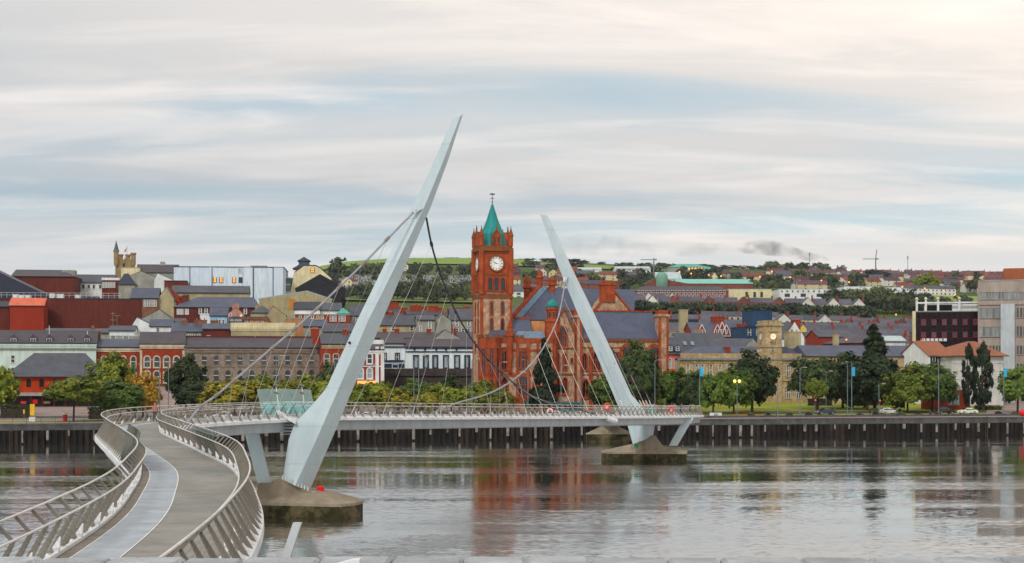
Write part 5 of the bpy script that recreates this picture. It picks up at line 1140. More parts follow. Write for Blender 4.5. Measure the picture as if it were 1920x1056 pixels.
LST = [
 ('cream_block', 'cream flat roofed block beside the turreted tower', 'building', 227, 262, 600, 501, 500, M_crmw, M_bei, 'flat', 9, {}),
 ('slate_hall', 'brown grey hall with long slate roof on the skyline', 'building', 256, 332, 604, 511, 497, M_gry, M_slp, 'gx', 12, dict(chims=[(305, 492, 9, M_gry)])),
 ('grey_gable_hall', 'plain grey gabled hall below the turreted tower', 'building', 238, 292, 585, 520, 509, M_gry, M_sl, 'gy', 14, {}),
 ('white_gable_house', 'white gabled house left of the big blue white hall', 'house', 289, 326, 570, 526, 513, M_wht, M_sl, 'gy', 12, dict(apex=296)),
 ('flat_brick_house', 'low flat roofed dark brick house before the blue white hall', 'house', 308, 350, 552, 526, 525, M_dred, M_sld, 'flat', 8, {}),
 ('long_warehouse', 'long beige warehouse with grey slate roof', 'warehouse', 322, 466, 512, 549, 537, M_bei, M_sl, 'gx', 12, dict(chims=[(348, 553, 10, M_sld, 0.0)])),
 ('slate_house', 'brown brick house with skylights and beige gable end', 'house', 246, 296, 484, 559, 541, M_brn, M_slb, 'gx', 12, dict(wins=wrow([272, 278.5, 285, 291], 563, 574, 3.4))),
 ('beige_gable', 'tall beige gable wall beside the brown brick house', 'house', 296, 326, 486, 561, 538, M_bei, M_sld, 'gy', 14, dict(apex=312)),
 ('orange_gable', 'small bright orange gable on the hill', 'house', 319, 336, 496, 557, 541, M_or, M_sld, 'gy', 10, dict(apex=320)),
 ('red_institution', 'dark red brick building with big hipped slate roof and white windows', 'building', 326, 487, 466, 576, 557, M_dred, M_slb, 'hip', 16, dict(r0=372, r1=476, wins=wrow([333.5, 337.5, 342, 348.5, 352], 580, 589, 2.6)+wrow([375.5, 386.5, 397.5], 579, 588, 5)+wrow([420, 440, 460], 579, 588, 5), chims=[(346, 555, 12, M_dred, .3)])),
 ('stone_gable_house', 'small grey brown gabled house above white cottages', 'house', 266, 322, 452, 598, 581, M_gry, M_sl, 'gy', 12, dict(apex=299)),
 ('white_cottage', 'white gabled cottage, leftmost of the two white ones', 'house', 249, 282, 444, 608, 596, M_wht, M_sl, 'gy', 10, dict(apex=257, wins=[(253, 610, 615, 3)])),
 ('white_cottage', 'white cottage with grey roof and single sash window', 'house', 281, 323, 440, 612, 600, M_wht, M_slb, 'gx', 9, dict(wins=[(296, 615, 622, 5)])),
 ('white_shed_house', 'low white house right of the white cottages', 'house', 322, 344, 446, 612, 598, M_wht, M_sl, 'gx', 9, {}),
 ('slate_terrace', 'beige terrace with three crowded chimney stacks and slate roof', 'house', 322, 378, 432, 622, 607, M_gry, M_slb, 'gx', 11, dict(wins=wrow([355, 363, 373], 627, 633, 3), chims=[(346, 601, 12, M_brn), (376, 600, 23, M_brn), (402, 601, 14, M_brn)])),
 ('brick_yard_house', 'plain dark red brick rear wall with slate top', 'house', 380, 431, 428, 617, 608, M_dred, M_slb, 'gx', 8, dict(wins=[(391, 630, 635, 5)])),
 ('blue_house', 'pale blue house with blue grey roof', 'house', 394, 426, 446, 592, 578, pm('render_blue', C(150, 200, 226, 1.0), .06, .4), M_slb, 'gx', 9, dict(wins=wrow([412, 419], 600, 607, 4, pane=m_glb))),
 ('white_annex', 'white flat roofed annexe left of the blue house', 'house', 375, 394, 447, 588, 587, M_wht, M_wht, 'flat', 8, {}),
 ('pink_gable', 'pinkish brown gable wall with lit window and chimney', 'house', 427, 458, 442, 590, 577, pm('render_pink_brown', C(176, 132, 116, 1.0), .12, .5), M_sl, 'gy', 10, dict(wins=[(432, 588, 593, 4, dict(pane=m_glb)), (452, 590, 594, 3, dict(pane=m_lit))], chims=[(442, 571, 12, pm('render_pink_brown', C(176, 132, 116)), .1)])),
 ('navy_dormers', 'navy slated attic with three white dormer windows', 'house', 430, 455, 436, 604, 595, M_navy, M_sld, 'gx', 8, dict(wins=wrow([435, 443, 450], 600, 606, 3.2))),
 ('ochre_bank', 'ochre stone building with heavy bracketed cornice', 'building', 455, 502, 438, 594, 593, pm('stone_ochre', C(176, 130, 86, 1.0), .2, .5), M_slp, 'flat', 10, dict(corn=M_brn, wins=wrow([462, 472, 482, 492], 603, 611, 3.5))),
 ('beige_parapet_block', 'beige block with long weathered cream parapet', 'building', 433, 553, 422, 612, 611, M_bei, M_crmw, 'flat', 12, dict(par=1.0, corn=M_crmw)),
 ('slate_cluster', 'grey hipped slate roof above the cream parapet', 'house', 470, 512, 446, 586, 573, M_bei, M_sl, 'hip', 10, dict(chims=[(483, 574, 9, M_bei)])),
 ('beige_gable_house', 'beige gabled house with white verges left of the pylon', 'house', 500, 536, 446, 592, 575, M_bei, M_slb, 'gy', 11, dict(apex=512, wins=[(529, 606, 612, 4)], chims=[(511, 576, 15, M_bei, .1)])),
 ('tan_flat_house', 'tan flat roofed house below the cable', 'house', 537, 582, 444, 596, 595, pm('render_tan', C(170, 130, 96), .1, .4), M_gry, 'flat', 8, {}),
 ('beige_hall', 'wide beige shed with shallow pale blue gabled roof', 'hall', 486, 622, 502, 561, 546, M_bei, pm('roof_pale_blue', C(168, 190, 206, .9), .1, .3), 'gy', 18, dict(apex=576)),
 ('slate_shop', 'dark slate roofed shop with white eaves', 'house', 552, 600, 468, 580, 567, M_wht, M_sld, 'gx', 10, dict(chims=[(548, 562, 11, pm('brick_ochre', C(190, 130, 66), .2, .6), .5)])),
 ('slate_shop', 'slate roofed shop right of the aerial', 'house', 601, 640, 470, 582, 569, M_wht, M_sl, 'gx', 10, {}),
 ('red_copper_block', 'orange red brick block with small green copper roof', 'building', 553, 656, 462, 589, 588, M_red, M_gry, 'flat', 10, dict(wins=wrow([563, 573, 586, 596, 604, 621, 628, 638, 645], 593, 602, 4, pane=m_glz))),
 ('copper_cap', 'green copper pyramid roof on the red brick block', 'roof house', 633, 655, 466, 588, 577, M_red, M_teal, 'hip', 6, {}),
 ('grey_gable_house', 'grey slate house with white door next to the pylon', 'house', 657, 692, 470, 592, 573, M_gry, M_sl, 'gx', 10, dict(wins=wrow([664, 672], 596, 604, 4))),
 ('slate_row', 'slate roofed row with red chimney right of cream parapet', 'house', 570, 612, 432, 612, 600, M_gry, M_slb, 'gx', 10, dict(chims=[(597, 598, 13, M_bei, .5)])),
 ('slate_row', 'grey slate roof with orange chimneys behind the pylon', 'house', 606, 664, 426, 622, 608, M_gry, M_sl, 'gx', 10, dict(chims=[(589, 617, 12, M_red, .1), (648, 618, 10, M_red, .1)])),
 ('black_gable', 'large black gabled building with white lamps', 'building', 555, 648, 530, 541, 515, M_blk, M_sld, 'gy', 18, dict(apex=600)),
 ('black_gable', 'low black lean-to gable in front of the large black one', 'building', 576, 640, 522, 553, 530, M_blk, M_sld, 'gy', 10, dict(apex=607)),
]
LST += [
 ('pale_terrace', 'pale grey flat block with white balcony behind the red brick houses', 'building', 205, 262, 424, 629, 628, M_gry, M_wroof, 'flat', 9, dict(wins=wrow([212, 236], 631, 635, 9, pane=m_glb))),
 ('grey_lean_to', 'grey roofed shed below the windowless mall wall', 'building', 82, 206, 440, 624, 617, M_gry, M_sl, 'gx', 12, dict(chims=[(174, 614, 6, M_brn)])),
 ('slate_row', 'slate roof strip left of the white cottages', 'house', 205, 252, 436, 620, 612, M_wht, M_sl, 'gx', 9, {}),
 ('slate_row', 'long slate roof behind the grey warehouse middle', 'house', 430, 520, 452, 606, 595, M_gry, M_sl, 'gx', 9, {}),
]
for nm_, lb, ct, u0, u1, Y, e_, r_, wl, rf_, rt, dp_, kw in LST: B(nm_, lb, ct, u0, u1, Y, e_, r_, wl, rf_, rt, dp_, 8, **kw)
# the big blue-white hall
r, F, zb = B('blue_white_hall', 'long pale blue white rendered hall with orange lit windows', 'building', 326, 532, 560, 500, 499, M_blw, M_sld, 'flat', 26, 5,
  wins=[(403, 520.5, 529.5, 6, dict(pane=m_lit, bars='cross', sur=m_frd, bar=m_frd, b=.1)), (415, 520.5, 529.5, 6, dict(pane=m_lit, bars='cross', sur=m_frd, bar=m_frd, b=.1)), (439, 520.5, 529.5, 6, dict(pane=m_lit, bars='cross', sur=m_frd, bar=m_frd, b=.1)), (451, 520.5, 529.5, 6, dict(pane=m_glz, bars='cross', sur=m_frd, bar=m_frd, b=.1)), (467, 521, 528, 3, dict(pane=m_glz, bars='none')), (467, 537, 544, 3, dict(pane=m_glz, bars='none')), (449.5, 504, 511, 5, dict(pane=m_gll, bars='none')), (522, 519, 528, 6, dict(pane=m_glb)), (522, 535, 545, 6, dict(pane=m_glb))]+wrow([403, 415, 439, 451], 537, 541, 6, pane=m_glb, sur=m_frd, b=.1, bars='none'))
for px in (356, 397, 456, 475, 512, 516):
    mb = MB(); mb.tube([(F.s(px), -.15, 0), (F.s(px), -.15, F.z(500)-zb)], .13, 6); mb.build('downpipe', M_sld, r)
for (a, b_) in ((393, 397), (456, 474), (514, 531)): MB().box(F.s(a), F.s(b_), -.8, 0, 0, F.z(500)-zb-.3).build('wall_rib', M_blw, r)
MB().box(F.s(470, 8), F.s(500, 8), 8, 14, F.z(500)-zb, F.z(495)-zb).build('roof_plant', M_gry, r)
# cream gambrel with cupola
F = Fr(575, 575, 6); x0, x1 = F.s(545), F.s(621); zb = F.ground((x0, x1), 14)-1
r = thing('gambrel_house', 'cream gambrel gabled building with slate cupola and lit window', 'building', (F.ox, F.oy, zb), F.a)
pr = [(F.s(545), 0), (F.s(621), 0), (F.s(621), F.z(522)-zb), (F.s(600), F.z(503)-zb), (F.s(592), F.z(499)-zb), (F.s(570), F.z(499)-zb), (F.s(552), F.z(512)-zb), (F.s(545), F.z(545)-zb)]
MB().prism(pr, 0, 16).build('wall', M_crmw, r)
up = pr[2:]; MB().prism([(a, b_+.02) for a, b_ in up]+[(a, b_+.5) for a, b_ in up[::-1]], .5, 16.4).build('roof', M_sld, r)
win(r, F.s(586), F.z(511)-zb, 1.3, 1.6, 'rect', sur=m_frd, bar=m_frd, pane=m_lit, b=.1, bars='cross')
cb = MB().box(F.s(560, 6), F.s(580, 6), 6, 10, F.z(503)-zb, F.z(487)-zb).build('cupola', M_slb, r)
mb = MB(); roof_hip(mb, F.s(560, 6), F.s(580, 6), 6, 10, F.z(487)-zb, F.z(479)-zb, F.s(570, 8)-.1, F.s(570, 8)+.1, .5); mb.build('cupola_roof', M_sld, cb)
mb = MB(); roof_hip(mb, F.s(550, 4), F.s(590, 4), 4, 12, F.z(502)-zb, F.z(494)-zb, F.s(560, 8), F.s(580, 8), .3); mb.build('roof_base', M_sld, r)
MB().box(F.s(531), F.s(545), 1, 12, 0, F.z(520)-zb).build('side_wall', M_blw, r)
for k in range(4): win(r, F.s(533.5+3.2*k, 1), F.z(531)-zb, .5, 1.8, y=1, sur=M_navy, pane=m_gll, b=.1, bars='none'); win(r, F.s(533.5+3.2*k, 1), F.z(545)-zb, .5, 2.0, y=1, sur=M_navy, pane=m_gll, b=.1, bars='none')
# ---- roofs seen between the first pylon and the clock tower
LST = [
 ('beige_house', 'beige rear house with two sash windows below the slope', 'house', 706, 783, 452, 610, 592, M_bei, M_sl, 'gx', 11, dict(wins=wrow([737, 772], 612, 620, 6), chims=[(732, 586, 7, M_red)])),
 ('beige_house', 'narrow beige hipped house with tall windows', 'house', 783, 815, 450, 600, 592, M_gry, M_sl, 'gx', 10, dict(wins=[(806, 603, 616, 5, dict(pane=m_gll)), (789, 611, 625, 4)])),
 ('grey_gable_house', 'grey brown gable end between the beige houses', 'house', 815, 846, 452, 602, 590, M_gry, M_slp, 'gy', 12, dict(apex=830)),
 ('slate_house', 'tall slate roofed house with four sash windows by the clock tower', 'house', 847, 890, 458, 600, 580, M_gry, M_sl, 'gx', 11, dict(wins=wrow([857, 879], 602, 611, 5)+wrow([857, 868, 879], 616, 624, 5))),
 ('slate_row', 'low slate roofs with small gable above the white house', 'house', 700, 770, 430, 634, 624, M_gry, M_slp, 'gx', 9, dict(chims=[(721, 617, 7, M_red), (744, 617, 9, M_red)])),
 ('olive_gable', 'olive grey pointed gable above the white hall', 'house', 812, 868, 428, 638, 619, M_gry, M_slp, 'gy', 10, dict(apex=835)),
 ('slate_row', 'dark slate roof with pale skylights above the white hall', 'house', 770, 815, 432, 636, 624, M_gry, M_slp, 'gx', 9, dict(chims=[(804, 617, 8, M_red)])),
 ('slate_row', 'slate roof with red chimney right of the olive gable', 'house', 860, 895, 430, 636, 624, M_gry, M_slp, 'gx', 9, dict(chims=[(851, 616, 7, M_red)])),
]
for nm_, lb, ct, u0, u1, Y, e_, r_, wl, rf_, rt, dp_, kw in LST: B(nm_, lb, ct, u0, u1, Y, e_, r_, wl, rf_, rt, dp_, 9, **kw)
RB = random.Random(11)
wch = [(735, 568, 24), (757, 577, 14), (779, 573, 20), (792, 575, 16), (812, 574, 18), (824, 577, 14), (846, 578, 16), (862, 577, 14), (700, 580, 10), (876, 575, 12)]
ords = ('first', 'second', 'third', 'fourth', 'fifth', 'sixth', 'seventh', 'eighth', 'ninth', 'tenth')
for i, (u, rw, w_) in enumerate(sorted(wch)):
    Yh = RB.uniform(540, 580)
    B('chimneyed_house', 'slate house with broad orange chimney, %s from the pylon below the cemetery' % ords[i], 'house', u-16, u+16, Yh, rw+17, rw+9, M_red if i % 2 else M_bei, M_slp, 'gx', 10, 8+RB.uniform(-6, 6), group='orange chimneyed houses below the cemetery', chims=[(u, rw, w_, M_red, .5)])
# ---- right of the town hall, behind the harbour office
LST = [
 ('flat_workshop', 'dark flat roofed workshop behind the town hall', 'building', 1250, 1310, 505, 598, 597, M_sld, M_sl, 'flat', 20, {}),
 ('slate_shed', 'long low slate shed behind the town hall wing', 'building', 1250, 1300, 480, 622, 606, M_gry, M_sl, 'gx', 14, {}),
 ('tall_chimney', 'tall square stone chimney stack standing alone', 'chimney', 1276, 1290, 470, 580.5, 580, M_bei, M_bei, 'flat', 2.2, {}),
 ('dutch_gable_house', 'red house with white stepped gables and slate roof', 'house', 1300, 1398, 462, 628, 606, M_red, M_slb, 'gx', 12, dict(chims=[(1345, 594, 22, M_red, .6), (1391, 608, 17, M_red, .1)])),
 ('navy_block', 'navy clad block left of the sandstone clock tower', 'building', 1398, 1432, 446, 612, 611, pm('cladding_blue', C(44, 70, 98, 1.0), .12, .3), M_navy, 'flat', 14, dict(wins=wrow([1405, 1421], 617, 630, 7, sur=M_navy, pane=m_glb))),
 ('blue_tower_block', 'slim blue clad tower behind the harbour clock', 'building', 1411, 1448, 462, 581, 580, pm('cladding_blue', C(44, 70, 98)), M_navy, 'flat', 10, {}),
 ('grey_slate_house', 'grey gabled slate roofs left of the clock tower', 'house', 1332, 1408, 428, 654, 636, M_gry, M_sl, 'gx', 12, {}),
 ('grey_gable_house', 'plain grey gable end beside the clock tower', 'house', 1395, 1428, 424, 652, 636, M_gry, M_sl, 'gy', 12, dict(apex=1412)),
 ('slate_house', 'dark mossy slate roof behind the grey gable house', 'house', 1315, 1362, 432, 640, 626, M_gry, M_slp, 'gx', 12, {}),
 ('white_gable', 'bright white gable with red chimney right of the clock tower', 'house', 1472, 1508, 470, 632, 604, M_wht, M_sl, 'gy', 12, dict(apex=1490, wins=[(1484, 618, 626, 3)], chims=[(1492, 600, 15, M_red, .1)])),
 ('white_block', 'white block with hipped slate roof next to the clock tower', 'building', 1467, 1494, 440, 634, 625, M_wht, M_slb, 'hip', 8, {}),
 ('low_brick_hall', 'low red brick hall with wide dark roof behind the tall conifer', 'hall', 1585, 1690, 500, 643, 625, M_dred, M_slp, 'hip', 20, {}),
 ('white_tent_roof', 'white sloping canopy roof with small mast', 'canopy', 1658, 1698, 470, 640, 631, M_wht, M_wroof, 'gx', 8, {}),
 ('red_house', 'red brick house with slate roof above the sandstone wing', 'house', 1535, 1600, 520, 632, 620, M_red, M_sl, 'gx', 12, {}),
 ('yellow_house', 'small yellow gabled house in the lower terraces', 'house', 1500, 1512, 590, 616, 609, pm('render_yellow', C(220, 196, 110), .1, .4), M_sl, 'gy', 10, {}),
]
for nm_, lb, ct, u0, u1, Y, e_, r_, wl, rf_, rt, dp_, kw in LST: B(nm_, lb, ct, u0, u1, Y, e_, r_, wl, rf_, rt, dp_, 10, **kw)
F = Fr(1352, 461, 10); r = [o for o in bpy.data.objects if o.name.startswith('dutch_gable_house')][0]; zb = r['_zb']; F0 = Fr(1349, 462, 10)
for px in (1316, 1345.5, 1354, 1362):
    z0 = F0.z(629)-zb; x = F0.s(px, -.5); h = (629-(609 if px != 1354 else 604))*462/FP; w_ = 1.3
    mb = MB(); mb.prism([(-w_, 0), (w_, 0), (w_*.8, h*.4), (w_*.3, h*.8), (0, h), (-w_*.3, h*.8), (-w_*.8, h*.4)], -.5, 2); g_o = mb.build('stepped_gable', M_red, r, (x, 0, z0))
    mb = MB(); o_ = [(w_, 0), (w_*.8, h*.4), (w_*.3, h*.8), (0, h)]
    for sgn in (-1, 1):
        for (a, b_), (c_, d_) in zip(o_, o_[1:]): mb.tube([(sgn*a, -.55, b_), (sgn*c_, -.55, d_)], .14, 5)
    mb.build('white_coping', M_wht, g_o); win(g_o, 0, h*.2, .6, 1.0, y=-.5, b=.1)
MB().box(F0.s(1300), F0.s(1399), -.4, 0, F0.z(631)-zb, F0.z(628.5)-zb).build('white_cornice', M_wht, r)
# ------------------------------------------------------------------ hillside: terraces, estates, halls, cemetery
RH = random.Random(21)
def nth(n): return ords[n-1] if n <= 10 else '%d%s' % (n, 'th' if n % 100 in (11, 12, 13) else {1: 'st', 2: 'nd', 3: 'rd'}.get(n % 10, 'th'))
HC = {}
def house_mesh(w, d, he, hr, wall, roof, kind, chim):
    key = (w, d, he, hr, wall.name, roof.name, kind, chim)
    if key in HC: return HC[key]
    wl = MB(); rf = MB(); ch = MB()
    if kind == 'gy': wl.prism([(-w/2, -4), (w/2, -4), (w/2, he), (0, hr), (-w/2, he)], 0, d); roof_gy(rf, -w/2, w/2, .1, d, he, hr, .25, .25)
    else: wl.prismx([(0, -4), (d, -4), (d, he), (d/2, hr), (0, he)], -w/2, w/2); roof_gx(rf, -w/2, w/2, 0, d, he, hr, .25, .05 if kind == 'terr' else .3)
    wi = MB()
    for zq in (1.0, 3.6):
        if zq+1.1 > he: continue
        for q in (-w*.24, w*.24): wi.box(q-.5, q+.5, -.06, 0, zq, zq+1.2)
    if chim: ch.box(w/2-.75, w/2+.05 if kind != 'gy' else w/2-.05, d/2-.5, d/2+.5, he, hr+1.5)
    HC[key] = (wl.mesh('wall', wall), rf.mesh('roof', roof), wi.mesh('window', m_glb), ch.mesh('chimney', M_red) if chim else None)
    return HC[key]
def small_house(name, label, u, Y, w, d, he, hr, wall, roof, kind, group, yaw=0.0, chim=True, zoff=0.0):
    x = (u-960)*Y/FP; z = T(x, Y)+zoff
    a, b_, c_, c2 = house_mesh(w, d, he, hr, wall, roof, kind, chim)
    o = thing(name, label, 'house', (x, Y, z), radians(yaw), group)
    link('wall', a, o); link('roof', b_, o); link('window', c_, o)
    if c2: link('chimney', c2, o)
    return o
M_terr = pm('terrace_brick', C(128, 78, 68, 0.9), .2, .3, .9, objvar=.2)
M_hw = [pm('house_white', C(214, 212, 206, 1.0), .06, .4, objvar=.1), pm('house_cream', C(206, 192, 160, 1.0), .08, .4, objvar=.15), M_terr, pm('house_pebble', C(168, 156, 146, 1.0), .1, .4, objvar=.2)]
M_hr = [pm('house_roof_grey', C(88, 88, 98, .85), .2, .4, .7, objvar=.25), M_rtile, pm('house_roof_purple', C(92, 68, 76, .9), .2, .4, .75, objvar=.25)]
# terraces in rows across the valley (right), given as rows: depth, u range, gable style
def terrace(Y, ua, ub, w, he, hr, wall, roof, kind, lab, grp, every=0, yaw=0.0, alt=None, chim=True, jig=0.0):
    u = ua; i = 0
    while u < ub:
        k = 'gy' if (every and i % every == 0) else kind
        small_house('terraced_house', lab+', %s from its left end' % nth(i+1), u, Y+RH.uniform(-jig, jig)+(u-ua)*0.02, w, 8.0, he, hr+(.5 if k == 'gy' else 0), (alt if (alt and k == 'gy') else wall), roof, k, grp, yaw, chim and i % 2 == 0); u += w*FP/Y; i += 1
G1 = 'terraces in the valley'
terrace(565, 1512, 1716, 6.0, 4.8, 7.2, M_hw[3], M_hr[0], 'terr', 'grey house between the two lowest terraces', G1, yaw=4)
terrace(608, 1500, 1720, 6.0, 4.9, 7.3, M_terr, M_hr[0], 'terr', 'slate terrace house in the third terrace', G1, yaw=4)
terrace(650, 1520, 1722, 6.0, 5.0, 7.4, M_hw[3], M_hr[0], 'terr', 'grey terrace house in the fifth terrace', G1, yaw=4)
terrace(692, 1604, 1722, 6.0, 5.0, 7.4, M_terr, M_hr[0], 'terr', 'slate house in the terrace at the wood edge', G1, yaw=4)
terrace(540, 1255, 1400, 6.2, 4.8, 7.2, M_hw[3], M_hr[0], 'terr', 'slate roofed house just behind the stone chimney', G1, yaw=4)
terrace(690, 1250, 1330, 6.2, 5.0, 7.4, M_hw[3], M_hr[0], 'terr', 'slate house below the dark hedge by the town hall', G1, yaw=4)
terrace(545, 1500, 1712, 6.0, 4.8, 7.2, M_terr, M_hr[0], 'terr', 'slate house in the lowest terrace left of glass office', G1, yaw=4)
terrace(585, 1520, 1720, 6.0, 4.8, 7.2, M_terr, M_hr[0], 'terr', 'slate terrace house in the second terrace from the bottom', G1, yaw=4)
terrace(630, 1500, 1720, 6.0, 5.0, 7.4, M_terr, M_hr[0], 'terr', 'slate terrace house in the middle valley terrace', G1, yaw=4)
terrace(672, 1590, 1722, 6.0, 5.2, 7.6, M_terr, M_hr[0], 'terr', 'gabled brick terrace house under the wooded bank', G1, every=2, yaw=4)
terrace(700, 1470, 1600, 6.4, 5.2, 7.6, M_hw[1], M_hr[0], 'terr', 'cream gabled house in the terrace below the dark hedge', G1, every=3, yaw=4, alt=M_hw[0])
terrace(720, 1330, 1470, 6.2, 5.2, 7.6, M_hw[3], M_hr[0], 'terr', 'pale terrace house in front of the dark hedge', G1, yaw=4)
terrace(655, 1250, 1400, 6.2, 5.0, 7.4, M_hw[3], M_hr[0], 'terr', 'grey terrace house behind the stone chimney', G1, yaw=4)
terrace(600, 1330, 1410, 6.0, 5.0, 7.4, M_hw[0], M_hr[0], 'terr', 'white terrace house behind the red dutch gables', G1, yaw=4)
terrace(880, 1262, 1512, 7.0, 5.2, 8.0, M_terr, M_hr[0], 'terr', 'brick house with small gables above the dark hedge', G1, every=3, yaw=2)
terrace(866, 1515, 1624, 7.4, 5.6, 9.0, M_hw[3], M_hr[0], 'terr', 'timbered gable house at the right end of the hedge', G1, every=2, yaw=2, alt=M_hw[0])
terrace(890, 1172, 1262, 7.0, 5.4, 9.0, M_hw[0], M_hr[0], 'terr', 'white gabled house above the town hall roof', G1, every=2, yaw=2, alt=M_hw[0], chim=False)
terrace(865, 1178, 1255, 7.0, 5.0, 8.4, M_hw[0], M_hr[0], 'terr', 'white gabled house in the lower row above the town hall', G1, every=2, yaw=2, alt=M_hw[0], chim=False)
# larger hillside buildings
LST = [
 ('school_block', 'long white two storey school with blue slate roof behind the clock tower', 'school', 792, 1010, 1000, 546, 534, M_wht, M_sl, 'gx', 22, dict(wins=[(p, 549, 553, 7, dict(bars='none', sur=M_wht, pane=m_glz)) for p in lin_px(800, 1004, 14)]+[(p, 555.5, 559, 7, dict(bars='none', sur=M_wht, pane=m_glz)) for p in lin_px(800, 1004, 14)])),
 ('apartment_block', 'long red brown apartment block with dark roof on the slope', 'apartments', 1190, 1366, 1010, 546, 537, pm('brick_plum', C(142, 72, 68, 1.0), .15, .3), M_slp, 'hip', 16, dict(r0=1205, r1=1352, wins=[(p, 545+8*j, 549+8*j, 3.2, dict(bars='none', b=.25)) for p in lin_px(1198, 1358, 24) for j in range(2)])),
 ('industrial_unit', 'cream industrial unit with orange brick base right of the apartments', 'warehouse', 1366, 1447, 1020, 542, 541, M_crmw, M_wroof, 'flat', 30, dict(wins=[(p, 548, 557, 4, dict(bars='none', sur=m_frd, pane=m_glb)) for p in (1400, 1415, 1428)])),
 ('industrial_unit', 'long white row of industrial units with grey piers', 'warehouse', 1462, 1582, 1015, 542, 541, M_wht, M_wroof, 'flat', 26, dict(wins=[(p, 551, 556, 9, dict(bars='none', sur=m_frd, pane=m_glb)) for p in (1476, 1506, 1536, 1566)]+[(p, 545, 548, 3, dict(bars='none', pane=m_glz)) for p in lin_px(1466, 1576, 12)])),
 ('white_hall', 'white flat hall at the top of the wooded bank', 'hall', 1582, 1648, 1090, 537, 536, M_wht, M_wroof, 'flat', 20, {}),
 ('white_hall', 'white hall with one dark window at the end of the bank', 'hall', 1660, 1690, 1060, 539, 538, M_wht, M_wht, 'flat', 20, dict(wins=[(1685, 545, 550, 4)])),
 ('brick_hall', 'low brick hall with pale curved roof right of the white halls', 'hall', 1690, 1714, 1040, 553, 547, M_red, M_wroof, 'gx', 12, {}),
 ('leisure_centre', 'red brick leisure centre under a sweeping green roof', 'leisure centre', 1208, 1290, 1140, 532, 521, M_terr, M_teal, 'gy', 20, dict(apex=1230)),
 ('leisure_hall', 'low hall with very long pale green roof', 'hall', 1270, 1412, 1150, 532, 524, M_terr, pm('roof_mint_sheet', C(150, 208, 194, .8), .1, .2), 'gx', 30, {}),
 ('barrel_hall', 'white barrel vaulted sports hall behind the green roof', 'sports hall', 1232, 1278, 1190, 523, 511, M_wht, M_wroof, 'gx', 24, {}),
 ('college', 'grey college with flat green roof and lit windows on the skyline', 'college', 1252, 1330, 1560, 501, 495, M_gry, M_teal, 'hip', 30, dict(wins=[(p, 502, 506, 3, dict(bars='none', sur=M_gry, pane=m_lit, b=.1)) for p in lin_px(1280, 1322, 8)])),
 ('college_wing', 'low wing with green roof right of the college', 'college', 1322, 1348, 1540, 505, 501, M_gry, M_teal, 'gx', 20, {}),
 ('white_factory', 'white factory with dark window bands below the crane', 'factory', 1155, 1220, 1560, 504, 500, M_wht, M_wroof, 'gx', 30, dict(wins=[(p, 505.5, 507, 8, dict(bars='none', sur=M_wht, pane=m_glb)) for p in lin_px(1160, 1208, 6)])),
 ('white_factory', 'low white shed left of the white factory', 'factory', 1085, 1128, 1560, 506, 502, M_wht, M_wroof, 'gx', 20, {}),
 ('chapel', 'small pale gabled chapel among the hillside trees', 'chapel', 1334, 1346, 1230, 520, 511, M_crmw, M_sl, 'gy', 14, {}),
]
for nm_, lb, ct, u0, u1, Y, e_, r_, wl, rf_, rt, dp_, kw in LST: B(nm_, lb, ct, u0, u1, Y, e_, r_, wl, rf_, rt, dp_, 2, base_drop=3.0, **kw)
o = [q for q in bpy.data.objects if q.name.startswith('leisure_centre')][0]
mb = MB(); mb.sm = True; mb.lathe([(4.6, 0), (4.6, 13), (4.2, 15.2), (3.0, 16.8), (1.2, 17.6)], 16); mb.build('green_drum', pm('drum_green', C(128, 168, 150, .9), .12, .3), o, (-3.5, -2, 0))
# hillside estates
EST = [('topmost row on the skyline', 1770, 505), ('second row below the skyline', 1690, 0), ('third row below the skyline', 1600, 0), ('middle of the estate', 1510, 0), ('lower middle of the estate', 1420, 0), ('lower edge of the estate', 1320, 0), ('lowest row above the green', 1225, 0)]
occ = [(1185, 1420, 1050, 1260), (1230, 1350, 1500, 1640), (1140, 1225, 1500, 1640)]
cnt = 0
for ri, (txt, Y, _) in enumerate(EST):
    u = 1440+RH.uniform(0, 20) if ri < 3 else 1450
    hi_ = 0
    if ri == 0: u = 1610
    if ri == 6: u = 1500
    while u < 1915 and cnt < 250:
        w_ = RH.choice([8, 9, 13, 18, 24]); Yq = Y+RH.uniform(-30, 30)
        skip = RH.random() < (.06 if u > 1590 else .34) or (ri == 6 and 1560 < u < 1690) 
        if not skip:
            wl = RH.choice([M_hw[0], M_hw[1], M_hw[2], M_hw[3], M_hw[0]]); rf_ = RH.choice([M_rtile, M_hr[2], M_hr[2], M_hr[0]])
            k = 'gy' if (w_ < 10 and RH.random() < .35) else 'gx'
            hi_ += 1; small_house('hillside_house', '%s house from the left in the %s, right side' % (nth(hi_), txt), u, Yq, w_, 8.0, 5.2, 8.2, wl, rf_, k, 'houses on the right hillside', RH.uniform(-25, 25)); cnt += 1
        u += (w_+RH.uniform(.5, 3))*FP/Yq
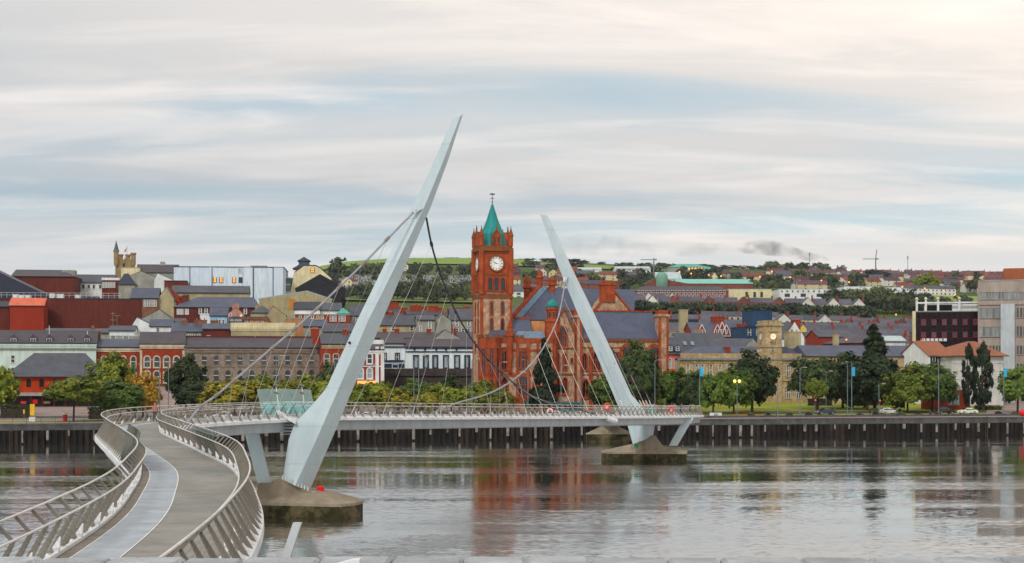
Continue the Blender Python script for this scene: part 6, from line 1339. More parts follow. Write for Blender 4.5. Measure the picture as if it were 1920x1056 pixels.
for (ua, ub, Y, txt) in ((962, 1130, 1440, 'upper row left of the leaning far pylon'), (965, 1180, 1330, 'middle row behind the far pylon'), (965, 1120, 1180, 'lower row above the school'), (1000, 1180, 1100, 'nearest row above the town hall roof'), (1355, 1450, 1480, 'upper row left of the smoke'), (1360, 1450, 1380, 'lower row left of the smoke'), (700, 880, 1420, 'row above the cemetery'), (625, 665, 1100, 'row at the left end of the cemetery')):
    u = ua; hi_ = 0
    while u < ub and cnt < 340:
        w_ = RH.choice([8, 9, 12, 16]); Yq = Y+RH.uniform(-30, 30)
        if RH.random() > (.3 if ub-ua > 100 and ua != 700 else .5):
            hi_ += 1; small_house('hillside_house', '%s house from the left in the %s' % (nth(hi_), txt), u, Yq, w_, 8.0, 5.2, 8.2, RH.choice(M_hw), RH.choice([M_rtile, M_hr[2], M_hr[0]]), 'gy' if w_ < 9 else 'gx', 'houses on the middle hillside', RH.uniform(-20, 20)); cnt += 1
        u += (w_+RH.uniform(1, 5))*FP/Yq
# white terrace by the green
terrace(1155, 1690, 1790, 6.5, 5.2, 7.8, M_hw[0], M_hr[0], 'terr', 'white terrace house beside the sports green', 'white terrace by the green', chim=False)
# sports green and lighter fields on the ridge
m_green = pm('pitch_grass', (0.20, 0.27, 0.05), .15, .02, .95); m_field = pm('field_grass', C(126, 150, 72, .85), .12, .006, .95, c2=C(108, 132, 58), c2amt=.6, c2scale=.01); m_field2 = pm('field_dark', C(84, 108, 60, .8), .2, .01, .95)
def patch(name, us, Ys, mat, dz, n=14):
    mb = MB(); k = len(Ys)
    for Y in Ys:
        for i in range(n+1): x = (lerp(us[0], us[1], i/n)-960)*Y/FP; mb.v.append((x, Y, T(x, Y)+dz))
    for j in range(k-1):
        for i in range(n): mb.f.append((j*(n+1)+i, j*(n+1)+i+1, (j+1)*(n+1)+i+1, (j+1)*(n+1)+i)); mb.m.append(0)
    return struct(mb.build(name, mat))
patch('playing_field', (1690, 1840), [1045, 1070, 1095, 1120, 1142], m_green, 1.0)
patch('field', (590, 985), [1640, 1700, 1780, 1860, 1940, 2000], m_field, 1.6, 30)
patch('field', (985, 1260), [1660, 1720, 1790, 1850], m_field, 1.6, 20)
patch('cemetery_lawn', (604, 900), [900, 960, 1020, 1080, 1140, 1200, 1260], pm('cemetery_grass', C(110, 122, 70, .8), .3, .03, .95), 1.2, 24)
# headstones: far too many and too small to count
mb = MB(); RG = random.Random(5)
for i in range(2300):
    u = RG.uniform(606, 888); Y = RG.uniform(1040, 1290) if u > 650 else RG.uniform(930, 1250)
    x = (u-960)*Y/FP; z = T(x, Y)+1.1; w_, h_ = RG.uniform(.25, .5), RG.uniform(.8, 1.7)
    mb.box(x-w_, x+w_, Y, Y+.3, z, z+h_, RG.choice([0, 1, 1, 2]))
hs = mb.build('headstones', [pm('headstone_pale', C(168, 170, 176)), pm('headstone_grey', C(130, 134, 140)), pm('headstone_dark', (0.04, 0.04, 0.05))]); tag(hs, 'dense field of pale headstones on the cemetery slope', 'headstones', kind='stuff')
# cranes and masts
def crane(u, row_t, Y, jib_px, lab, cab=False):
    x = (u-960)*Y/FP; z = T(x, Y); h = H-(row_t-HOR)*Y/FP-z; r = thing('tower_crane', lab, 'crane', (x, Y, z))
    mb = MB(); mb.box(-.55, .55, -.55, .55, 0, h); mb.build('mast', M_steel, r)
    j = jib_px*Y/FP; mb = MB(); mb.box(min(0, -j), max(0, -j), -.4, .4, h-2.0, h-1.3); mb.build('jib', M_steel, r)
    mb = MB(); mb.box(0, j*.22, -.6, .6, h-2.4, h-.8); mb.build('counter_jib', M_gry, r)
    if cab: mb = MB(); mb.tube([(0, 0, h), (j*.08, 0, h+9)], .5, 5); mb.build('tower_head', M_steel, r)
crane(1226, 484, 1500, 25, 'slender tower crane beside the green roofed college')
crane(1642, 483, 1700, 24, 'tower crane on the skyline right of the smoke', True)
for u, rt, Y, lb in ((1702, 480, 1740, 'phone mast rising from the skyline houses'), (1518, 474, 1900, 'lattice mast on the wooded hilltop beside the smoke')):
    x = (u-960)*Y/FP; z = T(x, Y); h = H-(rt-HOR)*Y/FP-z; r = thing('mast', lb, 'mast', (x, Y, z)); mb = MB(); mb.tube([(0, 0, 0), (0, 0, h)], [.4, .25], 6); mb.build('pole', M_steel, r)
    MB().box(-.7, .7, -.4, .4, h-4, h).build('antenna_panel', M_gry, r)
# lit lamps on the hillside
m_orl = emi('sodium_lamp', (1.0, 0.30, 0.04), 2.2)
for i, (u, rw, Y) in enumerate(sorted([(1274, 510, 1180), (1296, 513, 1180), (1329, 516, 1200), (1352, 518, 1200), (1425, 519, 1150), (1482, 520, 1150), (1540, 526, 1120), (1592, 529, 1100), (1692, 538, 1060), (1734, 541, 1030), (1770, 546, 1000), (1790, 553, 960), (1612, 602, 700), (1680, 590, 760), (1587, 637, 500), (1628, 637, 500), (1447, 509, 1250)])):
    x = (u-960)*Y/FP; z = T(x, Y); zt_ = H-(rw-HOR)*Y/FP; zt_ = max(zt_, z+5)
    r = thing('street_lamp', 'orange glowing street lamp on the hillside, %s in order from left' % nth(i+1), 'street lamp', (x, Y, z), 0, 'lit lamps on the hillside')
    mb = MB(); mb.tube([(0, 0, 0), (0, 0, zt_-z)], [.12, .08], 6); mb.build('pole', M_steel, r)
    mb = MB(); s_ = .0011*Y; mb.lathe([(.1*s_, zt_-z-.5*s_), (.5*s_, zt_-z-.1*s_), (.5*s_, zt_-z+.1*s_), (.1*s_, zt_-z+.45*s_)], 8); mb.build('lamp_head', m_orl, r)
# ------------------------------------------------------------------ trees
m_bark = pm('bark', (0.06, 0.045, 0.035), .3, 2, .95)
def crown_mesh(name, seed, shape, mat, ncl, nl, leaf, cr_=0.16):
    rg = random.Random(seed); mb = MB(); V = []; Fc = []
    cl = []
    for i in range(ncl):
        if shape == 'conifer':
            t = rg.random()**1.25; rad = (1-t)*.9+.06; a = rg.uniform(0, 2*pi); q = rg.uniform(.55, 1.0)*(.85+.3*sin(3*a+seed+9*t)); cl.append((rad*q*cos(a), rad*q*sin(a), -1+2*t+rg.uniform(-.05, .05), .10+.10*(1-t)))
        elif shape == 'cypress':
            t = rg.random(); rad = (sin(pi*min(1, t*.9+.12))**.6)*.85; a = rg.uniform(0, 2*pi); cl.append((rad*cos(a)*rg.uniform(.6, 1), rad*sin(a)*rg.uniform(.6, 1), -1+2*t, .15))
        else:
            z = rg.uniform(-.8, 1); a = rg.uniform(0, 2*pi); rr = sqrt(max(0, 1-z*z))
            k = rg.uniform(.5, 1.0)**.6*(.84+.16*sin(2.3*a+seed)+.10*sin(5*a+2*z*3+seed*2))
            if shape == 'spread': z = z*.8+.1
            cl.append((rr*k*cos(a), rr*k*sin(a), z*k*.92, cr_*rg.uniform(.7, 1.35)))
    for cx, cy, cz, cr2 in cl:
        m = int(nl*rg.uniform(.6, 1.3))
        for j in range(m):
            d = Vector((rg.gauss(0, 1), rg.gauss(0, 1), rg.gauss(0, .75))).normalized()*(cr2*rg.uniform(.35, 1.1)); p = Vector((cx, cy, cz))+d
            nrm = (Vector((cx, cy, cz*.6+.35)).normalized()*.8+d.normalized()*.8+Vector((rg.uniform(-.6, .6), rg.uniform(-.6, .6), rg.uniform(-.3, .7)))).normalized()
            a = nrm.cross(Vector((rg.uniform(-1, 1), rg.uniform(-1, 1), rg.uniform(-1, 1)))).normalized(); b = nrm.cross(a)
            s_ = leaf*rg.uniform(.6, 1.3); o = len(V)
            V += [p-a*s_-b*s_*.5, p+b*s_*.1-a*s_*.0-b*s_*.9, p+a*s_-b*s_*.4, p+a*s_*.2+b*s_*.9]; Fc.append((o, o+1, o+2, o+3))
    me = bpy.data.meshes.new(name); me.from_pydata([tuple(v) for v in V], [], Fc); me.materials.append(mat); me.update(); return me
def trunk_mesh(name, seed, hgt=1.0, lean=0.05):
    rg = random.Random(seed); mb = MB(); top = (rg.uniform(-lean, lean), rg.uniform(-lean, lean), hgt)
    mb.tube([(0, 0, -.05), (0, 0, .04), (top[0]*.5, top[1]*.5, hgt*.5), top], [.06, .042, .032, .012], 7)
    for k in range(6):
        a = 2*pi*k/6+rg.uniform(-.4, .4); z0 = hgt*rg.uniform(.38, .72); ln = rg.uniform(.22, .34)
        mb.tube([(top[0]*z0, top[1]*z0, z0), (cos(a)*ln*.5, sin(a)*ln*.5, z0+.10), (cos(a)*ln, sin(a)*ln, z0+.24)], [.022, .015, .006], 5)
    return mb.mesh(name, m_bark)
lf = {
 'yellow': leafmat('leaves_autumn_yellow', (0.12, 0.165, 0.02), (0.40, 0.33, 0.03)),
 'gold': leafmat('leaves_gold', (0.30, 0.20, 0.02), (0.52, 0.30, 0.03)),
 'ygreen': leafmat('leaves_yellow_green', (0.075, 0.145, 0.014), (0.28, 0.31, 0.03)),
 'green': leafmat('leaves_green', (0.05, 0.11, 0.02), (0.13, 0.20, 0.03)),
 'dark': leafmat('leaves_dark_green', (0.025, 0.055, 0.018), (0.065, 0.10, 0.028)),
 'black': leafmat('leaves_conifer', (0.012, 0.030, 0.014), (0.035, 0.060, 0.024)),
 'far': leafmat('leaves_far', (0.060, 0.098, 0.042), (0.13, 0.165, 0.065), .45),
 'fardark': leafmat('leaves_far_dark', (0.035, 0.064, 0.040), (0.075, 0.105, 0.055), .4),
}
CM = {}
def get_crown(col_, shape, var):
    key = (col_, shape, var)
    if key not in CM:
        if col_.startswith('far'): CM[key] = crown_mesh('crown', 900+var*7+len(shape), shape, lf[col_], 30, 24, .125, .25)
        else: CM[key] = crown_mesh('crown', 100+var*13+len(shape), shape, lf[col_], 110 if shape != 'cypress' else 90, 60, .066, .19)
    return CM[key]
TM = [trunk_mesh('trunk', 40+k) for k in range(3)]
RT = random.Random(99); tcount = 0
def tree(name, label, u, row_t, row_b, wpx, Y, col_, shape='round', group=None, clear=.16):
    """crown spans row_t..row_b at depth Y; the trunk reaches the ground"""
    global tcount
    tcount += 1; x = (u-960)*Y/FP; zg = T(x, Y); zt_ = H-(row_t-HOR)*Y/FP; zb_ = H-(row_b-HOR)*Y/FP; w_ = wpx*Y/FP
    h = zt_-zg; zb_ = max(zb_, zg+.06*h if shape != 'cypress' else zg+.3)
    r = thing(name, label, 'tree', (x, Y, zg), 0, group)
    tk = link('trunk', TM[tcount % 3], r, (0, 0, 0), RT.uniform(0, 6), (h*.55, h*.55, h*.8))
    link('crown', get_crown(col_, shape, tcount % 3), r, (0, 0, (zt_+zb_)/2-zg), RT.uniform(0, 6.28), (w_/2*1.24, w_/2*1.24, (zt_-zb_)/2*1.1))
    return r
TL = [
 ('tree', 'yellow green tree cut off at the left edge', -6, 680, 775, 78, 318, 'ygreen', 'round'),
 ('tree', 'yellow green spreading tree with clear trunk by the left quay', 138, 702, 768, 98, 291, 'ygreen', 'spread'),
 ('tree', 'tall yellow green tree before the red brick houses', 208, 664, 745, 74, 330, 'ygreen', 'round'),
 ('tree', 'dark green broad tree left of the golden one', 226, 706, 785, 92, 302, 'green', 'round'),
 ('tree', 'golden yellow autumn tree on the left quay', 268, 698, 780, 52, 312, 'gold', 'round'),
 ('tree', 'dense dark green tree before the grey warehouse', 349, 668, 745, 60, 348, 'dark', 'round'),
 ('bush', 'low very dark bush beside the dense green tree', 360, 711, 766, 66, 340, 'black', 'round'),
 ('tree', 'yellow tree under the near cable', 440, 710, 768, 82, 330, 'yellow', 'round'),
 ('tree', 'green yellow tree left of the glass screen', 497, 706, 768, 62, 335, 'ygreen', 'round'),
 ('tree', 'dark green tree peeping over the yellow ones', 470, 702, 760, 40, 348, 'green', 'round'),
 ('tree', 'yellow tree behind the glass screen', 536, 712, 768, 56, 338, 'yellow', 'round'),
 ('tree', 'green tree right above the glass screen', 572, 705, 768, 58, 342, 'ygreen', 'round'),
 ('tree', 'tall dark tree just left of the near pylon', 622, 668, 760, 46, 350, 'dark', 'round'),
 ('tree', 'yellow green tree hidden by the near pylon', 618, 705, 768, 50, 335, 'ygreen', 'round'),
 ('tree', 'yellow green tree right of the pylon foot', 672, 722, 768, 46, 335, 'ygreen', 'round'),
 ('tree', 'olive tree below the lit golden shop', 706, 710, 768, 52, 338, 'ygreen', 'round'),
 ('tree', 'low yellow bushy tree below the city wall', 740, 728, 768, 50, 334, 'yellow', 'round'),
 ('tree', 'green tree against the dark city wall', 778, 712, 768, 56, 340, 'green', 'round'),
 ('tree', 'pale green tree at the middle of the city wall', 808, 713, 768, 50, 338, 'ygreen', 'round'),
 ('tree', 'low yellow shrub tree on the quay below the wall', 797, 735, 770, 46, 328, 'yellow', 'round'),
 ('tree', 'dark tree beside the clock tower foot', 846, 704, 760, 40, 345, 'dark', 'round'),
 ('tree', 'yellow green tree left of the clock tower', 862, 722, 768, 52, 334, 'ygreen', 'round'),
 ('tree', 'yellow green tree under the clock tower', 902, 714, 768, 56, 332, 'ygreen', 'round'),
 ('tree', 'small yellow tree right of the clock tower foot', 938, 728, 768, 44, 332, 'yellow', 'round'),
 ('conifer', 'dark ragged conifer before the town hall entrance', 1021, 646, 752, 62, 330, 'black', 'conifer'),
 ('tree', 'green tree behind the foot of the far pylon', 1140, 698, 768, 56, 338, 'green', 'round'),
 ('tree', 'big dark green tree right of the far pylon', 1194, 643, 765, 66, 336, 'dark', 'round'),
 ('tree', 'green tree covering the town hall corner', 1240, 690, 768, 54, 342, 'green', 'round'),
 ('tree', 'green tree before the coral house', 1276, 690, 768, 52, 345, 'green', 'round'),
 ('tree', 'low dark tree behind the end of the bridge', 1304, 698, 768, 46, 340, 'dark', 'round'),
 ('tree', 'green tree with bare stem at the end of the bridge', 1337, 692, 772, 52, 326, 'green', 'round'),
 ('tree', 'rounded green tree right of the bridge end tree', 1376, 690, 768, 58, 342, 'green', 'round'),
 ('tree', 'broad dark tree before the harbour office', 1410, 660, 762, 84, 350, 'dark', 'round'),
 ('tree', 'dark tree right of the harbour office door', 1533, 660, 758, 78, 362, 'dark', 'round'),
 ('sapling', 'small bright green tree on the lawn', 1530, 707, 752, 40, 345, 'ygreen', 'spread'),
 ('tree', 'dark tree filling the gap left of the tall conifer', 1580, 664, 755, 74, 372, 'dark', 'round'),
 ('conifer', 'very tall dark conifer above the sandstone wing', 1640, 622, 745, 104, 366, 'black', 'conifer'),
 ('tree', 'dark bushy tree below the tall conifer', 1626, 660, 758, 86, 362, 'black', 'round'),
 ('tree', 'rounded olive green tree right of the tall conifer', 1702, 688, 764, 78, 350, 'ygreen', 'round'),
 ('tree', 'large green tree before the pale grey block', 1748, 670, 764, 82, 356, 'green', 'round'),
 ('cypress', 'slim dark cypress, left one of the pair', 1817, 652, 748, 27, 364, 'black', 'cypress'),
 ('cypress', 'wider dark cypress, right one of the pair', 1843, 650, 750, 38, 363, 'black', 'cypress'),
 ('tree', 'green tree cut by the right edge', 1908, 680, 754, 74, 352, 'green', 'round'),
]
for nm_, lb, u, a, b, w_, Y, c_, sh in TL: tree(nm_, lb, u, a, b+(12 if b < 775 and sh == 'round' else 0), w_*(1.22 if 400 < u < 960 or 1130 < u < 1320 else 1.04), Y, c_, sh, 'trees along the riverside')
# low hedges (one clipped mass each)
def hedge(label, u0, u1, Y, hgt, col_='dark', yaw=12):
    F = Fr((u0+u1)/2, Y, yaw); x0, x1 = F.s(u0), F.s(u1); z = T(F.ox, F.oy); rg = random.Random(int(u0*7+Y)); V = []; Fc = []
    r = thing('hedge', label, 'hedge', (F.ox, F.oy, z), F.a)
    n = int((x1-x0)*90)
    for i in range(n):
        p = Vector((rg.uniform(x0, x1), rg.uniform(-.8, .8), rg.uniform(0, hgt)*(1 if rg.random() < .6 else .99)))
        if rg.random() < .5: p.z = hgt*rg.uniform(.9, 1.1)
        nrm = Vector((rg.uniform(-1, 1), rg.uniform(-1.4, .4), rg.uniform(0, 1.4))).normalized(); a = nrm.orthogonal().normalized(); b = nrm.cross(a); s_ = .22*rg.uniform(.6, 1.3); o = len(V)
        V += [p-a*s_, p-b*s_, p+a*s_, p+b*s_]; Fc.append((o, o+1, o+2, o+3))
    me = bpy.data.meshes.new('foliage'); me.from_pydata([tuple(v) for v in V], [], Fc); me.materials.append(lf[col_]); link('foliage', me, r)
    mb = MB(); mb.box(x0+.2, x1-.2, -.5, .5, 0, hgt*.85); mb.build('stems', m_bark, r)
hedge('dark clipped hedge beside the left plaza', 0, 58, 312, 2.4, 'dark'); hedge('dark hedge below the dark green broad tree', 165, 200, 308, 2.2, 'dark')
hedge('low golden hedge before the pale grey block', 1828, 1878, 366, 1.0, 'ygreen')
hedge('low dark hedge in front of the harbour office door', 1515, 1560, 384, 1.6, 'dark')
hedge('clipped hedge under the sandstone wing', 1590, 1680, 386, 1.4, 'dark')
# hillside trees
def far_tree(label, u, Y, h, w_, col_, shape, group, name='hillside_tree'):
    global tcount
    tcount += 1; x = (u-960)*Y/FP; zg = T(x, Y); r = thing(name, label, 'tree', (x, Y, zg-.3), 0, group)
    link('trunk', TM[tcount % 3], r, (0, 0, 0), 0, (h*.5, h*.5, h*.8)); link('crown', get_crown(col_, shape, tcount % 3), r, (0, 0, h*.56), RT.uniform(0, 6.28), (w_/2, w_/2, h*.46))
def scatter(n, us, Ys, hs, label, group, cols=('far', 'fardark'), ws=(.75, 1.15), shapes=('round',)):
    for i in range(n):
        h = RT.uniform(*hs); far_tree(label, RT.uniform(*us), RT.uniform(*Ys), h, h*RT.uniform(*ws), RT.choice(cols), RT.choice(shapes), group)
scatter(46, (1555, 1725), (880, 985), (9, 14), 'leafy tree in the wooded bank left of the glass office', 'trees of the wooded bank')
scatter(16, (1700, 1840), (860, 960), (8, 13), 'tree between glass office roof and sports green', 'trees of the wooded bank')
scatter(26, (1430, 1620), (1150, 1380), (8, 15), 'tree among the estate houses below the smoke', 'trees among the estates')
scatter(14, (1680, 1915), (1170, 1500), (7, 13), 'tree among the estate houses on the right', 'trees among the estates')
scatter(30, (1440, 1580), (1640, 1800), (9, 16), 'tree on the wooded hilltop below the smoke', 'trees on the smoking hilltop', ('fardark', 'far'))
scatter(16, (1320, 1470), (1150, 1300), (8, 14), 'tree around the long green roof', 'trees among the estates')
scatter(14, (1270, 1350), (1240, 1440), (9, 15), 'dark tree below the college', 'trees among the estates', ('fardark',))
scatter(16, (1160, 1225), (1080, 1420), (8, 13), 'tree beside the lane under the white factory', 'trees among the estates')
scatter(16, (985, 1170), (1120, 1500), (7, 12), 'tree among the houses behind the far pylon', 'trees among the estates')
scatter(22, (664, 722), (1270, 1360), (8, 13), 'big tree above the cemetery left of the near pylon', 'trees around the cemetery', ('fardark', 'far'))
scatter(18, (765, 890), (1290, 1420), (7, 12), 'big tree above the cemetery right of the near pylon', 'trees around the cemetery', ('fardark', 'far'))
scatter(30, (730, 885), (900, 985), (7, 13), 'bushy tree below the white school', 'trees around the cemetery')
scatter(12, (648, 720), (900, 960), (6, 11), 'small dark tree at the foot of the cemetery', 'trees around the cemetery', ('fardark',))
scatter(16, (620, 880), (1020, 1250), (5, 9), 'small tree standing among the headstones', 'trees around the cemetery', ('far', 'fardark'))
scatter(5, (606, 640), (1200, 1300), (5, 9), 'tree on the ridge right of the gambrel house', 'trees around the cemetery', ('fardark',))
for u, Y, h, w_, c_ , lb in ((632, 1250, 20, 15, 'fardark', 'tall dark poplar like tree right of the gambrel house'), (1738, 1180, 17, 24, 'ygreen', 'big round golden green tree beside the sports green'), (1554, 1330, 12, 19, 'ygreen', 'pale yellow green tree below the smoke'), (1640, 1480, 13, 34, 'fardark', 'wide dark tree clump under the skyline crane')):
    far_tree(lb, u, Y, h, w_, c_, 'round', None)
# dark conifer screen across the valley
for i in range(58):
    u = 1150+ (1632-1150)*i/57
    far_tree('dark conifer in the long screen across the valley', u+RT.uniform(-2, 2), 790+RT.uniform(-6, 6), RT.uniform(8.5, 10.5), 8.5, 'fardark', 'round', 'conifer screen across the valley', 'screen_conifer')
# far ridge line of trees
for i in range(70):
    u = RT.uniform(700, 1460); far_tree('tiny tree on the far ridge line', u, RT.uniform(1930, 1990) if u > 985 else 2010, RT.uniform(4, 7) if u > 985 else RT.uniform(2, 3.5), RT.uniform(8, 26), 'fardark', 'round', 'trees on the far ridge', 'ridge_tree')
for i in range(26):
    far_tree('tree of the hedgerow below the ridge fields', RT.uniform(985, 1260), RT.uniform(1640, 1670), RT.uniform(5, 10), RT.uniform(8, 16), 'fardark', 'round', 'trees on the far ridge', 'ridge_tree')
# ------------------------------------------------------------------ quayside things
RS = random.Random(77)
def gpt(u, t):
    k = ku(u); Y = (300+t)/(1-QS*k); return Vector((k*Y, Y, T(k*Y, Y)))
# vehicles
m_tyre = pm('tyre_rubber', (0.02, 0.02, 0.02)); m_rim = pm('wheel_rim', (0.45, 0.45, 0.46), .05, 1, .35, metal=.8)
m_cgl = pm('car_glass', (0.015, 0.018, 0.022), .2, 1, .05, 0, .7)
m_tail = pm('tail_lamp', C(190, 20, 24), .1, 2, .3); m_head = pm('head_lamp', (0.7, 0.7, 0.72), .1, 2, .2)
def carpaint(n, c): return pm('car_paint_'+n, c, .03, .5, .22, 0, .6)
CAR_P = {
 'saloon': ([(-2.25, .35), (-2.28, .75), (-2.1, .95), (-1.45, 1.0), (-.75, 1.42), (.35, 1.45), (1.15, .98), (2.0, .86), (2.22, .62), (2.2, .32)], (-1.28, -.70, .32, 1.02), 1.43, .99),
 'suv': ([(-2.2, .4), (-2.25, .9), (-2.1, 1.1), (-1.95, 1.15), (-1.55, 1.66), (.2, 1.70), (1.0, 1.12), (1.95, 1.0), (2.2, .75), (2.18, .38)], (-1.80, -1.48, .15, .90), 1.66, 1.13),
 'hatch': ([(-1.95, .35), (-2.0, .85), (-1.85, 1.0), (-1.45, 1.45), (.1, 1.50), (.95, 1.0), (1.7, .88), (1.95, .65), (1.93, .32)], (-1.62, -1.36, .05, .85), 1.46, 1.02),
}
def car(label, u, t, kind, paint, facing=1, group='cars on the riverside road'):
    p = gpt(u, t); r = thing('car', label, 'car', p+Vector((0, 0, .05)), QA+(0 if facing > 0 else pi), group)
    prof, (g0, g1, g2, g3), zt_, zg = CAR_P[kind]; hw = .88; rings = []
    mb = MB(); n = len(prof)
    for yy, s_ in ((-hw, 0), (-hw*.72, 1), (hw*.72, 1), (hw, 0)):
        rings.append([(x*(.985 if s_ == 0 else 1), yy if z < zg+.02 else (yy if s_ else (-1 if yy < 0 else 1)*hw*.78), z-(.0 if s_ else (.03 if z > .5 else 0))) for x, z in prof])
    mb.loft(rings); b = mb.build('body', paint, r)
    for s_ in (-1, 1):
        mb = MB(); y0, y1 = s_*(hw+.004), s_*(hw*.80+.012)
        mb.add([(g0, y0, zg+.02), (g3, y0, zg+.0), (g2, y1, zt_-.10), (g1, y1, zt_-.12)], [(0, 1, 2, 3)]); mb.build('side_window', m_cgl, b)
        MB().box(-.25, -.18, s_*(hw+.006)-.01, s_*(hw+.006)+.01, zg+.02, zt_-.15).build('door_pillar', paint, b)
        MB().box(prof[0][0]-.06, prof[0][0]+.12, s_*.78-.12, s_*.78+.12, .68, .88).build('tail_light', m_tail, r)
        MB().box(prof[-1][0]-.12, prof[-1][0]+.04, s_*.66-.18, s_*.66+.18, .60, .74).build('headlight', m_head, r)
    mb = MB(); mb.add([(g3+.10, -hw*.74, zg+.03), (g3+.10, hw*.74, zg+.03), (g2+.06, hw*.66, zt_-.03), (g2+.06, -hw*.66, zt_-.03)], [(0, 1, 2, 3)]); mb.v = [(x+.02, y, z+.03) for x, y, z in mb.v]; mb.build('windscreen', m_cgl, b)
    mb = MB(); mb.add([(g0-.16, -hw*.74, zg+.03), (g0-.16, hw*.74, zg+.03), (g1-.08, hw*.66, zt_-.02), (g1-.08, -hw*.66, zt_-.02)], [(0, 1, 2, 3)]); mb.v = [(x-.02, y, z+.02) for x, y, z in mb.v]; mb.build('rear_window', m_cgl, b)
    for x in (-1.35, 1.32):
        for s_ in (-1, 1):
            mb = MB(); mb.tube([(x, s_*(hw-.2), .33), (x, s_*(hw+.015), .33)], .33, 16); w_ = mb.build('wheel', m_tyre, r)
            mb = MB(); mb.tube([(x, s_*(hw+.012), .33), (x, s_*(hw+.022), .33)], .2, 12); mb.build('rim', m_rim, w_)
    return r
car('dark blue saloon driving left past the lawn', 1548, 22, 'saloon', carpaint('navy', (.03, .05, .09)), -1)
car('silver hatchback between the lamp posts on the road', 1666, 22, 'hatch', carpaint('silver', (.55, .57, .58)), 1)
car('black off-roader ahead of the white saloon', 1772, 20, 'suv', carpaint('black', (.012, .014, .02)), 1)
car('white saloon behind the black off-roader', 1814, 19.5, 'saloon', carpaint('white', (.72, .72, .70)), -1)
car('white car glimpsed through the bridge rail right of near pylon', 690, 14, 'saloon', carpaint('white', (.72, .72, .70)), 1)
car('white car behind the bridge rail under the clock tower', 1045, 13, 'hatch', carpaint('white', (.72, .72, .70)), 1)
car('silver car behind the bridge rail left of the far pylon', 1090, 13, 'saloon', carpaint('silver', (.55, .57, .58)), -1)
car('dark car behind the bridge rail near the conifer', 1005, 14, 'saloon', carpaint('black', (.012, .014, .02)), 1)
car('white van like car before the dark bush', 415, 13, 'suv', carpaint('white', (.72, .72, .70)), -1)
# coach beside the conifer
p = gpt(1062, 24); r = thing('coach', 'dark teal coach parked right of the conifer', 'coach', p, QA)
MB().box(-3.6, 3.6, -1.2, 1.2, .45, 3.1).build('body', pm('coach_paint', C(46, 96, 104), .1, 1, .3), r)
MB().box(-3.5, 3.5, -1.23, -1.2, 1.6, 2.75).build('side_glazing', m_cgl, r); MB().box(3.6, 3.64, -1.1, 1.1, 1.2, 2.8).build('windscreen', m_cgl, r)
for x in (-2.3, 2.3):
    for s_ in (-1, 1): MB().tube([(x, s_*1.0, .48), (x, s_*1.24, .48)], .48, 14).build('wheel', m_tyre, r)
# lamp posts
m_pole = pm('lamp_pole_grey', C(112, 128, 136, .9), .1, 1, .5)
def lamp(label, u, row_t, t, arm=1, double=False, banner=None):
    p = gpt(u, t); h = H-(row_t-HOR)*p.y/FP-p.z; r = thing('lamp_post', label, 'lamp post', p, QA, 'lamp posts along the quay road')
    MB().lathe([(.16, 0), (.16, .9), (.10, 1.0), (.07, h)], 8).build('pole', m_pole, r)
    for s_ in ((-1, 1) if double else (arm,)):
        MB().tube([(0, 0, h-.1), (s_*.5, 0, h+.1), (s_*1.1, 0, h+.12)], .045, 6).build('arm', m_pole, r)
        MB().hexa([(s_*.9-.15, -.14, h+.05), (s_*1.5+.15, -.14, h+.05), (s_*1.5+.15, .14, h+.05), (s_*.9-.15, .14, h+.05)], [(s_*.9-.1, -.1, h+.24), (s_*1.5+.1, -.08, h+.2), (s_*1.5+.1, .08, h+.2), (s_*.9-.1, .1, h+.24)]).build('lantern', M_gry, r)
    if banner: MB().box(.1, .75, -.02, .02, h-2.9, h-1.0).build('banner', banner, r)
m_ban = pm('banner_blue', C(70, 170, 215), .1, 1)
for a in [
 ('lamp post at the bridge end with blue banner', 1312, 680, 8, -1, False, m_ban), ('lamp post before the harbour door', 1500, 690, 7, 1), ('short lamp post at the quay edge', 1458, 724, 3, 1), ('tall lamp post left of the tall conifer', 1589, 682, 26, -1), ('tall lamp post with banner left of the tall conifer', 1597, 680, 8, -1, False, m_ban),
 ('lamp post in front of the large green tree', 1760, 674, 8, 1), ('lamp post with blue banner near the right edge', 1882, 682, 8, -1, False, m_ban), ('double lamp post near the small bright tree', 1549, 697, 30, 1, True), ('park lamp beside the olive tree', 1648, 720, 24, 1),
 ('lamp post before the left red brick house', 253, 684, 30, 1, True), ('lamp post before the middle red brick house', 276, 676, 33, 1), ('bluish lamp post left of the dense green tree', 299, 672, 24, 1), ('lamp post beside the dense green tree', 316, 680, 28, -1, True),
 ('lamp post in front of the grey warehouse', 461, 670, 30, -1), ('lamp post in the middle of the grey warehouse', 518, 668, 30, 1), ('lamp post just left of the near pylon', 627, 678, 26, 1, True),
 ('left lamp post of two before the white hall', 776, 676, 30, 1), ('right lamp post of two before the white hall', 785, 668, 30, 1), ('lamp post at the clock tower corner', 885, 674, 22, 1), ('lamp post before the town hall bay', 937, 680, 22, 1), ('lamp post left of the conifer', 990, 676, 22, -1), ('lamp post right of the conifer', 1052, 686, 22, 1), ('white lamp post under the far pylon', 1089, 702, 18, 1), ('lamp post before the town hall right wing', 1228, 676, 20, 1)]:
    lamp(*a)
mg = emi('globe_lamp', (1.0, .72, .12), 1.6)
r = thing('globe_lamp', 'twin globe lamp glowing yellow before the dark tree', 'street lamp', gpt(1382, 8)); h = 7.4
MB().lathe([(.09, 0), (.06, h)], 8).build('pole', m_pole, r)
for s_ in (-1, 1): MB().tube([(0, 0, h-.4), (s_*.45, 0, h)], .04, 6).build('arm', m_pole, r); MB().lathe([(.05, h), (.3, h+.18), (.34, h+.4), (.2, h+.62), (.03, h+.68)], 10, s_*.5, 0).build('globe', mg, r)
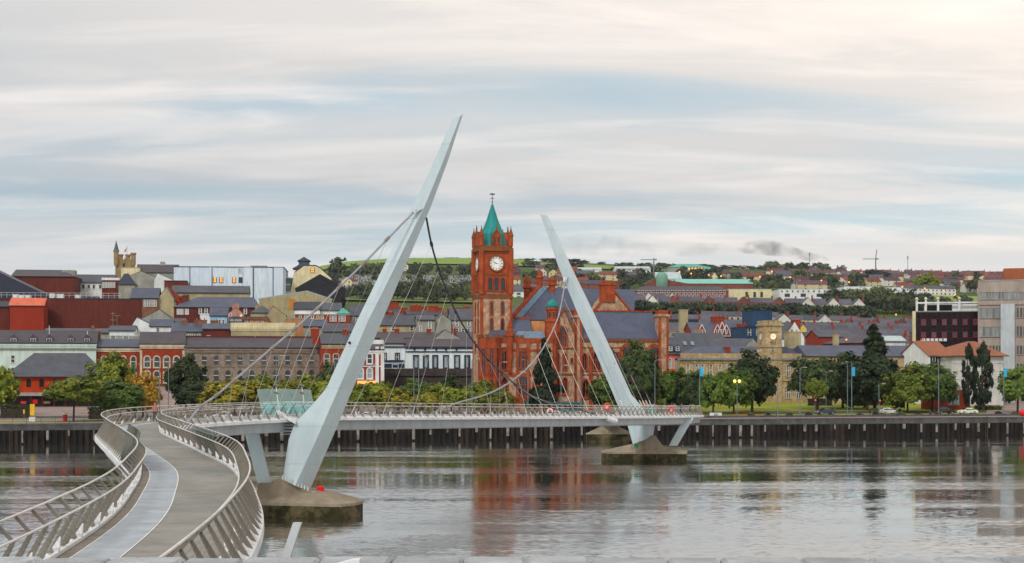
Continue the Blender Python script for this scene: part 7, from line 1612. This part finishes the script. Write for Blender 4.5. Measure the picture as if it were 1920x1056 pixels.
# traffic lights
for u, t, c_, lb in ((1528, 26, 'red', 'traffic light showing red left of the small bright tree'), (1649, 20, 'red', 'traffic light showing red beside the silver hatchback'), (1566, 24, 'dark', 'traffic light seen from behind near the double lamp')):
    r = thing('traffic_light', lb, 'traffic light', gpt(u, t), QA, 'traffic lights on the quay road'); MB().lathe([(.07, 0), (.07, 3.4)], 8).build('pole', m_pole, r)
    MB().box(-.2, .2, -.28, -.08, 2.5, 3.5).build('signal_head', m_frd, r)
    if c_ == 'red':
        MB().tube([(0, -.28, 3.25), (0, -.33, 3.25)], .15, 10).build('red_lens', emi('signal_red', (1, .04, .02), 2.0), r)
# quay balustrade wall and rail, planters, bollards, bins, signs
r = thing('quay_balustrade', 'low dark stone wall along the right hand quay edge', 'wall', (0, 300, 4.02), QA)
for i in range(20):
    a = 38+4.6*i; mb = MB(); mb.box(a+.03, a+4.57, 6.2, 6.6, 0, .45); mb.build('stone_panel', pm('quay_wall_stone', C(92, 90, 92, .9), .25, 1, .9, .2), r)
r = thing('quay_railing', 'thin black railing along the left hand quay', 'railing', (0, 300, 4.02), QA)
for i in range(34): MB().box(-.03, .03, -.03, .03, 0, 1.1).build('post', m_frd, r, (-122+2.6*i, 1.2, 0))
for z in (.35, .75, 1.08): MB().tube([(-122, 1.2, z), (-36, 1.2, z)], .022, 5).build('rail', m_frd, r)
m_flw = [leafmat('flowers_red', (.3, .03, .02), (.5, .12, .05)), leafmat('flowers_mix', (.06, .09, .02), (.4, .15, .08))]
def planter(u, t, i, lb):
    r = thing('flower_planter', lb, 'planter', gpt(u, t), QA, 'planters along the right quay'); MB().hexa([(-.6, -.3, 0), (.6, -.3, 0), (.6, .3, 0), (-.6, .3, 0)], [(-.8, -.4, .55), (.8, -.4, .55), (.8, .4, .55), (-.8, .4, .55)]).build('box', m_frd, r)
    link('flowers', get_crown('dark' if i % 2 else 'green', 'round', i % 3), r, (0, 0, .7), i, (.85, .45, .38))
for i, u in enumerate((1408, 1440, 1480, 1516, 1612, 1642, 1690, 1722, 1758, 1872, 1903)):
    planter(u, 8.5, i, 'dark flower planter, %s from the bridge end' % ords[min(i, 9)] if i < 10 else 'dark flower planter beside the red buoy')
r = thing('red_buoy', 'round red buoy on the quay at the right edge', 'buoy', gpt(1917, 3) , 0); mb = MB(); mb.sm = True; mb.lathe([(.1, 0), (.5, .15), (.72, .6), (.66, 1.0), (.4, 1.3), (.08, 1.42)], 16); mb.build('float', pm('buoy_red', C(215, 40, 30), .08, 1, .5), r); MB().lathe([(.1, 1.4), (.1, 1.65)], 8).build('ring', M_steel, r)
r = thing('wall_sign', 'white notice board with dark marks on the quay cap', 'sign', P(1342, 778, 318), QA); MB().box(-1.35, 1.35, -.05, 0, -.45, .45).build('board', M_wht, r)
for q in (-.25, .05, .3): MB().box(q-.07, q+.07, -.07, -.05, -.25, .25).build('mark', m_frd, r)
for u, lb in ((1570, 'litter bin'), (345, '')):
    pass
r = thing('litter_bin', 'black litter bin beside the black off-roader', 'bin', gpt(1745, 9)); MB().lathe([(.3, 0), (.34, .9), (.36, 1.0), (.2, 1.12)], 10).build('body', m_frd, r); MB().lathe([(.37, .78), (.37, .86)], 10).build('band', M_steel, r)
r = thing('post_box', 'red and white post box on the left plaza', 'post box', gpt(122, 12)); MB().lathe([(.45, 0), (.45, 1.35)], 10).build('body', pm('postbox_red', C(190, 30, 40), .08, 1, .4), r); MB().lathe([(.5, 1.35), (.5, 1.6), (.3, 1.75)], 10).build('cap', M_wht, r)
r = thing('kiosk_post', 'yellow information post with white base on the left plaza', 'sign post', gpt(61, 13)); MB().box(-.45, .45, -.15, .15, 1.2, 3.4).build('panel', pm('panel_yellow', C(220, 180, 80)), r); MB().box(-.6, .6, -.3, .3, 0, .9).build('base', M_wht, r); MB().box(-.1, .1, -.1, .1, .9, 1.2).build('stem', M_steel, r); MB().lathe([(.14, 1.7), (.14, 1.75)], 8).build('mark', m_frd, r)
r = thing('sign_post', 'thin yellow sign post beside the dark clipped hedge', 'sign post', gpt(45, 12)); MB().box(-.04, .04, -.04, .04, 0, 2.4).build('pole', m_pole, r); MB().box(-.15, .15, -.06, -.04, 1.6, 2.4).build('panel', pm('panel_yellow', C(220, 180, 80)), r)
# bench-like red planter wall before harbour office
r = thing('brick_planter', 'low dark red brick planter wall before the harbour office', 'planter', gpt(1400, 30), QA); MB().box(-3.3, 3.3, -.4, .4, 0, .5).build('wall', M_dred, r); MB().box(-3.2, 3.2, -.3, .3, .5, .56).build('soil', m_bark, r)
# lifebuoys and sign on the bridge
def ring(label, u, v, Y, name='lifebuoy', mat=None, rr=.38):
    r = thing(name, label, 'lifebuoy', P(u, v, Y)); n = 14; mb = MB(); mb.sm = True; pts = [(rr*cos(2*pi*k/n), 0, rr*sin(2*pi*k/n)*1.15) for k in range(n+1)]; mb.tube(pts, .15, 6, 0, False); mb.build('ring', mat or pm('lifebuoy_orange', C(232, 58, 28), .08, 1, .5), r); MB().box(-.3, .3, .12, .2, -.5, .5).build('holder', m_edge, r)
ring('orange lifebuoy on the bridge rail left of the far pylon', 1138, 763, 217); ring('orange lifebuoy on the bridge rail right of the far pylon', 1258, 769, 236)
r = thing('round_sign', 'round white sign with red ring on the bridge edge', 'sign', P(1031, 771.5, 193.5)); mb = MB(); mb.lathe([(.55, 0), (.55, .04)], 18); o = mb.build('disc', pm('sign_red_ring', C(190, 40, 40)), r); o.rotation_euler = (pi/2, 0, 0); mb = MB(); mb.lathe([(.42, .04), (.42, .05)], 18); o = mb.build('face', M_wht, r); o.rotation_euler = (pi/2, 0, 0)
MB().box(-.08, .08, -.07, -.06, -.22, .22).build('mark', m_frd, r); MB().box(-.22, .22, -.07, -.06, -.2, -.08).build('mark', m_frd, r)
r = thing('navigation_light', 'red drum navigation light on the near pier', 'navigation light', P(601, 938, 144)); MB().lathe([(.06, 0), (.06, .75)], 8).build('post', M_steel, r); MB().lathe([(.3, .68), (.34, .7), (.34, 1.28), (.3, 1.32)], 14).build('drum', pm('nav_red', C(225, 20, 32), .06, 1, .5), r)
r = thing('navigation_light', 'green drum navigation light on the far pier', 'navigation light', P(1193, 846, 229.4)); MB().lathe([(.06, 0), (.06, .6)], 8).build('post', M_steel, r); MB().lathe([(.34, .55), (.34, 1.1), (.3, 1.14)], 14).build('drum', pm('nav_green', C(20, 130, 90), .06, 1, .5), r)
# steel post on the near bank
a, b = P(533, 1056, 26), P(558, 980, 26.6); r = thing('slanted_post', 'white slanted steel post with thin stays behind the parapet', 'post', (a.x, a.y, 9.0)); A_ = Vector(a)-Vector(r.location); Bq = Vector(b)-Vector(r.location)
low = A_+(A_-Bq)*1.4
s_ = Vector((.075, 0, 0)); y_ = Vector((0, .075, 0)); mb = MB(); mb.loft([[low-s_-y_, low+s_-y_, low+s_+y_, low-s_+y_], [Bq-s_-y_, Bq+s_-y_, Bq+s_+y_, Bq-s_+y_]]); mb.build('shaft', m_gird, r)
mb = MB(); q = lerp(A_, Bq, .45); mb.tube([q, q+Vector((.12, .1, -1.4))], .018, 5); mb.build('stay', m_rail, r)
a = P(655, 1048, 8.05); r = thing('wall_fitting', 'pale metal bar lying across the parapet coping', 'bar', (a.x, 8.1, 12.94)); MB().hexa([(-.10, 0, .0), (.045, 0, .0), (.045, .1, .0), (-.10, .1, .0)], [(.0, 0, .028), (.05, 0, .034), (.05, .1, .034), (.0, .1, .028)]).build('bar', m_edge, r)
# people, one skinned figure each
def person(label, loc, rz, top, leg, skin=(.42, .27, .2), hair=(.05, .035, .03), walk=.12, h=1.72, arm=.1):
    me = bpy.data.meshes.new('body')
    w_ = walk
    V = [(0, 0, .93), (0, 0, 1.15), (0, 0, 1.38), (0, 0, 1.50), (0, .015, 1.60), (0, .02, 1.70), (-.09, 0, .90), (-.10, w_*.6, .50), (-.10, w_*.2-.02, .09), (-.10, w_*.2+.10, .03), (.09, 0, .90), (.10, -w_*.4, .50), (.10, -w_*1.3, .10), (.10, -w_*1.3+.12, .03),
         (-.19, 0, 1.40), (-.25, -arm, 1.14), (-.24, .05, .92), (-.235, .09, .82), (.19, 0, 1.40), (.25, arm, 1.14), (.24, arm+.1, .93), (.235, arm+.14, .83)]
    E = [(0, 1), (1, 2), (2, 3), (3, 4), (4, 5), (0, 6), (6, 7), (7, 8), (8, 9), (0, 10), (10, 11), (11, 12), (12, 13), (2, 14), (14, 15), (15, 16), (16, 17), (2, 18), (18, 19), (19, 20), (20, 21)]
    Rd = [.15, .135, .15, .06, .10, .085, .10, .068, .05, .04, .10, .068, .05, .04, .065, .05, .038, .035, .065, .05, .038, .035]
    me.from_pydata(V, E, []); o = link('person', me, None, loc, rz, (h/1.75,)*3); tag(o, label, 'person', 'people by the river')
    sm_ = o.modifiers.new('skin', 'SKIN'); me.skin_vertices  # noqa
    for k, sv in enumerate(me.skin_vertices[0].data): sv.radius = (Rd[k], Rd[k]*.8); sv.use_root = (k == 0)
    sb2 = o.modifiers.new('sub', 'SUBSURF'); sb2.levels = 1; sb2.render_levels = 2
    m = bpy.data.materials.new('clothes'); m.use_nodes = True; t = m.node_tree; n = t.nodes
    tcn = n.new('ShaderNodeTexCoord'); sx = n.new('ShaderNodeSeparateXYZ'); t.links.new(tcn.outputs['Object'], sx.inputs[0])
    d = n.new('ShaderNodeMath'); d.operation = 'DIVIDE'; d.inputs[1].default_value = 1.8; t.links.new(sx.outputs[2], d.inputs[0])
    rp = n.new('ShaderNodeValToRGB'); rp.color_ramp.interpolation = 'CONSTANT'; e = rp.color_ramp.elements
    st = [(0, (.02, .02, .02)), (.055, leg), (.53, top), (.85, skin), (.945, hair)]
    while len(e) < len(st): e.new(.5)
    for q, (p_, c_) in zip(e, st): q.position = p_; q.color = (*c_, 1)
    t.links.new(d.outputs[0], rp.inputs[0]); t.links.new(rp.outputs[0], n['Principled BSDF'].inputs['Base Color']); n['Principled BSDF'].inputs['Roughness'].default_value = .8
    me.materials.append(m); return o
def on_deck(u, off, yr):
    i = min(range(NP), key=lambda i: abs(960+FP*dp(i, off).x/dp(i, off).y-u)+(0 if yr[0] < PATH[i].y < yr[1] else 9e9)); return dp(i, off, 0.012)
person('person in blue top walking on the bridge near its far end', on_deck(1277, .4, (226, 252)), 1.3, (.04, .06, .22), (.02, .03, .08))
person('person in dark clothes behind the blue one on the bridge', on_deck(1294, .9, (226, 252)), 1.0, (.05, .05, .06), (.02, .02, .03))
person('person in pale top crossing the bridge bend on the left', on_deck(292, -1.2, (100, 131)), .4, (.45, .16, .12), (.03, .04, .07))
person('person in black standing on the quay before silver hatchback', gpt(1631, 12)+Vector((0, 0, .04)), .4, (.02, .02, .025), (.02, .02, .03))
person('person in dark coat beside the black clad walker on the quay', gpt(1640, 12)+Vector((0, 0, .04)), -.6, (.035, .03, .04), (.015, .02, .03))
person('person in navy sitting height near the quay balustrade', gpt(1682, 5)+Vector((0, 0, .04)), 2.0, (.03, .05, .12), (.02, .03, .07))
person('lone person at the quay edge under the short lamp post', gpt(1457, 4)+Vector((0, 0, .04)), 1.1, (.02, .025, .04), (.02, .02, .03))
# smoke drifting off the hill
def smoke(label, puffs, dens, colr):
    """one ragged plume: overlapping rounded puffs swept into a single closed body, filled with a noisy volume"""
    us = [q[0] for q in puffs]; rings = []
    for u, v, ru, rv, Y in puffs:
        c = P(u, v, Y); s_ = Y/FP; rings.append([c+Vector((0, cos(2*pi*k/12)*rv*s_*1.2, sin(2*pi*k/12)*rv*s_)) for k in range(12)])
    mb = MB(); mb.loft(rings); mm = bpy.data.materials.new('smoke_volume'); mm.use_nodes = True; t = mm.node_tree; n = t.nodes; n.remove(n['Principled BSDF'])
    pv = n.new('ShaderNodeVolumePrincipled'); pv.inputs['Color'].default_value = (*colr, 1); pv.inputs['Anisotropy'].default_value = .2
    g = n.new('ShaderNodeNewGeometry'); z = n.new('ShaderNodeTexNoise'); t.links.new(g.outputs['Position'], z.inputs['Vector']); z.inputs['Scale'].default_value = .04; z.inputs['Detail'].default_value = 5; z.inputs['Distortion'].default_value = .6
    mr = n.new('ShaderNodeMapRange'); mr.inputs[1].default_value = .41; mr.inputs[2].default_value = .64; mr.inputs[3].default_value = 0; mr.inputs[4].default_value = dens; t.links.new(z.outputs[0], mr.inputs[0]); t.links.new(mr.outputs[0], pv.inputs['Density'])
    t.links.new(pv.outputs[0], n['Material Output'].inputs['Volume'])
    o = mb.build('smoke', mm); return tag(o, label, 'smoke', kind='stuff')
smoke('dark grey smoke drifting left from the wooded hilltop', [(1556, 488, 2, 2, 1880), (1546, 484, 5, 6, 1880), (1528, 483, 6, 8, 1880), (1508, 480, 6, 9, 1880), (1480, 470, 6, 13, 1880), (1450, 466, 6, 15, 1880), (1420, 463, 6, 15, 1880), (1395, 466, 6, 10, 1880), (1380, 468, 4, 3, 1880)], .055, (.22, .22, .24))
smoke('thin pale smoke veil trailing over the far ridge', [(1378, 470, 2, 4, 1890), (1340, 466, 6, 12, 1890), (1290, 468, 6, 14, 1890), (1220, 468, 6, 15, 1890), (1150, 462, 6, 20, 1890), (1085, 458, 6, 22, 1890), (1050, 462, 6, 12, 1890), (1030, 466, 6, 3, 1890)], .014, (.4, .4, .42))

# ------------------------------------------------------------------ the air over the river and the town
mb = MB(); mb.box(-1900, 1900, -80, 2750, -4.5, 240); hzm = bpy.data.materials.new('haze_air'); hzm.use_nodes = True; t = hzm.node_tree; n = t.nodes; n.remove(n['Principled BSDF'])
pv = n.new('ShaderNodeVolumePrincipled'); pv.inputs['Color'].default_value = (.86, .91, .97, 1); pv.inputs['Density'].default_value = .000045; pv.inputs['Anisotropy'].default_value = .3
t.links.new(pv.outputs[0], n['Material Output'].inputs['Volume'])
tag(mb.build('haze', hzm), 'thin pale haze in the air over river and town', 'haze', kind='stuff')
